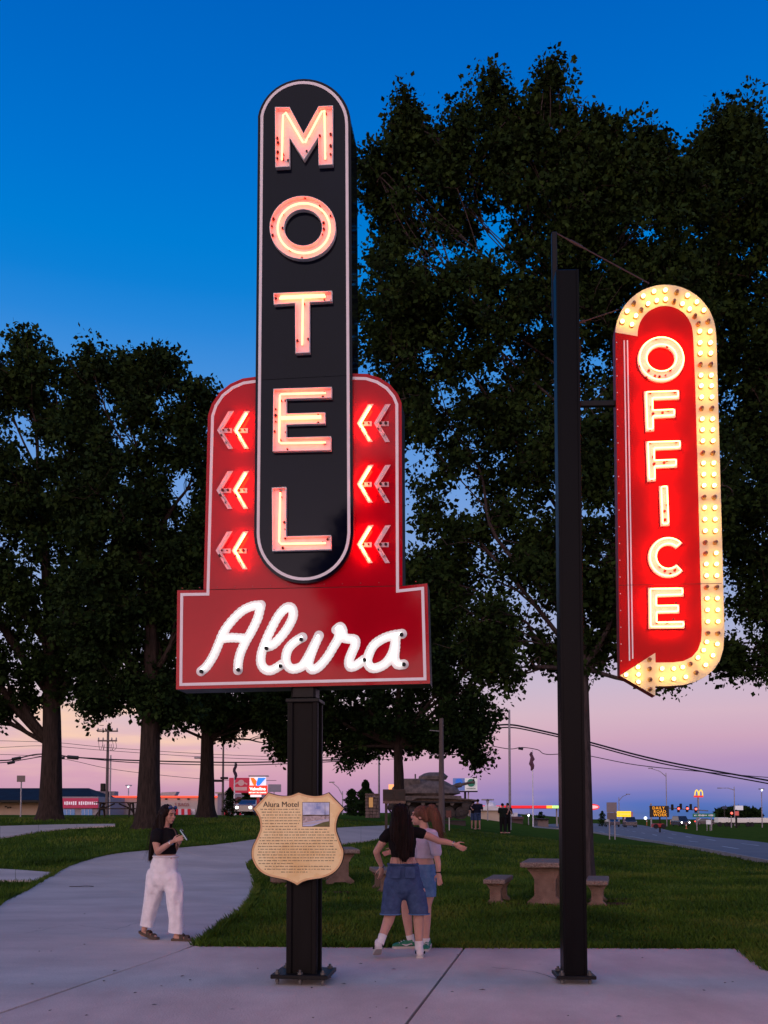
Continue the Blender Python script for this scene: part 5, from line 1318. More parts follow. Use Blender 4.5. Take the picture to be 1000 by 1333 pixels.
g0 = bpx(580, 1026, 65.5, tk); g1 = bpx(618, 1017.5, 65.5, tk); A_ = Vector((g0[0], 1.6, g0[1])); B_ = Vector((g1[0], 1.6, g1[1]))
m = MB(); m.tube([A_, A_.lerp(B_, .35), A_.lerp(B_, .351), A_.lerp(B_, .55), A_.lerp(B_, .551), A_.lerp(B_, .93), A_.lerp(B_, .931), B_], [.13, .12, .17, .17, .10, .085, .13, .13], 12); m.build('gun_barrel', M_tank, tk, smooth=True)
m = MB(); m.cbox(A_-Vector((.25, 0, 0)), (.7, 1.1, .7), .12); m.build('mantlet', M_tank, tk)
a = bpx(541, 1014, 65, tk); m = MB(); 
m.tube([(a[0], 1.4, a[1]-.3), (a[0], 1.4, a[1]+.35)], .05, 6); m.build('hatch_post', M_tank, tk); m = MB(); m.tube([(a[0]+.5, 1.4, a[1]-.3), (a[0]+.45, 1.4, a[1]+.25)], .05, 6); m.build('hatch_post', M_tank, tk)
b = gxy(584, 46); t = thing('ground_sign', 'small reddish sign on a white stake in front of the tank wheels', 'sign', (b.x, b.y, b.z)); bx('stake', t, 584.3, 585.5, 1060, 1075, 46, .03, M_whitep); bx('plate', t, 581, 587.5, 1055, 1064, 45.95, .03, pm('brownish_plate', (.16, .06, .05), rough=.6))
# billboard pair
b = gxy(606, 150); bb = thing('billboard', 'double billboard, one blue panel and one white panel with a round green emblem', 'billboard', (b.x, b.y, b.z))
bx('panel', bb, 590, 605, 1013, 1029, 150, .5, pm('board_blue', (.10, .14, .32), rough=.5, emit=(.07, .12, .30), es=.6))
a = bpx(597.5, 1018, 149.7, bb); m = MB(); m.lathe([(.01, 0), (.55, 0), (.55, .08), (.01, .08)], (a[0], 149.6-bb.location.y, a[1]), 14, 'y'); m.build('blue_emblem', pm('emblem_blue_disc', (.02, .09, .4), emit=(.01, .10, .42), es=.7), bb)
wp_ = bx('panel', bb, 605.5, 621.5, 1013, 1029, 150, .5, pm('board_white', (.6, .58, .56), rough=.5, emit=(.40, .38, .40), es=.6))
a = bpx(613.5, 1019, 149.7, bb); Mg = pm('emblem_green', (.01, .12, .07), emit=(.01, .14, .09), es=.35)
m = MB(); m.lathe([(.45, 0), (.62, 0), (.62, .08), (.45, .08)], (a[0], 149.6-bb.location.y, a[1]), 18, 'y'); m.lathe([(.01, 0), (.24, 0), (.24, .06), (.01, .06)], (a[0], 149.6-bb.location.y, a[1]+.05), 12, 'y'); m.build('green_emblem', Mg, bb)['kind'] = 'stuff'
s_, z_ = bpx(613.5, 1026.5, 149.5, bb); m = MB()
for k in range(8): m.box((s_-.65+k*.18, 149.6-bb.location.y, z_), (.10, .05, .16))
m.build('caption', M_dark, bb)['kind'] = 'stuff'
bx('catwalk', bb, 590, 622, 1029.5, 1031, 149, 1.5, M_dark); bx('leg', bb, 604.5, 607, 1031, 1066, 150.5, .4, M_dark); bx('leg', bb, 609.5, 610.7, 1031, 1066, 150.5, .3, M_galv)
a = bpx(591, 1028, 149, bb); m = MB(); m.sph((a[0], 148.5-bb.location.y, a[1]), .2); m.build('flood_lamp', M_lamp, bb)
# orange lit sign seen left of the tree trunk
b = gxy(511, 120); t = thing('pole_sign', 'small glowing orange sign just left of the centre tree trunk', 'sign', (b.x, b.y, b.z)); bx('panel', t, 506, 516, 1021, 1028.5, 120, .4, pm('lit_orange_panel', (.6, .2, .05), emit=(1., .38, .16), es=1.3)); bx('leg', t, 510, 512, 1028, 1068, 120.1, .3, M_dark)
# canopy with red light strip, domed white building
b = gxy(650, 130); t = thing('domed_building', 'low cream building with a white roof dome right of the tank', 'building', (b.x, b.y, b.z-.3))
bx('wall', t, 622, 650, 1055, 1073, 130, 12, M_wall); bx('eave', t, 620, 652, 1049.5, 1055, 129.5, 12, M_whitep)
a = bpx(642, 1051, 132, t); m = MB(); m.lathe([(.8, 0), (.78, .3), (.6, .62), (.3, .82), (.05, .9)], (a[0], 5, a[1]), 16); m.build('dome', M_whitep, t, smooth=True)
b = gxy(690, 150); t = thing('fuel_canopy', 'long fuel station canopy edged by a glowing red strip ending in yellow and green', 'canopy', (b.x, b.y, b.z))
bx('roof', t, 598, 736, 1049.2, 1052.4, 150.3, 12, M_dark)
bx('red_strip', t, 598, 711.5, 1048.6, 1052.2, 150, .25, pm('strip_red', (.4, .01, .01), emit=(.75, .012, .02), es=1.0))
bx('yellow_strip', t, 711.5, 719, 1048.6, 1052.2, 150, .25, pm('strip_yellow', (.6, .3, .01), emit=(1., .42, .03), es=1.3)); bx('green_strip', t, 719, 731, 1048.6, 1052.2, 150, .25, pm('strip_green', (.3, .6, .1), emit=(.45, .85, .25), es=1.3))
for x in (641, 724.5, 728): bx('column', t, x, x+1.3, 1052, 1076, 152, .4, M_galv)
for x, l in ((671,'low tan roofed kiosk'),):
    b = gxy(674, 145); t = thing('kiosk', 'small brown roofed kiosk under the red canopy strip', 'building', (b.x, b.y, b.z)); bx('wall', t, 668, 681, 1066, 1076, 145, 4, pm('brown_wall', (.14, .09, .08), rough=.8)); bx('roof', t, 667, 682, 1063, 1066.5, 144.5, 5, pm('brown_roof', (.10, .05, .05), rough=.8)); bx('sign', t, 669, 674, 1058, 1063, 146, .3, M_whitep)
b = gxy(706, 140); t = thing('shed', 'low tan shed by the drive right of the flagpole', 'building', (b.x, b.y, b.z)); bx('wall', t, 700, 714, 1067, 1074, 140, 4, pm('shed_wall', (.20, .15, .13), rough=.8)); bx('roof', t, 699, 715, 1065.5, 1067.3, 139.5, 5, M_dark)

# ---- right side: signs along the road
b = gxy(769, 150); t = thing('oval_sign', 'small red oval lit sign on a pole right of the grey tree trunk', 'sign', (b.x, b.y, b.z))
a = bpx(770.5, 1050.5, 150, t); m = MB(); m.lathe([(.01, -.1), (1.15, -.1), (1.22, 0), (1.15, .1), (.01, .1)], (0, 0, 0), 24, 'y'); m.v = [(x+a[0], y, z*.40+a[1]) for x, y, z in m.v]; m.build('oval_panel', pm('oval_red', (.4, .02, .02), emit=(.85, .04, .05), es=.9), t)
m = MB(); m.lathe([(.01, -.15), (1.0, -.15), (1.0, -.1), (.01, -.1)], (0, 0, 0), 20, 'y'); m.v = [(x+a[0], y, z*.26+a[1]) for x, y, z in m.v]; m.build('pale_centre', pm('oval_pale', (.7, .5, .5), emit=(1., .55, .55), es=.7), t)
bx('leg', t, 766, 767, 1054, 1073, 150, .3, M_galv); bx('leg', t, 770, 771, 1054, 1073, 150, .3, M_galv)
b = gxy(796.5, 66); t = thing('road_sign', 'grey back of a large two panel road sign on two thin legs', 'sign', (b.x, b.y, b.z)); Mb = pm('sign_back_alu', (.22, .20, .22), rough=.45, metal=.4, var=.12, scale=3)
bx('upper_panel', t, 790, 803, 1044.5, 1057.5, 66, .04, Mb); bx('lower_panel', t, 790.5, 803, 1057.9, 1066.5, 66, .04, pm('sign_back_brown', (.16, .13, .12), rough=.5, metal=.3))
for x in (793, 800): bx('leg', t, x, x+.8, 1046, 1092, 66.06, .05, M_galv)
b = gxy(812.5, 190); t = thing('yellow_sign', 'wide yellow lit sign board above the dark car', 'sign', (b.x, b.y, b.z))
My = pm('lit_yellow', (.7, .5, .02), emit=(1., .68, .02), es=1.0)
for y0, y1 in ((1056,1059.4), (1059.9,1063.3)): bx('panel', t, 803.5, 821.5, y0, y1, 190, .4, My)
bx('legs_panel', t, 811, 813, 1063, 1071, 190.3, .4, M_dark); bx('side_panel', t, 821.5, 824, 1057, 1063, 190, .3, pm('pinkish', (.3, .12, .15), emit=(.3, .1, .14), es=.4))
m = MB(); rd = random.Random(8)
for row in (1057.7, 1061.6):
    for k in range(9): a = bpx(805+k*1.8, row, 189.7, t); m.box((a[0], 189.7-t.location.y, a[1]), (.10, .03, .22))
m.build('faint_lettering', pm('ochre', (.4, .25, .01), emit=(.75, .45, .01), es=.8), t)['kind'] = 'stuff'
# message board trailer
b = gxy(859, 100); t = thing('message_board', 'portable black message board reading DAILY ROAD WORK in amber on a red trailer', 'message board', (b.x, b.y, b.z))
bd_ = bx('board', t, 846.5, 871, 1049, 1063.6, 100, .25, pm('board_black', (.008, .008, .010), rough=.5), cham=.03)
Mam = pm('amber_led', (.4, .2, .02), emit=(1., .36, .015), es=1.1)
for tx, yy, xc in (('DAILY', 1052.0, 857.5), ('ROAD', 1056.6, 859.2), ('WORK', 1061.0, 859.6)):
    s_, z_ = bpx(xc, yy, 99.8, t); text_obj('led_lettering', tx, 0.42, Mam, bd_, (s_, 99.84-t.location.y, z_), depth=.01, bold=.002, spacing=1.15)
bx('mast', t, 858.5, 860, 1063, 1073, 100.1, .15, M_dark)
tr = bx('trailer', t, 852, 866, 1072.2, 1077, 99.4, 1.2, pm('trailer_red', (.30, .02, .015), rough=.5, emit=(.3, .01, .01), es=.15), cham=.06)
for x in (854, 864): a = bpx(x, 1077, 99.3, t); m = MB(); m.lathe([(.05, 0), (.25, 0), (.25, .2)], (a[0], 99.2-t.location.y, a[1]+.10), 10, 'y'); m.build('wheel', M_tyre, t)
# traffic signals
b = gxy(920, 150); t = thing('traffic_signal', 'traffic signal mast arm with three red lights and dark signal heads', 'traffic light', (b.x, b.y, b.z))
a0 = bpx(845, 1050, 150, t); a1 = bpx(922, 1055.5, 150, t); Y0 = 150-t.location.y
m = MB(); m.tube([(a0[0], Y0, a0[1]), (a1[0], Y0, a1[1])], .10, 6); m.build('mast_arm', M_galv, t)
Mrl = pm('signal_red', (.4, .02, .02), emit=(1., .10, .07), es=4)
for x, y, lit in ((875, 1051, 0), (886, 1050, 0), (899, 1050.5, 0), (883, 1053.5, 1), (894.3, 1053.3, 1), (905.5, 1054, 1)):
    q = bpx(x, y, 149.9, t); m = MB(); m.cbox((q[0], Y0-.2, q[1]), (.38, .25, .95), .05); hd = m.build('signal_head', M_dark, t)
    if lit: m = MB(); m.sph((q[0], Y0-.36, q[1]+.1), .17); m.build('red_light', Mrl, hd)
q = bpx(846, 1066, 150, t); m = MB(); m.tube([(a0[0]+.3, Y0, 0), (a0[0]+.3, Y0, a0[1]+.5)], .13, 6); m.build('pole', M_galv, t)
q = bpx(842, 1065, 149, t); m = MB(); m.sph((q[0], Y0-.3, q[1]), .25); m.build('walk_signal', pm('signal_white', (.8, .8, .8), emit=(.8, .9, 1), es=2), t)
for px_, lab_ in ((952, 'single red traffic light on a thin post near the white trailers'),):
    b = gxy(px_, 160); t = thing('traffic_signal', lab_, 'traffic light', (b.x, b.y, b.z)); bx('post', t, 951.6, 952.6, 1056, 1070, 160, .1, M_galv); q = bpx(952, 1058.5, 160, t); m = MB(); m.cbox((q[0], 0, q[1]), (.4, .3, .9), .05); m.build('signal_head', M_dark, t); m = MB(); m.sph((q[0], -.25, q[1]), .18); m.build('red_light', Mrl, t)
b = gxy(960, 158); t = thing('traffic_signal', 'reddish second signal close to the tall light pole at right', 'traffic light', (b.x, b.y, b.z)); bx('post', t, 957.8, 959.6, 1054, 1071, 158, .2, M_dark); q = bpx(959.3, 1058.8, 158, t); m = MB(); m.cbox((q[0], 0, q[1]), (.6, .3, .7), .05); m.build('signal_head', pm('dull_red', (.3, .06, .06), emit=(.6, .1, .08), es=.6), t)
# green street sign
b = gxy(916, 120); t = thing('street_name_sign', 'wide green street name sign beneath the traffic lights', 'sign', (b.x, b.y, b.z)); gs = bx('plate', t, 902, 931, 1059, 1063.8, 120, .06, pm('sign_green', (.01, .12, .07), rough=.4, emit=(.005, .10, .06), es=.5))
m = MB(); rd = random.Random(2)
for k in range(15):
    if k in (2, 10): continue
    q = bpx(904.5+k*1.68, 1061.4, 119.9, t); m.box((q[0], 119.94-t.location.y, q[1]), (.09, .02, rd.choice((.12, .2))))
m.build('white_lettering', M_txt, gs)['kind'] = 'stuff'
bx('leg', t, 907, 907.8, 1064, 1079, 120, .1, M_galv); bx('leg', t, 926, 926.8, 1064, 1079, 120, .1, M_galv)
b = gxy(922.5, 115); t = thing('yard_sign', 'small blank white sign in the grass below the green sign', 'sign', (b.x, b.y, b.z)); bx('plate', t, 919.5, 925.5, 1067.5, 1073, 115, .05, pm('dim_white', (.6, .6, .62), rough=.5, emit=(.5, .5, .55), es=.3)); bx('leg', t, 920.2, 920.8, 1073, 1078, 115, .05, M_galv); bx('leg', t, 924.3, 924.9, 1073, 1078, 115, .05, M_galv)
# golden arches on a pole
b = gxy(909.5, 230); t = thing('arches_sign', 'tall pole sign of two lit yellow arches above a red base', 'sign', (b.x, b.y, b.z)); Yq = 230-t.location.y
Mye = pm('arch_yellow', (.7, .5, .02), emit=(1., .72, .10), es=.9)
for xa, xb in ((904.3, 909.7), (909.7, 915.2)):
    P_ = [bpx(xa+.2, 1036.5, 230, t), bpx(xa+.9, 1031, 230, t), bpx((xa+xb)/2, 1028.4, 230, t), bpx(xb-.9, 1031, 230, t), bpx(xb-.2, 1036.5, 230, t)]
    m = MB(); m.tube(smooth_pts([(a, Yq, c) for a, c in P_], 5), .14, 6); m.build('arch', Mye, t)
bx('red_base', t, 903.8, 915.6, 1035.6, 1037.9, 229.8, .4, pm('arch_red', (.4, .02, .02), emit=(.8, .03, .02), es=.9)); bx('pole', t, 909.2, 910.1, 1038, 1070, 230.2, .5, M_galv)
b = gxy(962, 200); t = thing('billboard', 'plain white billboard at the right beside the light pole', 'billboard', (b.x, b.y, b.z)); bx('panel', t, 956.5, 967.5, 1048.7, 1054.5, 200, .4, pm('dim_white2', (.6, .58, .6), emit=(.42, .42, .48), es=.6)); bx('leg', t, 961.4, 962.6, 1054.5, 1072, 200.2, .3, M_dark)
b = gxy(943.5, 200); t = thing('billboard', 'small dark blue sign standing above the distant dark trees', 'sign', (b.x, b.y, b.z)); bx('panel', t, 941, 946.5, 1049.5, 1053, 200, .4, pm('dkblue', (.02, .04, .1), rough=.5)); bx('leg', t, 943.4, 944.1, 1053, 1070, 200.2, .3, M_dark)
# distant wood, white trailers / low wall
g = np.random.default_rng(3); n = 5000; xs = g.uniform(936, 988, n); hump = 6+5*np.exp(-((xs-960)/16)**2)+1.2*np.sin(xs*.9); ys = 1064.5-g.random(n)*hump
V_ = []
Yw = 320
pos = np.array([tuple(at(x, y, Yw+g.uniform(-6, 6))) for x, y in zip(xs, ys)]); ld = g.normal(size=(n, 3)); sd = g.normal(size=(n, 3)); v = np.stack([pos, pos+ld*.7, pos+ld*.6+sd*.7, pos+sd*.6], 1)
tag(link('distant_wood', np_mesh('distant_wood', v.reshape(-1, 3), np.arange(4*n).reshape(-1, 4)), M_leaf2), 'low dark wood on the horizon at right', 'trees', kind='stuff')
b = gxy(970, 180)
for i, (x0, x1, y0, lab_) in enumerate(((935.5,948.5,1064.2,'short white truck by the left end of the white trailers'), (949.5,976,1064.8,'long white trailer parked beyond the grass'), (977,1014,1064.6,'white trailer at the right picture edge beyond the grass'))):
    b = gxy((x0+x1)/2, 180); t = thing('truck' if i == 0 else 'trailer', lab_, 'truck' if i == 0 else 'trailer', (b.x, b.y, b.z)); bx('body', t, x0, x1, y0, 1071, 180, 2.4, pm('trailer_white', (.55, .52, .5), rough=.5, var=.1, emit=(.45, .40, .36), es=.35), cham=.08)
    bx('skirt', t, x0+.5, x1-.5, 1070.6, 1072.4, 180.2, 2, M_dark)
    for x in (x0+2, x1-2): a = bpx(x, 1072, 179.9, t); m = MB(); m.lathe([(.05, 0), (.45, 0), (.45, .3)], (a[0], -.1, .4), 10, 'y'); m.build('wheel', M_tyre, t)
# grass verge across the road with posts
for x, y, hgt, lab_ in ((884, 1072, 4.5, 'left short orange marker post by the road'), (893.5, 1076, 5, 'right short orange marker post by the road'), (873, 1070, 4, 'short pale marker post beside the message board'), (842, 1071.5, 6, 'leftmost orange marker post at the junction')):
    p = gp(x, y+3); t = thing('marker_post', lab_, 'post', (p.x, p.y, p.z)); hh_ = (hgt+2)/F*p.y; m = MB(); m.lathe([(.18, 0), (.18, .06), (.08, .08), (.07, hh_), (.03, hh_+.04)], (0, 0, 0), 8); m.build('post', pm('marker_orange', (.5, .14, .04), rough=.6), t); m = MB(); m.lathe([(.078, hh_*.6), (.078, hh_*.8)], (0, 0, 0), 8); m.build('reflective_band', M_whitep, t)

# ---- vehicles
def car(px, Yd, rz, col, label, name='car', suv=True, head=False, tail=True, dim=(1.85, 4.5, 1.7)):
    W_, L_, H_ = dim; b = gxy(px, Yd); t = thing(name, label, 'car', (b.x, b.y, b.z+.03), rz)
    M_ = pm('car_paint_%s' % label.split()[1], col, rough=.25, metal=.3, coat=.8)
    prof = [(-L_/2, .35), (-L_/2, .9), (-L_/2+.15, 1.0), (-L_/2+1.1, 1.08), (L_/2-.15, 1.08), (L_/2, .95), (L_/2, .35), (L_/2-.5, .28), (-L_/2+.5, .28)]
    def ex(p, w0, w1, zr):   # profile along y, extruded in x with tumblehome
        n = len(p); vs = []
        for s in (-1, 1):
            for y, z in p: ww = w0 if z < zr else w1; vs.append((s*ww/2, y, z))
        tr = poly_tris(p); m = MB(); m.add(vs, [tuple(q) for q in tr]+[tuple(i+n for i in q[::-1]) for q in tr]+[(i, (i+1) % n, (i+1) % n+n, i+n) for i in range(n)]); return m
    ex(prof, W_, W_*.96, 1.0).build('body', M_, t)
    cab = [(-L_/2+1.0, 1.06), (-L_/2+1.7, H_), (L_/2-(.45 if suv else 1.2), H_), (L_/2-(.12 if suv else .5), 1.06)]
    ex(cab, W_*.94, W_*.78, 1.2).build('cabin', M_glass, t)
    r = [(cab[1][0]-.02, H_-.02), (cab[1][0]+.05, H_+.04), (cab[2][0]-.05, H_+.04), (cab[2][0]+.02, H_-.02)]
    ex(r, W_*.80, W_*.78, 9).build('roof', M_, t)
    for sx in (-1, 1):
        for sy in (-1, 1):
            m = MB(); m.lathe([(.05, -.1), (.20, -.11), (.33, -.1), (.35, 0), (.33, .1), (.05, .1)], (sx*(W_/2-.1), sy*L_*.31, .34), 14, 'x'); w = m.build('wheel', M_tyre, t)
            m = MB(); m.lathe([(.02, 0), (.19, 0)], (sx*(W_/2+.02), sy*L_*.31, .34), 10, 'x'); m.build('rim', M_galv, w)
        m = MB(); m.cbox((sx*(W_/2-.16), L_/2+.0, .85), (.22, .08, .22), .02); m.build('taillight' if True else '', pm('tail_red', (.3, .01, .01), emit=(1., .04, .02), es=4.), t)
        m = MB(); m.sph((sx*(W_/2-.25), -L_/2-.0, .72), .14 if head else .09, 2, (1, .5, .8)); m.build('headlight', M_headon if head else M_glass, t)
    m = MB(); m.box((0, L_/2+.01, .60), (.5, .03, .14)); m.build('number_plate', M_whitep, t)
    return t
M_headon = pm('headlight_on', (.9, .9, .9), emit=(1., .97, .9), es=12)
car(820, 162, R(180-3)+0, (.10, .09, .10), 'dark grey sport utility car driving away on the road', suv=True)
car(797, 172, R(180), (.10, .10, .12), 'small black car ahead behind the grey sign legs', suv=False, dim=(1.8, 4.3, 1.45))
car(886, 185, R(4), (.04, .05, .09), 'dark blue pickup with lights waiting at the junction', head=True, dim=(2., 5., 1.9))
car(672, 210, R(4), (.16, .18, .2), 'silver car with lights under the canopy strip', head=True, suv=False, dim=(1.8, 4.4, 1.5))
car(326, 92, R(-8), (.30, .30, .34), 'pale car with bright headlights left of the plaque', head=True, suv=False, dim=(1.8, 4.6, 1.42))
car(918, 215, R(80), (.38, .38, .42), 'light grey car parked behind the green street sign', suv=False, dim=(1.8, 4.4, 1.45))
for o in scene.objects:
    if o.name.startswith('car') and o.type == 'EMPTY' and 'driving away' in o.get('label', ''): o.rotation_euler.z = R(-8)+R(180)+R(180)
    if o.name.startswith('car') and o.type == 'EMPTY' and 'black car' in o.get('label', ''): o.rotation_euler.z = R(0)
# ================================================================== PEOPLE
def skin_mat(name, c):
    m = pm(name, c, rough=.5, var=.08, scale=9, spec=.35); b = m.node_tree.nodes['Principled BSDF']; b.inputs['Subsurface Weight'].default_value = .12
    b.inputs['Subsurface Radius'].default_value = (.02, .008, .005); return m
M_skin = skin_mat('skin_light', (.50, .27, .20)); M_skin2 = skin_mat('skin_fair', (.56, .31, .24))
def fabric(name, c, bump=.25, scale=9, c2=None, stretch=None, rough=.9):
    return pm(name, c, rough=rough, col2=c2, var=.12, scale=scale, bump=bump, bscale=14, spec=.15, stretch=stretch)
M_black = fabric('black_cotton', (.007, .006, .007)); M_wpants = fabric('white_denim', (.78, .74, .76), bump=.5)
M_denim = fabric('mid_blue_denim', (.030, .052, .12), c2=(.065, .10, .20), scale=16, bump=.5); M_denim2 = fabric('light_blue_denim', (.07, .15, .30), c2=(.13, .24, .42), scale=16, bump=.5)
M_tee = fabric('pale_lilac_cotton', (.50, .46, .56), bump=.4)
def hair(name, a, b): return pm(name, a, rough=.65, col2=b, scale=26, stretch=(1, 1, .07), bump=.9, bscale=30, spec=.12)
M_hdark = hair('dark_brown_hair', (.006, .004, .003), (.022, .010, .007)); M_hbr = hair('brown_hair', (.007, .004, .003), (.020, .010, .008)); M_haub = hair('auburn_hair', (.075, .034, .022), (.18, .088, .055))
M_brn = pm('brown_leather', (.075, .045, .028), rough=.6, var=.2, scale=8); M_sneak = pm('white_leather', (.62, .56, .55), rough=.5, var=.06, scale=8); M_green = pm('green_leather', (.01, .16, .08), rough=.45); M_sock = fabric('white_sock', (.66, .62, .62)); M_sole = pm('pale_rubber', (.5, .46, .42), rough=.7)
M_eye = pm('dark_eye', (.01, .008, .006), rough=.2); M_lip = pm('lips', (.32, .10, .09), rough=.4); M_metal = pm('bracelet_metal', (.6, .58, .55), rough=.25, metal=1.)

_ico = {}
def ico(sub):
    if sub not in _ico:
        bm = bmesh.new(); bmesh.ops.create_icosphere(bm, subdivisions=sub, radius=1); bm.verts.index_update()
        _ico[sub] = (np.array([v.co[:] for v in bm.verts]), np.array([[v.index for v in f.verts] for f in bm.faces])); bm.free()
    return _ico[sub]
class Blob:
    """union of balls along tapering limbs, remeshed into one continuous skin"""
    def __init__(s): s.V = []; s.Fc = []; s.n = 0
    def _put(s, v, f): s.V.append(v); s.Fc.append(f+s.n); s.n += len(v)
    def ell(s, c, r, rot=None, sub=2):
        v, f = ico(sub); v = v*np.array(r if hasattr(r, '__len__') else (r, r, r))
        if rot is not None: v = v@np.array(rot).T
        s._put(v+np.array(tuple(c)), f); return s
    def limb(s, pts, rs, flat=None, step=.35, sub=2):
        P_ = [Vector(p) for p in pts]
        for i in range(len(P_)-1):
            a, b = P_[i], P_[i+1]; ra, rb = rs[i], rs[i+1]; L_ = (b-a).length; k = max(1, int(L_/(min(ra, rb)*step)))
            for j in range(k+1):
                t = j/k; r = ra+(rb-ra)*t; c = a.lerp(b, t)
                s.ell(c, (r*(flat[0] if flat else 1), r*(flat[1] if flat else 1), r), None, sub)
        return s
    def build(s, name, mat, parent, voxel=.008, smooth=4, cuts=(), disp=None):
        V = np.concatenate(s.V); Fc = np.concatenate(s.Fc); me = np_mesh(name, V, Fc, 3); o = bpy.data.objects.new(name, me); COL.objects.link(o)
        md = o.modifiers.new('r', 'REMESH'); md.mode = 'VOXEL'; md.voxel_size = voxel
        ms_ = o.modifiers.new('s', 'SMOOTH'); ms_.factor = .5; ms_.iterations = smooth
        dg = bpy.context.evaluated_depsgraph_get(); m2 = bpy.data.meshes.new_from_object(o.evaluated_get(dg)); o.modifiers.clear(); o.data = m2; bpy.data.meshes.remove(me)
        m2.name = name; m2.materials.clear(); m2.materials.append(mat)
        if cuts:
            bm = bmesh.new(); bm.from_mesh(m2)
            for co, no in cuts: bmesh.ops.bisect_plane(bm, geom=bm.verts[:]+bm.edges[:]+bm.faces[:], plane_co=co, plane_no=no, clear_outer=True)
            bm.to_mesh(m2); bm.free()
        if disp:
            n = len(m2.vertices); c = np.empty(n*3); m2.vertices.foreach_get('co', c); c = c.reshape(-1, 3); nn = np.empty(n*3); m2.vertices.foreach_get('normal', nn); nn = nn.reshape(-1, 3)
            c += nn*disp(c)[:, None]; m2.vertices.foreach_set('co', c.ravel())
        m2.polygons.foreach_set('use_smooth', [True]*len(m2.polygons)); m2.update(); o.parent = parent; return o
def hand(b, wrist, d, side, pn, L=.17, curl=.5, spread=.9, thumb=1):
    """palm and five fingers. d: direction wrist->fingers, side: towards the thumb, pn: palm normal (fingers curl that way)"""
    w = Vector(wrist); d = Vector(d).normalized(); pn = Vector(pn).normalized(); sd = Vector(side); sd = (sd-d*sd.dot(d)).normalized(); pn = (pn-d*pn.dot(d)-sd*pn.dot(sd)).normalized()
    pl = L*.48; rot = Matrix((d, sd, pn)).transposed()
    b.ell(w+d*pl*.5, (pl*.62, L*.20, L*.085), rot); b.limb([w-d*.02, w+d*pl*.3], [.021, .021])
    for k, (off, fl) in enumerate(((.150, .40), (.052, .45), (-.048, .42), (-.145, .33))):
        p = w+d*pl*.92+sd*L*off; dd = (d+sd*off*.7*spread).normalized(); pts = [p]; a = curl*(.55+.12*k)
        for q in (.42, .32, .26):
            ang = a; nd = dd*math.cos(ang)+pn*math.sin(ang); a += curl*.55; pts.append(pts[-1]+nd*L*fl*q)
        b.limb(pts, [L*.052, L*.047, L*.043, L*.036], step=.5, sub=1)
    p = w+d*pl*.22+sd*L*.16; dd = (sd*.75+d*.75+pn*.35).normalized()
    b.limb([p, p+dd*L*.20, p+(dd+d*.5+pn*.3).normalized()*L*.36, p+(dd+d*.9+pn*.5).normalized()*L*.50], [L*.065, L*.058, L*.05, L*.04], step=.5, sub=1)
def head(b, c, fdir, s=1.):
    """skull, jaw, nose, ears around centre c, looking along fdir (horizontal)"""
    f = Vector(fdir).normalized(); r = Vector((f.y, -f.x, 0)); u = r.cross(f).normalized(); c = Vector(c)
    if u.z < 0: u = -u
    rot = Matrix((r, f, u)).transposed()
    P_ = lambda a, q, z: c+r*a*s+f*q*s+u*z*s
    b.ell(P_(0, -.012, .025), (.073*s, .092*s, .088*s), rot); b.ell(P_(0, .035, -.040), (.056*s, .052*s, .062*s), rot)
    b.ell(P_(0, .062, -.085), (.024*s, .022*s, .018*s), rot); b.limb([P_(0, .086, .012), P_(0, .100, -.022)], [.008*s, .0135*s]); b.ell(P_(0, .102, -.026), (.016*s, .010*s, .009*s), rot)
    b.ell(P_(0, .074, .035), (.048*s, .020*s, .016*s), rot)
    for q in (-1, 1): b.ell(P_(q*.036, .062, -.022), (.020*s, .02*s, .018*s), rot); b.ell(P_(q*.073, -.008, -.008), (.008*s, .020*s, .030*s), rot)
    b.ell(P_(0, .084, -.058), (.022*s, .012*s, .010*s), rot)
    return P_, rot
def face_parts(root, P_, rot, s=1., lips=True):
    for q in (-1, 1):
        m = MB(); v, f = ico(2); vv = (v*np.array((.0125, .006, .0055))*s)@np.array(rot).T+np.array(tuple(P_(q*.030, .0815, .006))); m.add(vv, f.tolist()); m.build('eye', M_eye, root, smooth='all')
        m = MB(); m.tube([P_(q*.016, .091, .024), P_(q*.032, .089, .029), P_(q*.046, .077, .024)], [.003*s, .0032*s, .002*s], 5); m.build('eyebrow', M_hdark, root)
    m = MB(); v, f = ico(2); vv = (v*np.array((.020, .007, .0065))*s)@np.array(rot).T+np.array(tuple(P_(0, .0925, -.057))); m.add(vv, f.tolist()); m.build('lips', M_lip, root, smooth='all')
def folds(amp, fr=22, ph=0.):
    return lambda c: amp*(np.sin(c[:, 0]*46+c[:, 1]*34+np.sin(c[:, 2]*6+ph)*2.2)*.55+np.sin(c[:, 2]*fr+np.sin(c[:, 0]*23+ph)*1.5+c[:, 1]*14)*.35)
class PF:
    """picture coordinates -> person's own space at a given depth offset"""
    def __init__(s, px, Yd): s.g = Vector((gp(px, 1225).x, Yd, 0)); s.g.x = at(px, 1200, Yd).x; s.g.z = Tz(s.g.x, Yd)+.015; s.Y = Yd
    def __call__(s, px, py, dy=0.): return at(px, py, s.Y+dy)-s.g

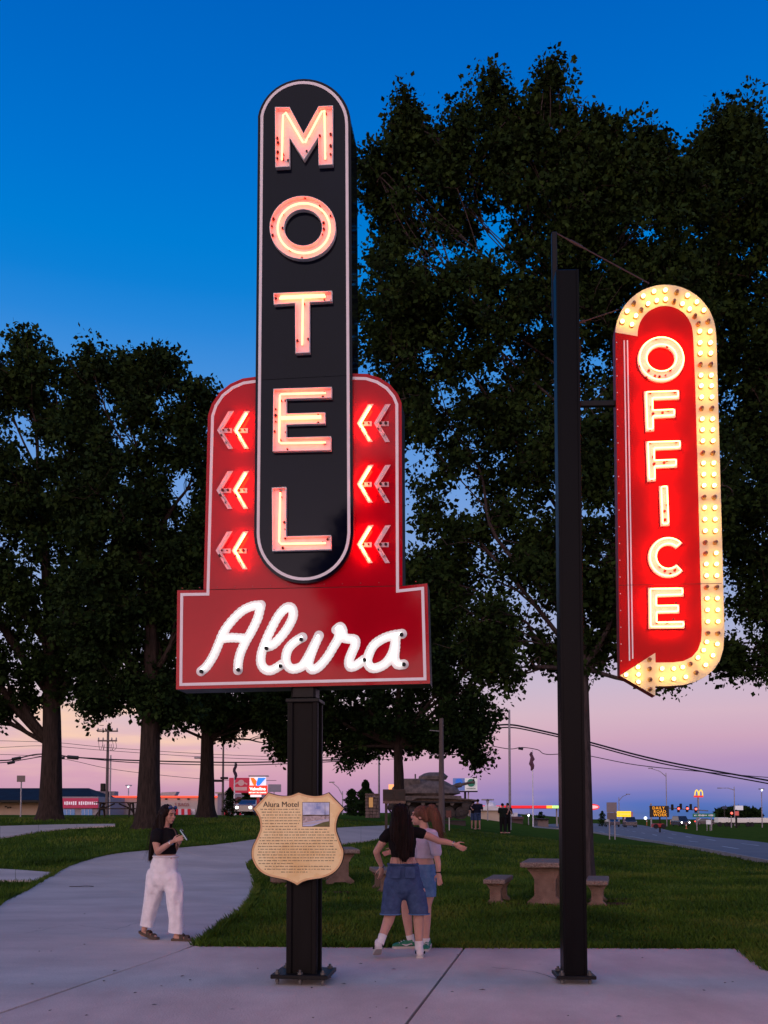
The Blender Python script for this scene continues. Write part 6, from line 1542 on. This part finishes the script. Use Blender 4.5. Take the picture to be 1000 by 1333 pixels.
def strands(root, mat, pts, spread, n, seed, r=.0032):
    rd = random.Random(seed); m = MB(); P_ = smooth_pts(pts, 4)
    for _ in range(n):
        o = Vector((rd.gauss(0, 1), rd.gauss(0, 1)*.6, rd.gauss(0, .3))); ph = rd.uniform(0, 6); e = rd.uniform(.75, 1.12); K = max(4, int(len(P_)*min(1, e)))
        q = [p+o*spread*(.75+.5*i/len(P_))+Vector((math.sin(i*.7+ph), math.cos(i*.6+ph), 0))*.006 for i, p in enumerate(P_[:K])]
        m.tube(q, [r*(1-.7*i/len(q)) for i in range(len(q))], 3, cap=False)
    o = m.build('hair_strands', mat, root, fix=False, smooth='all'); o['kind'] = 'stuff'; return o
# ---------------- woman in white trousers, walking and looking at her phone
Yd = 1.5*F/(1224-HORIZON)
f = PF(213, Yd)
w1 = thing('person', 'woman in black crop top and loose white trousers walking while looking at a phone', 'person', f.g)
fd = Vector((.80, -.60, -.18)).normalized()
b = Blob()
hc = f(219.5, 1060, 0)
P_, rot = head(b, hc, fd, 1.0)
nb = f(214, 1079, .0)
b.limb([hc+Vector((-.02, .0, -.04)), nb+Vector((0, 0, -.01))], [.052, .055])
shn = f(204.5, 1085.5, -.12); shf = f(225, 1084, .13)
b.limb([shn, nb+Vector((0, 0, -.03)), shf], [.052, .062, .052]); ch = f(216, 1094, -.01)
b.ell(ch, (.145, .115, .16)); b.ell(ch+Vector((.05, -.045, .0)), (.09, .08, .075)); b.limb([ch, f(216, 1110, 0)], [.125, .105]); b.limb([f(216, 1110, 0), f(216.5, 1122, 0)], [.108, .135], (1., .85))
el = f(205.5, 1109, -.16); wr = f(225.5, 1095, -.30); b.limb([shn, f(203.5, 1097, -.15), el], [.052, .047, .038]); b.limb([el, f(214, 1102.5, -.24), wr], [.038, .036, .023])
hd_ = (f(240, 1089, -.34)-wr).normalized(); hand(b, wr, hd_, (0, 0.2, 1), (.2, .9, .3), L=.165, curl=.38)
elf_ = f(227, 1107, .10); wf = f(233, 1097, -.12); b.limb([shf, f(228, 1096, .14), elf_], [.048, .042, .035]); b.limb([elf_, wf], [.035, .022]); hand(b, wf, f(240, 1092, -.26)-wf, (0, .1, 1), (.2, -.9, .2), L=.16, curl=.7)
# lower legs and feet
for (kx, ky, kd), (ax_, ay_, ad), (tx, ty, td) in (((199, 1163, .05), (187.5, 1211, .10), (203, 1221, .04)), ((229, 1165, -.05), (230.5, 1215, -.06), (246, 1225, -.10))):
    k_ = f(kx, ky, kd); a_ = f(ax_, ay_, ad); t_ = f(tx, ty, td); b.limb([k_, k_.lerp(a_, .35), a_], [.055, .052, .034]); b.ell(a_+Vector((-.01, 0, -.04)), (.036, .032, .036))
    b.limb([a_+Vector((.01, 0, -.045)), t_+Vector((-.01, 0, .012))], [.034, .024], (1.1, 1.2))
b.build('body', M_skin, w1, .0065)
face_parts(w1, P_, rot)
# top
b = Blob(); b.limb([shn+Vector((.01, 0, .0)), nb+Vector((0, 0, -.045)), shf], [.063, .068, .058]); b.ell(ch, (.158, .128, .165)); b.ell(ch+Vector((.052, -.047, .0)), (.098, .088, .082)); b.limb([ch, f(216, 1114, 0)], [.138, .122]); b.limb([shn, f(204.5, 1092, -.14)], [.066, .068]); b.limb([shf, f(227.5, 1091, .14)], [.058, .058])
zc = f(216, 1111.5, 0).z; b.build('crop_top', M_black, w1, .0075, 3, cuts=[(Vector((0, 0, zc)), Vector((0, 0, -1)))], disp=folds(.003))
# trousers
b = Blob(); wz = f(216, 1114, 0); b.limb([f(216, 1116, 0), f(216, 1121, 0)], [.145, .150], (1., .9)); b.limb([f(214, 1126, 0), f(213, 1142, 0)], [.160, .172], (1., .88))
b.limb([f(205, 1144, .04), f(201, 1160, .05), f(197, 1178, .07), f(192.5, 1196, .09), f(191, 1211, .10)], [.128, .114, .098, .088, .088]); b.limb([f(214, 1122, 0), f(214, 1132, 0)], [.153, .160], (1., .88)); b.limb([f(205, 1140, .02), f(202, 1156, .03)], [.128, .112])
b.limb([f(223, 1144, -.03), f(227, 1160, -.05), f(229, 1178, -.055), f(229.5, 1196, -.06), f(229.5, 1214, -.06)], [.124, .112, .099, .090, .088])
b.build('trousers', M_wpants, w1, .009, 3, cuts=[(f(216, 1113.3, 0), Vector((0, 0, 1))), (f(192, 1206, .1), Vector((-.15, 0, -1)))], disp=folds(.009, 17))
m = MB(); c0 = f(216.3, 1114.5, 0); m.tube([c0+Vector((math.cos(a)*.150, math.sin(a)*.135, 0)) for a in np.linspace(0, 6.283, 25)[:-1]], .011, 6, closed=True); m.build('waistband', M_wpants, w1, smooth=True)
m = MB(); m.sph(c0+Vector((.085, -.118, -.02)), .009); m.build('button', M_metal, w1)
# hair: back of the head, then long down the back
b = Blob(); b.ell(hc+Vector((-.022, .012, .032)), (.092, .095, .092)); b.limb([hc+Vector((-.05, .03, .0)), f(209, 1072, .06), f(203, 1084, .03), f(199.5, 1098, -.02), f(197, 1110, -.03), f(195.5, 1119, -.03)], [.085, .072, .062, .048, .036, .018], (1, .9))
b.limb([hc+Vector((.0, -.06, .05)), hc+Vector((-.055, -.07, -.02)), f(211, 1074, -.07), f(207.5, 1084, -.1)], [.030, .036, .034, .024]); b.limb([hc+Vector((.05, .05, .055)), hc+Vector((.03, .09, -.02)), f(222, 1078, .11)], [.026, .03, .02])
b.build('hair', M_hbr, w1, .0075, 3, disp=lambda c: .0035*np.sin(c[:, 0]*160+c[:, 1]*120+np.sin(c[:, 2]*9)*2))
strands(w1, M_hbr, [hc+Vector((-.05, .02, .06)), hc+Vector((-.085, .02, .0)), f(205, 1076, .02), f(200.5, 1092, -.02), f(197, 1110, -.03), f(195, 1123, -.03)], .034, 70, 1)
# sunglasses pushed up, phone, bracelet, strap, sandals
gl = thing('sunglasses', 'blue sunglasses pushed up on the head of the woman in white trousers', 'sunglasses', w1.location+hc+Vector((0, 0, .1)))
for q in (-1, 1):
    c = P_(q*.036, .062, .088)-(hc+Vector((0, 0, .1))); m = MB(); v, ff = ico(2); vv = (v*np.array((.032, .010, .024)))@np.array(rot).T+np.array(tuple(c)); m.add(vv, ff.tolist()); m.build('lens', pm('blue_lens', (.01, .05, .16), rough=.08, coat=1.), gl, smooth='all')
    m = MB(); m.tube([P_(q*.066, .055, .088)-(hc+Vector((0, 0, .1))), P_(q*.080, .0, .06)-(hc+Vector((0, 0, .1)))], .004, 5); m.build('temple', M_black, gl)
m = MB(); m.tube([P_(-.012, .074, .090)-(hc+Vector((0, 0, .1))), P_(.012, .074, .090)-(hc+Vector((0, 0, .1)))], .005, 5); m.build('bridge', M_black, gl)
pp = f(239.5, 1086.5, -.335); ph = thing('phone', 'dark phone held up in front of the walking woman', 'phone', w1.location+pp)
mr = Matrix.Rotation(R(-35), 3, 'Y')@Matrix.Rotation(R(20), 3, 'Z'); m = MB(); m.cbox((0, 0, 0), (.012, .072, .145), .004, mr); m.build('case', pm('phone_case', (.02, .02, .03), rough=.25), ph)
m = MB(); m.box(mr@Vector((-.0072, 0, 0)), (.001, .064, .134), mr); m.build('screen', pm('phone_screen', (.03, .03, .04), rough=.1, emit=(.35, .4, .5), es=.6), ph); m = MB(); m.cbox(mr@Vector((.008, -.02, .05)), (.006, .026, .028), .002, mr); m.build('camera_bump', M_metal, ph)
m = MB(); c0 = el.lerp(wr, .86); ax_ = (wr-el).normalized(); u1 = ax_.orthogonal().normalized(); u2 = ax_.cross(u1); m.tube([c0+(u1*math.cos(a)+u2*math.sin(a))*.029 for a in np.linspace(0, 6.283, 17)[:-1]], .006, 5, closed=True); m.build('bracelet', M_metal, w1)
m = MB(); m.tube(smooth_pts([nb+Vector((.04, -.05, .0)), f(226, 1079, -.05), f(230, 1088, -.12), f(231, 1096, -.13), f(231, 1106, -.12)], 4), .008, 4); m.build('bag_strap', M_brn, w1)
for (a_, t_) in ((f(184.5, 1215, .10), f(205, 1222.5, .03)), (f(227.5, 1219.5, -.06), f(248, 1226, -.10))):
    d = (t_-a_); d.z = 0; L_ = .255; dn = d.normalized(); sdv = Vector((-dn.y, dn.x, 0)); c = (a_+t_)/2; zz = min(a_.z, t_.z); tilt = .10 if t_.x < .1 and a_.x < -.1 else 0.
    prof = [(-.5, .036), (-.42, .042), (-.2, .036), (.1, .042), (.3, .047), (.44, .038), (.5, .016)]
    o2 = [c+dn*u*L_+sdv*w for u, w in prof]+[c+dn*u*L_-sdv*w for u, w in reversed(prof)]; zb = .004
    def zf(p): return max(0, -(p-c).dot(dn)/L_+.2)*tilt
    n = len(o2); m = MB(); vs = [(p.x, p.y, zb+zf(p)) for p in o2]+[(p.x, p.y, zb+.028+zf(p)) for p in o2]; m.add(vs, [tuple(range(n))[::-1], tuple(range(n, 2*n))]+[(i, (i+1) % n, (i+1) % n+n, i+n) for i in range(n)]); sndl = m.build('sandal', M_brn, w1)
    for u in (-.02, .22):
        q = c+dn*u*L_; hgt = .070 if u < 0.1 else .055
        m = MB(); P3 = [q+sdv*.044+Vector((0, 0, 0)), q+sdv*.030, q, q-sdv*.030, q-sdv*.044]; z3 = [zb+.02+zf(q), hgt+zf(q), hgt+.016+zf(q), hgt+zf(q), zb+.02+zf(q)]
        for off in (-.016, 0, .016): m.tube([Vector((p.x+dn.x*off, p.y+dn.y*off, z)) for p, z in zip(P3, z3)], .0085, 5)
        m.build('strap', M_brn, sndl)

# ---------------- dark haired woman seen from behind, arm over her friend
Yd = 1.5*F/(1245-HORIZON); f = PF(524, Yd)
w2 = thing('person', 'woman seen from behind with long dark hair, black crop top and knee length denim shorts', 'person', f.g)
fd = Vector((.10, 1, 0)).normalized(); b = Blob(); hc = f(521, 1060.5, .02); P_, rot = head(b, hc, fd, 1.0)
nb = f(522.5, 1078, .0); b.limb([hc+Vector((0, -.02, -.05)), nb], [.050, .052]); sl = f(506, 1085, 0); sr = f(542, 1083.5, 0)
b.limb([sl, nb+Vector((0, 0, -.03)), sr], [.050, .058, .050]); ch = f(524, 1096, .0); b.ell(ch, (.140, .100, .15)); b.limb([ch, f(525, 1114, 0)], [.128, .108], (1.02, .78)); b.limb([f(525, 1114, 0), f(524.5, 1126, 0)], [.112, .140], (1.05, .80))
e1 = f(490, 1109, .02); wr1 = f(497.5, 1129, .12); b.limb([sl, f(497, 1098, 0), e1], [.048, .042, .036]); b.limb([e1, f(492.5, 1117, .07), wr1], [.036, .034, .023]); hand(b, wr1, (-.10, -.12, -1), (-.7, -.5, 0), (-.7, .7, 0), L=.16, curl=.45)
e2 = f(572, 1095, .04); wr2 = f(592, 1099, -.02); b.limb([sr, f(557, 1088, -.02), e2], [.047, .042, .036]); b.limb([e2, f(581, 1096, .01), wr2], [.036, .033, .022]); hand(b, wr2, (1, -.05, -.55), (.3, -.2, .9), (.1, .6, -.6), L=.16, curl=.35)
legs = (((511, 1182, .0), (506.5, 1196, -.02), (496, 1224, -.17)), ((545, 1180, .0), (545, 1198, .0), (545.5, 1230, -.02)))
for k_, c_, a_ in legs: k_, c_, a_ = f(*k_), f(*c_), f(*a_); b.limb([k_+Vector((0, 0, .15)), k_, c_, a_], [.075, .057, .060, .036])
b.build('body', M_skin, w2, .0065)
b = Blob(); b.limb([sl, nb+Vector((0, 0, -.04)), sr], [.060, .062, .060]); b.ell(ch, (.152, .112, .155)); b.limb([ch, f(525, 1119, 0)], [.140, .126], (1.0, .82)); b.limb([sl, f(500, 1092, 0)], [.060, .056]); b.limb([sr, f(550, 1085.5, -.01)], [.060, .055])
b.build('crop_top', M_black, w2, .0075, 3, cuts=[(Vector((0, 0, f(525, 1115.6, 0).z)), Vector((0, 0, -1)))], disp=folds(.003, 25, 2))
b = Blob(); b.limb([f(524.5, 1126, 0), f(524.5, 1138, 0)], [.150, .172], (1.06, .82)); b.limb([f(524.5, 1138, 0), f(524.5, 1150, 0)], [.176, .178], (1.06, .82))
b.limb([f(514, 1150, .0), f(511.5, 1166, .0), f(509, 1182, -.01), f(508, 1196, -.02)], [.118, .112, .108, .106]); b.limb([f(535, 1150, .0), f(541, 1166, .0), f(545, 1182, 0), f(546, 1197, 0)], [.118, .114, .108, .104])
b.build('denim_shorts', M_denim, w2, .0085, 3, cuts=[(f(524, 1123.5, 0), Vector((0, 0, 1))), (f(524, 1190.5, 0), Vector((0, 0, -1)))], disp=folds(.004, 19, 1))
m = MB(); c0 = f(524.6, 1124.8, 0); m.tube([c0+Vector((math.cos(a)*.155, math.sin(a)*.122, 0)) for a in np.linspace(0, 6.283, 25)[:-1]], .012, 6, closed=True); m.build('waistband', M_denim, w2, smooth=True)
for s_ in (-1, 1):
    c = f(524.5+s_*9.5, 1136, -.155); m = MB(); m.cbox(c, (.105, .012, .115), .004); m.build('back_pocket', M_denim2 if False else M_denim, w2)
for px_, hem in ((508.5, 1), (545.7, 1)):
    c = f(px_, 1189.6, -.01 if px_ < 520 else 0); m = MB(); m.tube([c+Vector((math.cos(a)*.108, math.sin(a)*.108, 0)) for a in np.linspace(0, 6.283, 21)[:-1]], .006, 5, closed=True); m.build('hem', M_denim2, w2, smooth=True)
b = Blob(); b.ell(hc+Vector((0, -.018, .030)), (.090, .100, .094)); b.limb([hc+Vector((0, -.06, .0)), f(521.5, 1076, -.10), f(523, 1090, -.12), f(524.5, 1104, -.125), f(526, 1114, -.13), f(526.5, 1120, -.13)], [.090, .088, .086, .074, .055, .022], (1.05, .55))
b.limb([hc+Vector((-.06, 0, -.02)), f(511.5, 1078, -.06), f(512, 1092, -.09)], [.045, .045, .03], (1, .7)); b.limb([hc+Vector((.06, 0, -.02)), f(533, 1078, -.06), f(535, 1096, -.10), f(535, 1108, -.11)], [.045, .048, .036, .02], (1, .7))
b.build('hair', M_hdark, w2, .0075, 3, disp=lambda c: .004*np.sin(c[:, 0]*190+np.sin(c[:, 2]*8)*2.2))
strands(w2, M_hdark, [hc+Vector((0, -.06, .09)), hc+Vector((0, -.10, .0)), f(522, 1078, -.13), f(523.5, 1094, -.15), f(525, 1108, -.15), f(526, 1123, -.15)], .046, 90, 2)
def sneaker(root, heel, toe, mat, mat2, up=0., ankle_h=.085, L_=.265, swoosh=False):
    heel = Vector(heel); toe = Vector(toe); d = (toe-heel).normalized(); c = (heel+toe)/2; sdv = d.cross(Vector((0, 0, 1))).normalized(); upv = sdv.cross(d).normalized()
    rot = Matrix((d, sdv, upv)).transposed(); P2 = lambda u, v, w: c+d*u*L_+sdv*v+upv*w
    b = Blob(); b.ell(P2(-.36, 0, .045), (.038, .037, .042), rot); b.ell(P2(-.15, 0, .045), (.075, .038, .040), rot); b.ell(P2(.18, 0, .036), (.085, .042, .032), rot); b.ell(P2(.37, 0, .030), (.040, .038, .024), rot); b.limb([P2(-.30, 0, .06), P2(-.28, 0, ankle_h)], [.040, .038]); b.ell(P2(-.05, 0, .062), (.05, .028, .028), rot)
    s = b.build('sneaker', mat, root, .006, 2)
    prof = [(-.5, .022), (-.45, .036), (-.2, .036), (.1, .040), (.32, .044), (.45, .034), (.5, .014)]; o2 = [(u, w) for u, w in prof]+[(u, -w) for u, w in reversed(prof)]; n = len(o2)
    vs = [P2(u, v, 0) for u, v in o2]+[P2(u, v, .024) for u, v in o2]; m = MB(); m.add(vs, [tuple(range(n))[::-1], tuple(range(n, 2*n))]+[(i, (i+1) % n, (i+1) % n+n, i+n) for i in range(n)]); m.build('sole', M_sole, s)
    for q in (-1, 1):
        m = MB(); m.tube([P2(-.30, q*.041, .055), P2(-.05, q*.044, .036), P2(.12, q*.046, .050)], [.004, .010, .004], 5); m.build('side_stripe', mat2, s)
    m = MB(); m.tube([P2(.22, -.03, .062), P2(.22, .03, .062)], .004, 4); m.tube([P2(.12, -.028, .075), P2(.12, .028, .075)], .004, 4); m.tube([P2(.02, -.026, .086), P2(.02, .026, .086)], .004, 4); m.build('laces', M_sock, s)['kind'] = 'stuff'
    return s
def sock(root, a, bb, r=.042):
    m = MB(); a, bb = Vector(a), Vector(bb); m.tube([a, a.lerp(bb, .5), bb], [r, r*1.02, r*1.1], 12); m.build('sock', M_sock, root, smooth=True)
sneaker(w2, f(493.5, 1236, -.24), f(490.5, 1243, -.03), M_sneak, M_black); sock(w2, f(494.8, 1229, -.19), f(498.5, 1217, -.15), .040)
sneaker(w2, f(545.5, 1246.5, -.05), f(546.5, 1246.5, .20)+Vector((0, 0, .0)), M_sneak, M_black) if False else sneaker(w2, (f(546, 1240, 0).x, -.10, .0), (f(546, 1240, 0).x+.02, .16, .0), M_sneak, M_black)
sock(w2, f(545.6, 1236, -.03), f(545.4, 1225, -.02), .042)
for wr_, el_, mt_ in ((wr1, e1, M_metal), (wr2, e2, M_metal)):
    c0 = el_.lerp(wr_, .93); ax_ = (wr_-el_).normalized(); u1 = ax_.orthogonal().normalized(); u2 = ax_.cross(u1); m = MB(); m.tube([c0+(u1*math.cos(a)+u2*math.sin(a))*.027 for a in np.linspace(0, 6.283, 17)[:-1]], .0045, 5, closed=True); m.build('bracelet', mt_, w2)

# ---------------- friend with the auburn ponytail
Yd = 1.5*F/(1238-HORIZON)+.12; f = PF(550, Yd)
w3 = thing('person', 'woman with auburn ponytail and pale lilac T-shirt hugging the dark haired woman', 'person', f.g)
fd = Vector((-1, .18, .05)).normalized(); b = Blob(); hc = f(547.5, 1062.5, 0); P_, rot = head(b, hc, fd, 1.0); nb = f(553, 1079, .0); b.limb([hc+Vector((.02, 0, -.04)), nb], [.050, .052])
sr = f(562.5, 1087, -.13); sl = f(545, 1086, .14); b.limb([sr, nb+Vector((0, 0, -.03)), sl], [.050, .056, .050]); ch = f(553, 1097, .0); b.ell(ch, (.125, .125, .15)); b.ell(ch+Vector((-.06, 0, 0)), (.08, .10, .07)); b.limb([ch, f(551, 1114, 0)], [.118, .105]); b.limb([f(551, 1114, 0), f(551, 1126, 0)], [.108, .138], (.9, 1.0))
e = f(568.5, 1114, -.18); wr = f(571, 1137, -.20); b.limb([sr, f(567, 1101, -.16), e], [.050, .044, .036]); b.limb([e, f(570.5, 1125, -.2), wr], [.036, .034, .023]); hand(b, wr, (.12, -.05, -1), (-.8, .2, 0), (-.5, .8, 0), L=.16, curl=.35)
e2 = f(528, 1100, .25); wr2 = f(512, 1108, .16); b.limb([sl, e2, wr2], [.046, .036, .024]); hand(b, wr2, (-1, -.1, -.3), (0, 0, 1), (0, -1, 0), L=.15, curl=.4)
for k_, c_, a_ in (((528.5, 1176, .12), (530, 1192, .13), (533.5, 1222, .14)), ((555, 1178, .02), (554.5, 1194, .04), (554.5, 1226, .06))):
    k_, c_, a_ = f(*k_), f(*c_), f(*a_); b.limb([k_+Vector((.03, 0, .15)), k_, c_, a_], [.078, .058, .060, .036])
b.build('body', M_skin2, w3, .0065); face_parts(w3, P_, rot)
b = Blob(); b.limb([sr, nb+Vector((0, 0, -.045)), sl], [.066, .066, .062]); b.ell(ch, (.142, .142, .16)); b.ell(ch+Vector((-.062, 0, 0)), (.09, .11, .08)); b.limb([ch, f(551.5, 1120, 0)], [.142, .136]); b.limb([sr, f(566.5, 1098, -.165), f(568, 1109, -.175)], [.062, .062, .060]); b.limb([sl, f(540, 1094, .2)], [.060, .060])
b.build('tshirt', M_tee, w3, .0075, 3, cuts=[(Vector((0, 0, f(551, 1116.8, 0).z)), Vector((0, 0, -1)))], disp=folds(.0045, 21, 4))
b = Blob(); b.limb([f(551, 1127, 0), f(550.5, 1142, 0)], [.150, .172], (.92, 1.0)); b.limb([f(541, 1142, .07), f(534, 1158, .09), f(531, 1172, .11)], [.13, .115, .104]); b.limb([f(553, 1142, -.02), f(554.5, 1158, 0), f(555, 1172, .02)], [.135, .122, .112])
b.build('denim_shorts', M_denim2, w3, .0085, 3, cuts=[(f(551, 1124.5, 0), Vector((0, 0, 1))), (f(551, 1167, 0), Vector((0, 0, -1)))], disp=folds(.004, 19, 6))
b = Blob(); b.ell(hc+Vector((.018, 0, .030)), (.100, .088, .092)); b.limb([hc+Vector((.0, -.05, .03)), hc+Vector((.06, -.04, -.02))], [.05, .05])
b.limb([hc+Vector((.075, -.01, .055)), f(562, 1053, -.03), f(567.5, 1064, -.06), f(570.5, 1078, -.07), f(573, 1090, -.07), f(574.5, 1097, -.07)], [.045, .058, .066, .056, .036, .014], (.95, .8))
b.build('hair', M_haub, w3, .0075, 3, disp=lambda c: .0035*np.sin(c[:, 0]*130+c[:, 1]*150+np.sin(c[:, 2]*9)*2))
strands(w3, M_haub, [hc+Vector((.08, 0, .07)), f(562, 1052, -.04), f(568, 1064, -.08), f(571, 1078, -.09), f(573.5, 1092, -.09), f(575, 1102, -.09)], .034, 60, 3)
m = MB(); c0 = hc+Vector((.098, -.012, .062)); m.lathe([(.028, -.012), (.034, 0), (.028, .012)], c0, 10, 'x'); m.build('hair_tie', M_black, w3)
m = MB(); c0 = e.lerp(wr, .93); m.tube([c0+Vector((math.cos(a)*.028, math.sin(a)*.028, 0)) for a in np.linspace(0, 6.283, 17)[:-1]], .006, 5, closed=True); m.build('wrist_band', M_black, w3)
z0 = .0
h_ = f(540, 1236, .12); sneaker(w3, (h_.x+.0, .14, 0), (h_.x-.23, .10, 0), M_green, M_sneak); sock(w3, f(533.8, 1229, .14)+Vector((.02, 0, 0)), f(533.6, 1217, .14), .042)
h_ = f(556, 1240, 0); sneaker(w3, (h_.x+.02, .12, 0), (h_.x-.03, -.13, 0), M_green, M_sneak); sock(w3, f(554.6, 1231, .06), f(554.6, 1221, .06), .042)

# ---------------- far visitors
def far_person(px, Yd, top, bottom, hairm, label, x_off=0, face=(0, -1, 0), arm=0., hat=False, child=1., woman=False, build=1.):
    b0 = gxy(px, Yd); H_ = 1.74*child; t = thing('person', label, 'person', (b0.x, b0.y, b0.z)); k = H_/1.74; b = Blob(); hc = Vector((0, 0, 1.62*k)); P2, rt = head(b, hc, face, k)
    w = .19*k*build; b.limb([hc-Vector((0, 0, .06)), Vector((0, 0, 1.45*k))], [.055*k, .06*k]); b.limb([(-w, 0, 1.40*k), (0, 0, 1.44*k), (w, 0, 1.40*k)], [.06*k, .08*k, .06*k]); b.ell((0, 0, 1.22*k), (.17*k*build, .12*k*build, .22*k)); b.ell((0, 0, .98*k), (.16*k*build, .12*k*build, .14*k))
    f_ = Vector(face).normalized()
    for s in (-1, 1):
        el_ = Vector((s*(w+.06), 0, 1.12*k)); wr_ = el_+(f_*.24+Vector((-s*.05, 0, .10+arm)))*k if arm else Vector((s*(w+.07), 0, .88*k))+f_*.06
        b.limb([(s*w, 0, 1.38*k), el_, wr_], [.052*k, .042*k, .028*k]); hand(b, wr_, (wr_-el_), f_, (-s, 0, 0), L=.17*k, curl=.5)
        b.limb([(s*.09*k, 0, .92*k), (s*.10*k, 0, .50*k), (s*.11*k, 0, .08*k)], [.085*k, .058*k, .038*k]); b.limb([Vector((s*.11*k, 0, .04)), Vector((s*.11*k, 0, .035))+f_*.16*k], [.045*k, .035*k])
    b.build('body', M_skin, t, .014, 2)
    b = Blob(); b.limb([(-w, 0, 1.39*k), (0, 0, 1.42*k), (w, 0, 1.39*k)], [.075*k, .085*k, .075*k]); b.ell((0, 0, 1.22*k), (.19*k*build, .14*k*build, .23*k)); b.ell((0, 0, 1.02*k), (.18*k*build, .14*k*build, .16*k)); 
    for s in (-1, 1): b.limb([(s*w, 0, 1.38*k), (s*(w+.04), 0, 1.2*k)], [.068*k, .062*k])
    b.build('shirt', top, t, .014, 2, cuts=[(Vector((0, 0, .92*k)), Vector((0, 0, -1)))])
    b = Blob(); b.ell((0, 0, .92*k), (.17*k*build, .13*k*build, .12*k))
    for s in (-1, 1): b.limb([(s*.09*k, 0, .90*k), (s*.10*k, 0, .46*k)], [.105*k, .088*k])
    if bottom[1] == 'long':
        for s in (-1, 1): b.limb([(s*.10*k, 0, .5*k), (s*.11*k, 0, .10*k)], [.085*k, .065*k])
    b.build('trousers' if bottom[1] == 'long' else 'shorts', bottom[0], t, .014, 2, cuts=[(Vector((0, 0, (.08 if bottom[1] == 'long' else .52)*k)), Vector((0, 0, -1)))])
    b = Blob(); b.ell(hc+Vector((0, 0, .03*k))-f_*.02*k, (.088*k, .092*k, .092*k))
    if woman: b.limb([hc-f_*.06*k, hc-f_*.08*k-Vector((0, 0, .25*k))], [.07*k, .05*k])
    b.build('hair', hairm, t, .012, 2)
    return t
M_nav = fabric('navy_cloth', (.012, .014, .03)); M_gr = fabric('grey_denim', (.07, .075, .10)); M_dkg = fabric('dark_green_cloth', (.012, .018, .014)); M_blk2 = fabric('charcoal_cloth', (.012, .011, .012))
far_person(622, 55, M_nav, (M_denim, 'short'), M_hdark, 'man in navy shirt and denim shorts on the lawn right of the tank', face=(-.5, .85, 0), arm=.02, build=1.15)
far_person(616.5, 56.2, M_blk2, (M_denim, 'short'), M_hdark, 'shorter person in black top close beside the man in navy', face=(.3, 1, 0), child=.93)
far_person(654.5, 52, M_dkg, (M_blk2, 'long'), M_hdark, 'dark dressed person raising hands left of the grey pole', face=(.9, .4, 0), arm=.30, child=.94)
far_person(660.5, 53, M_blk2, (M_blk2, 'long'), M_hbr, 'second dark dressed person facing the first beside the grey pole', face=(-.8, -.5, 0), arm=.22, child=.97, build=1.1)
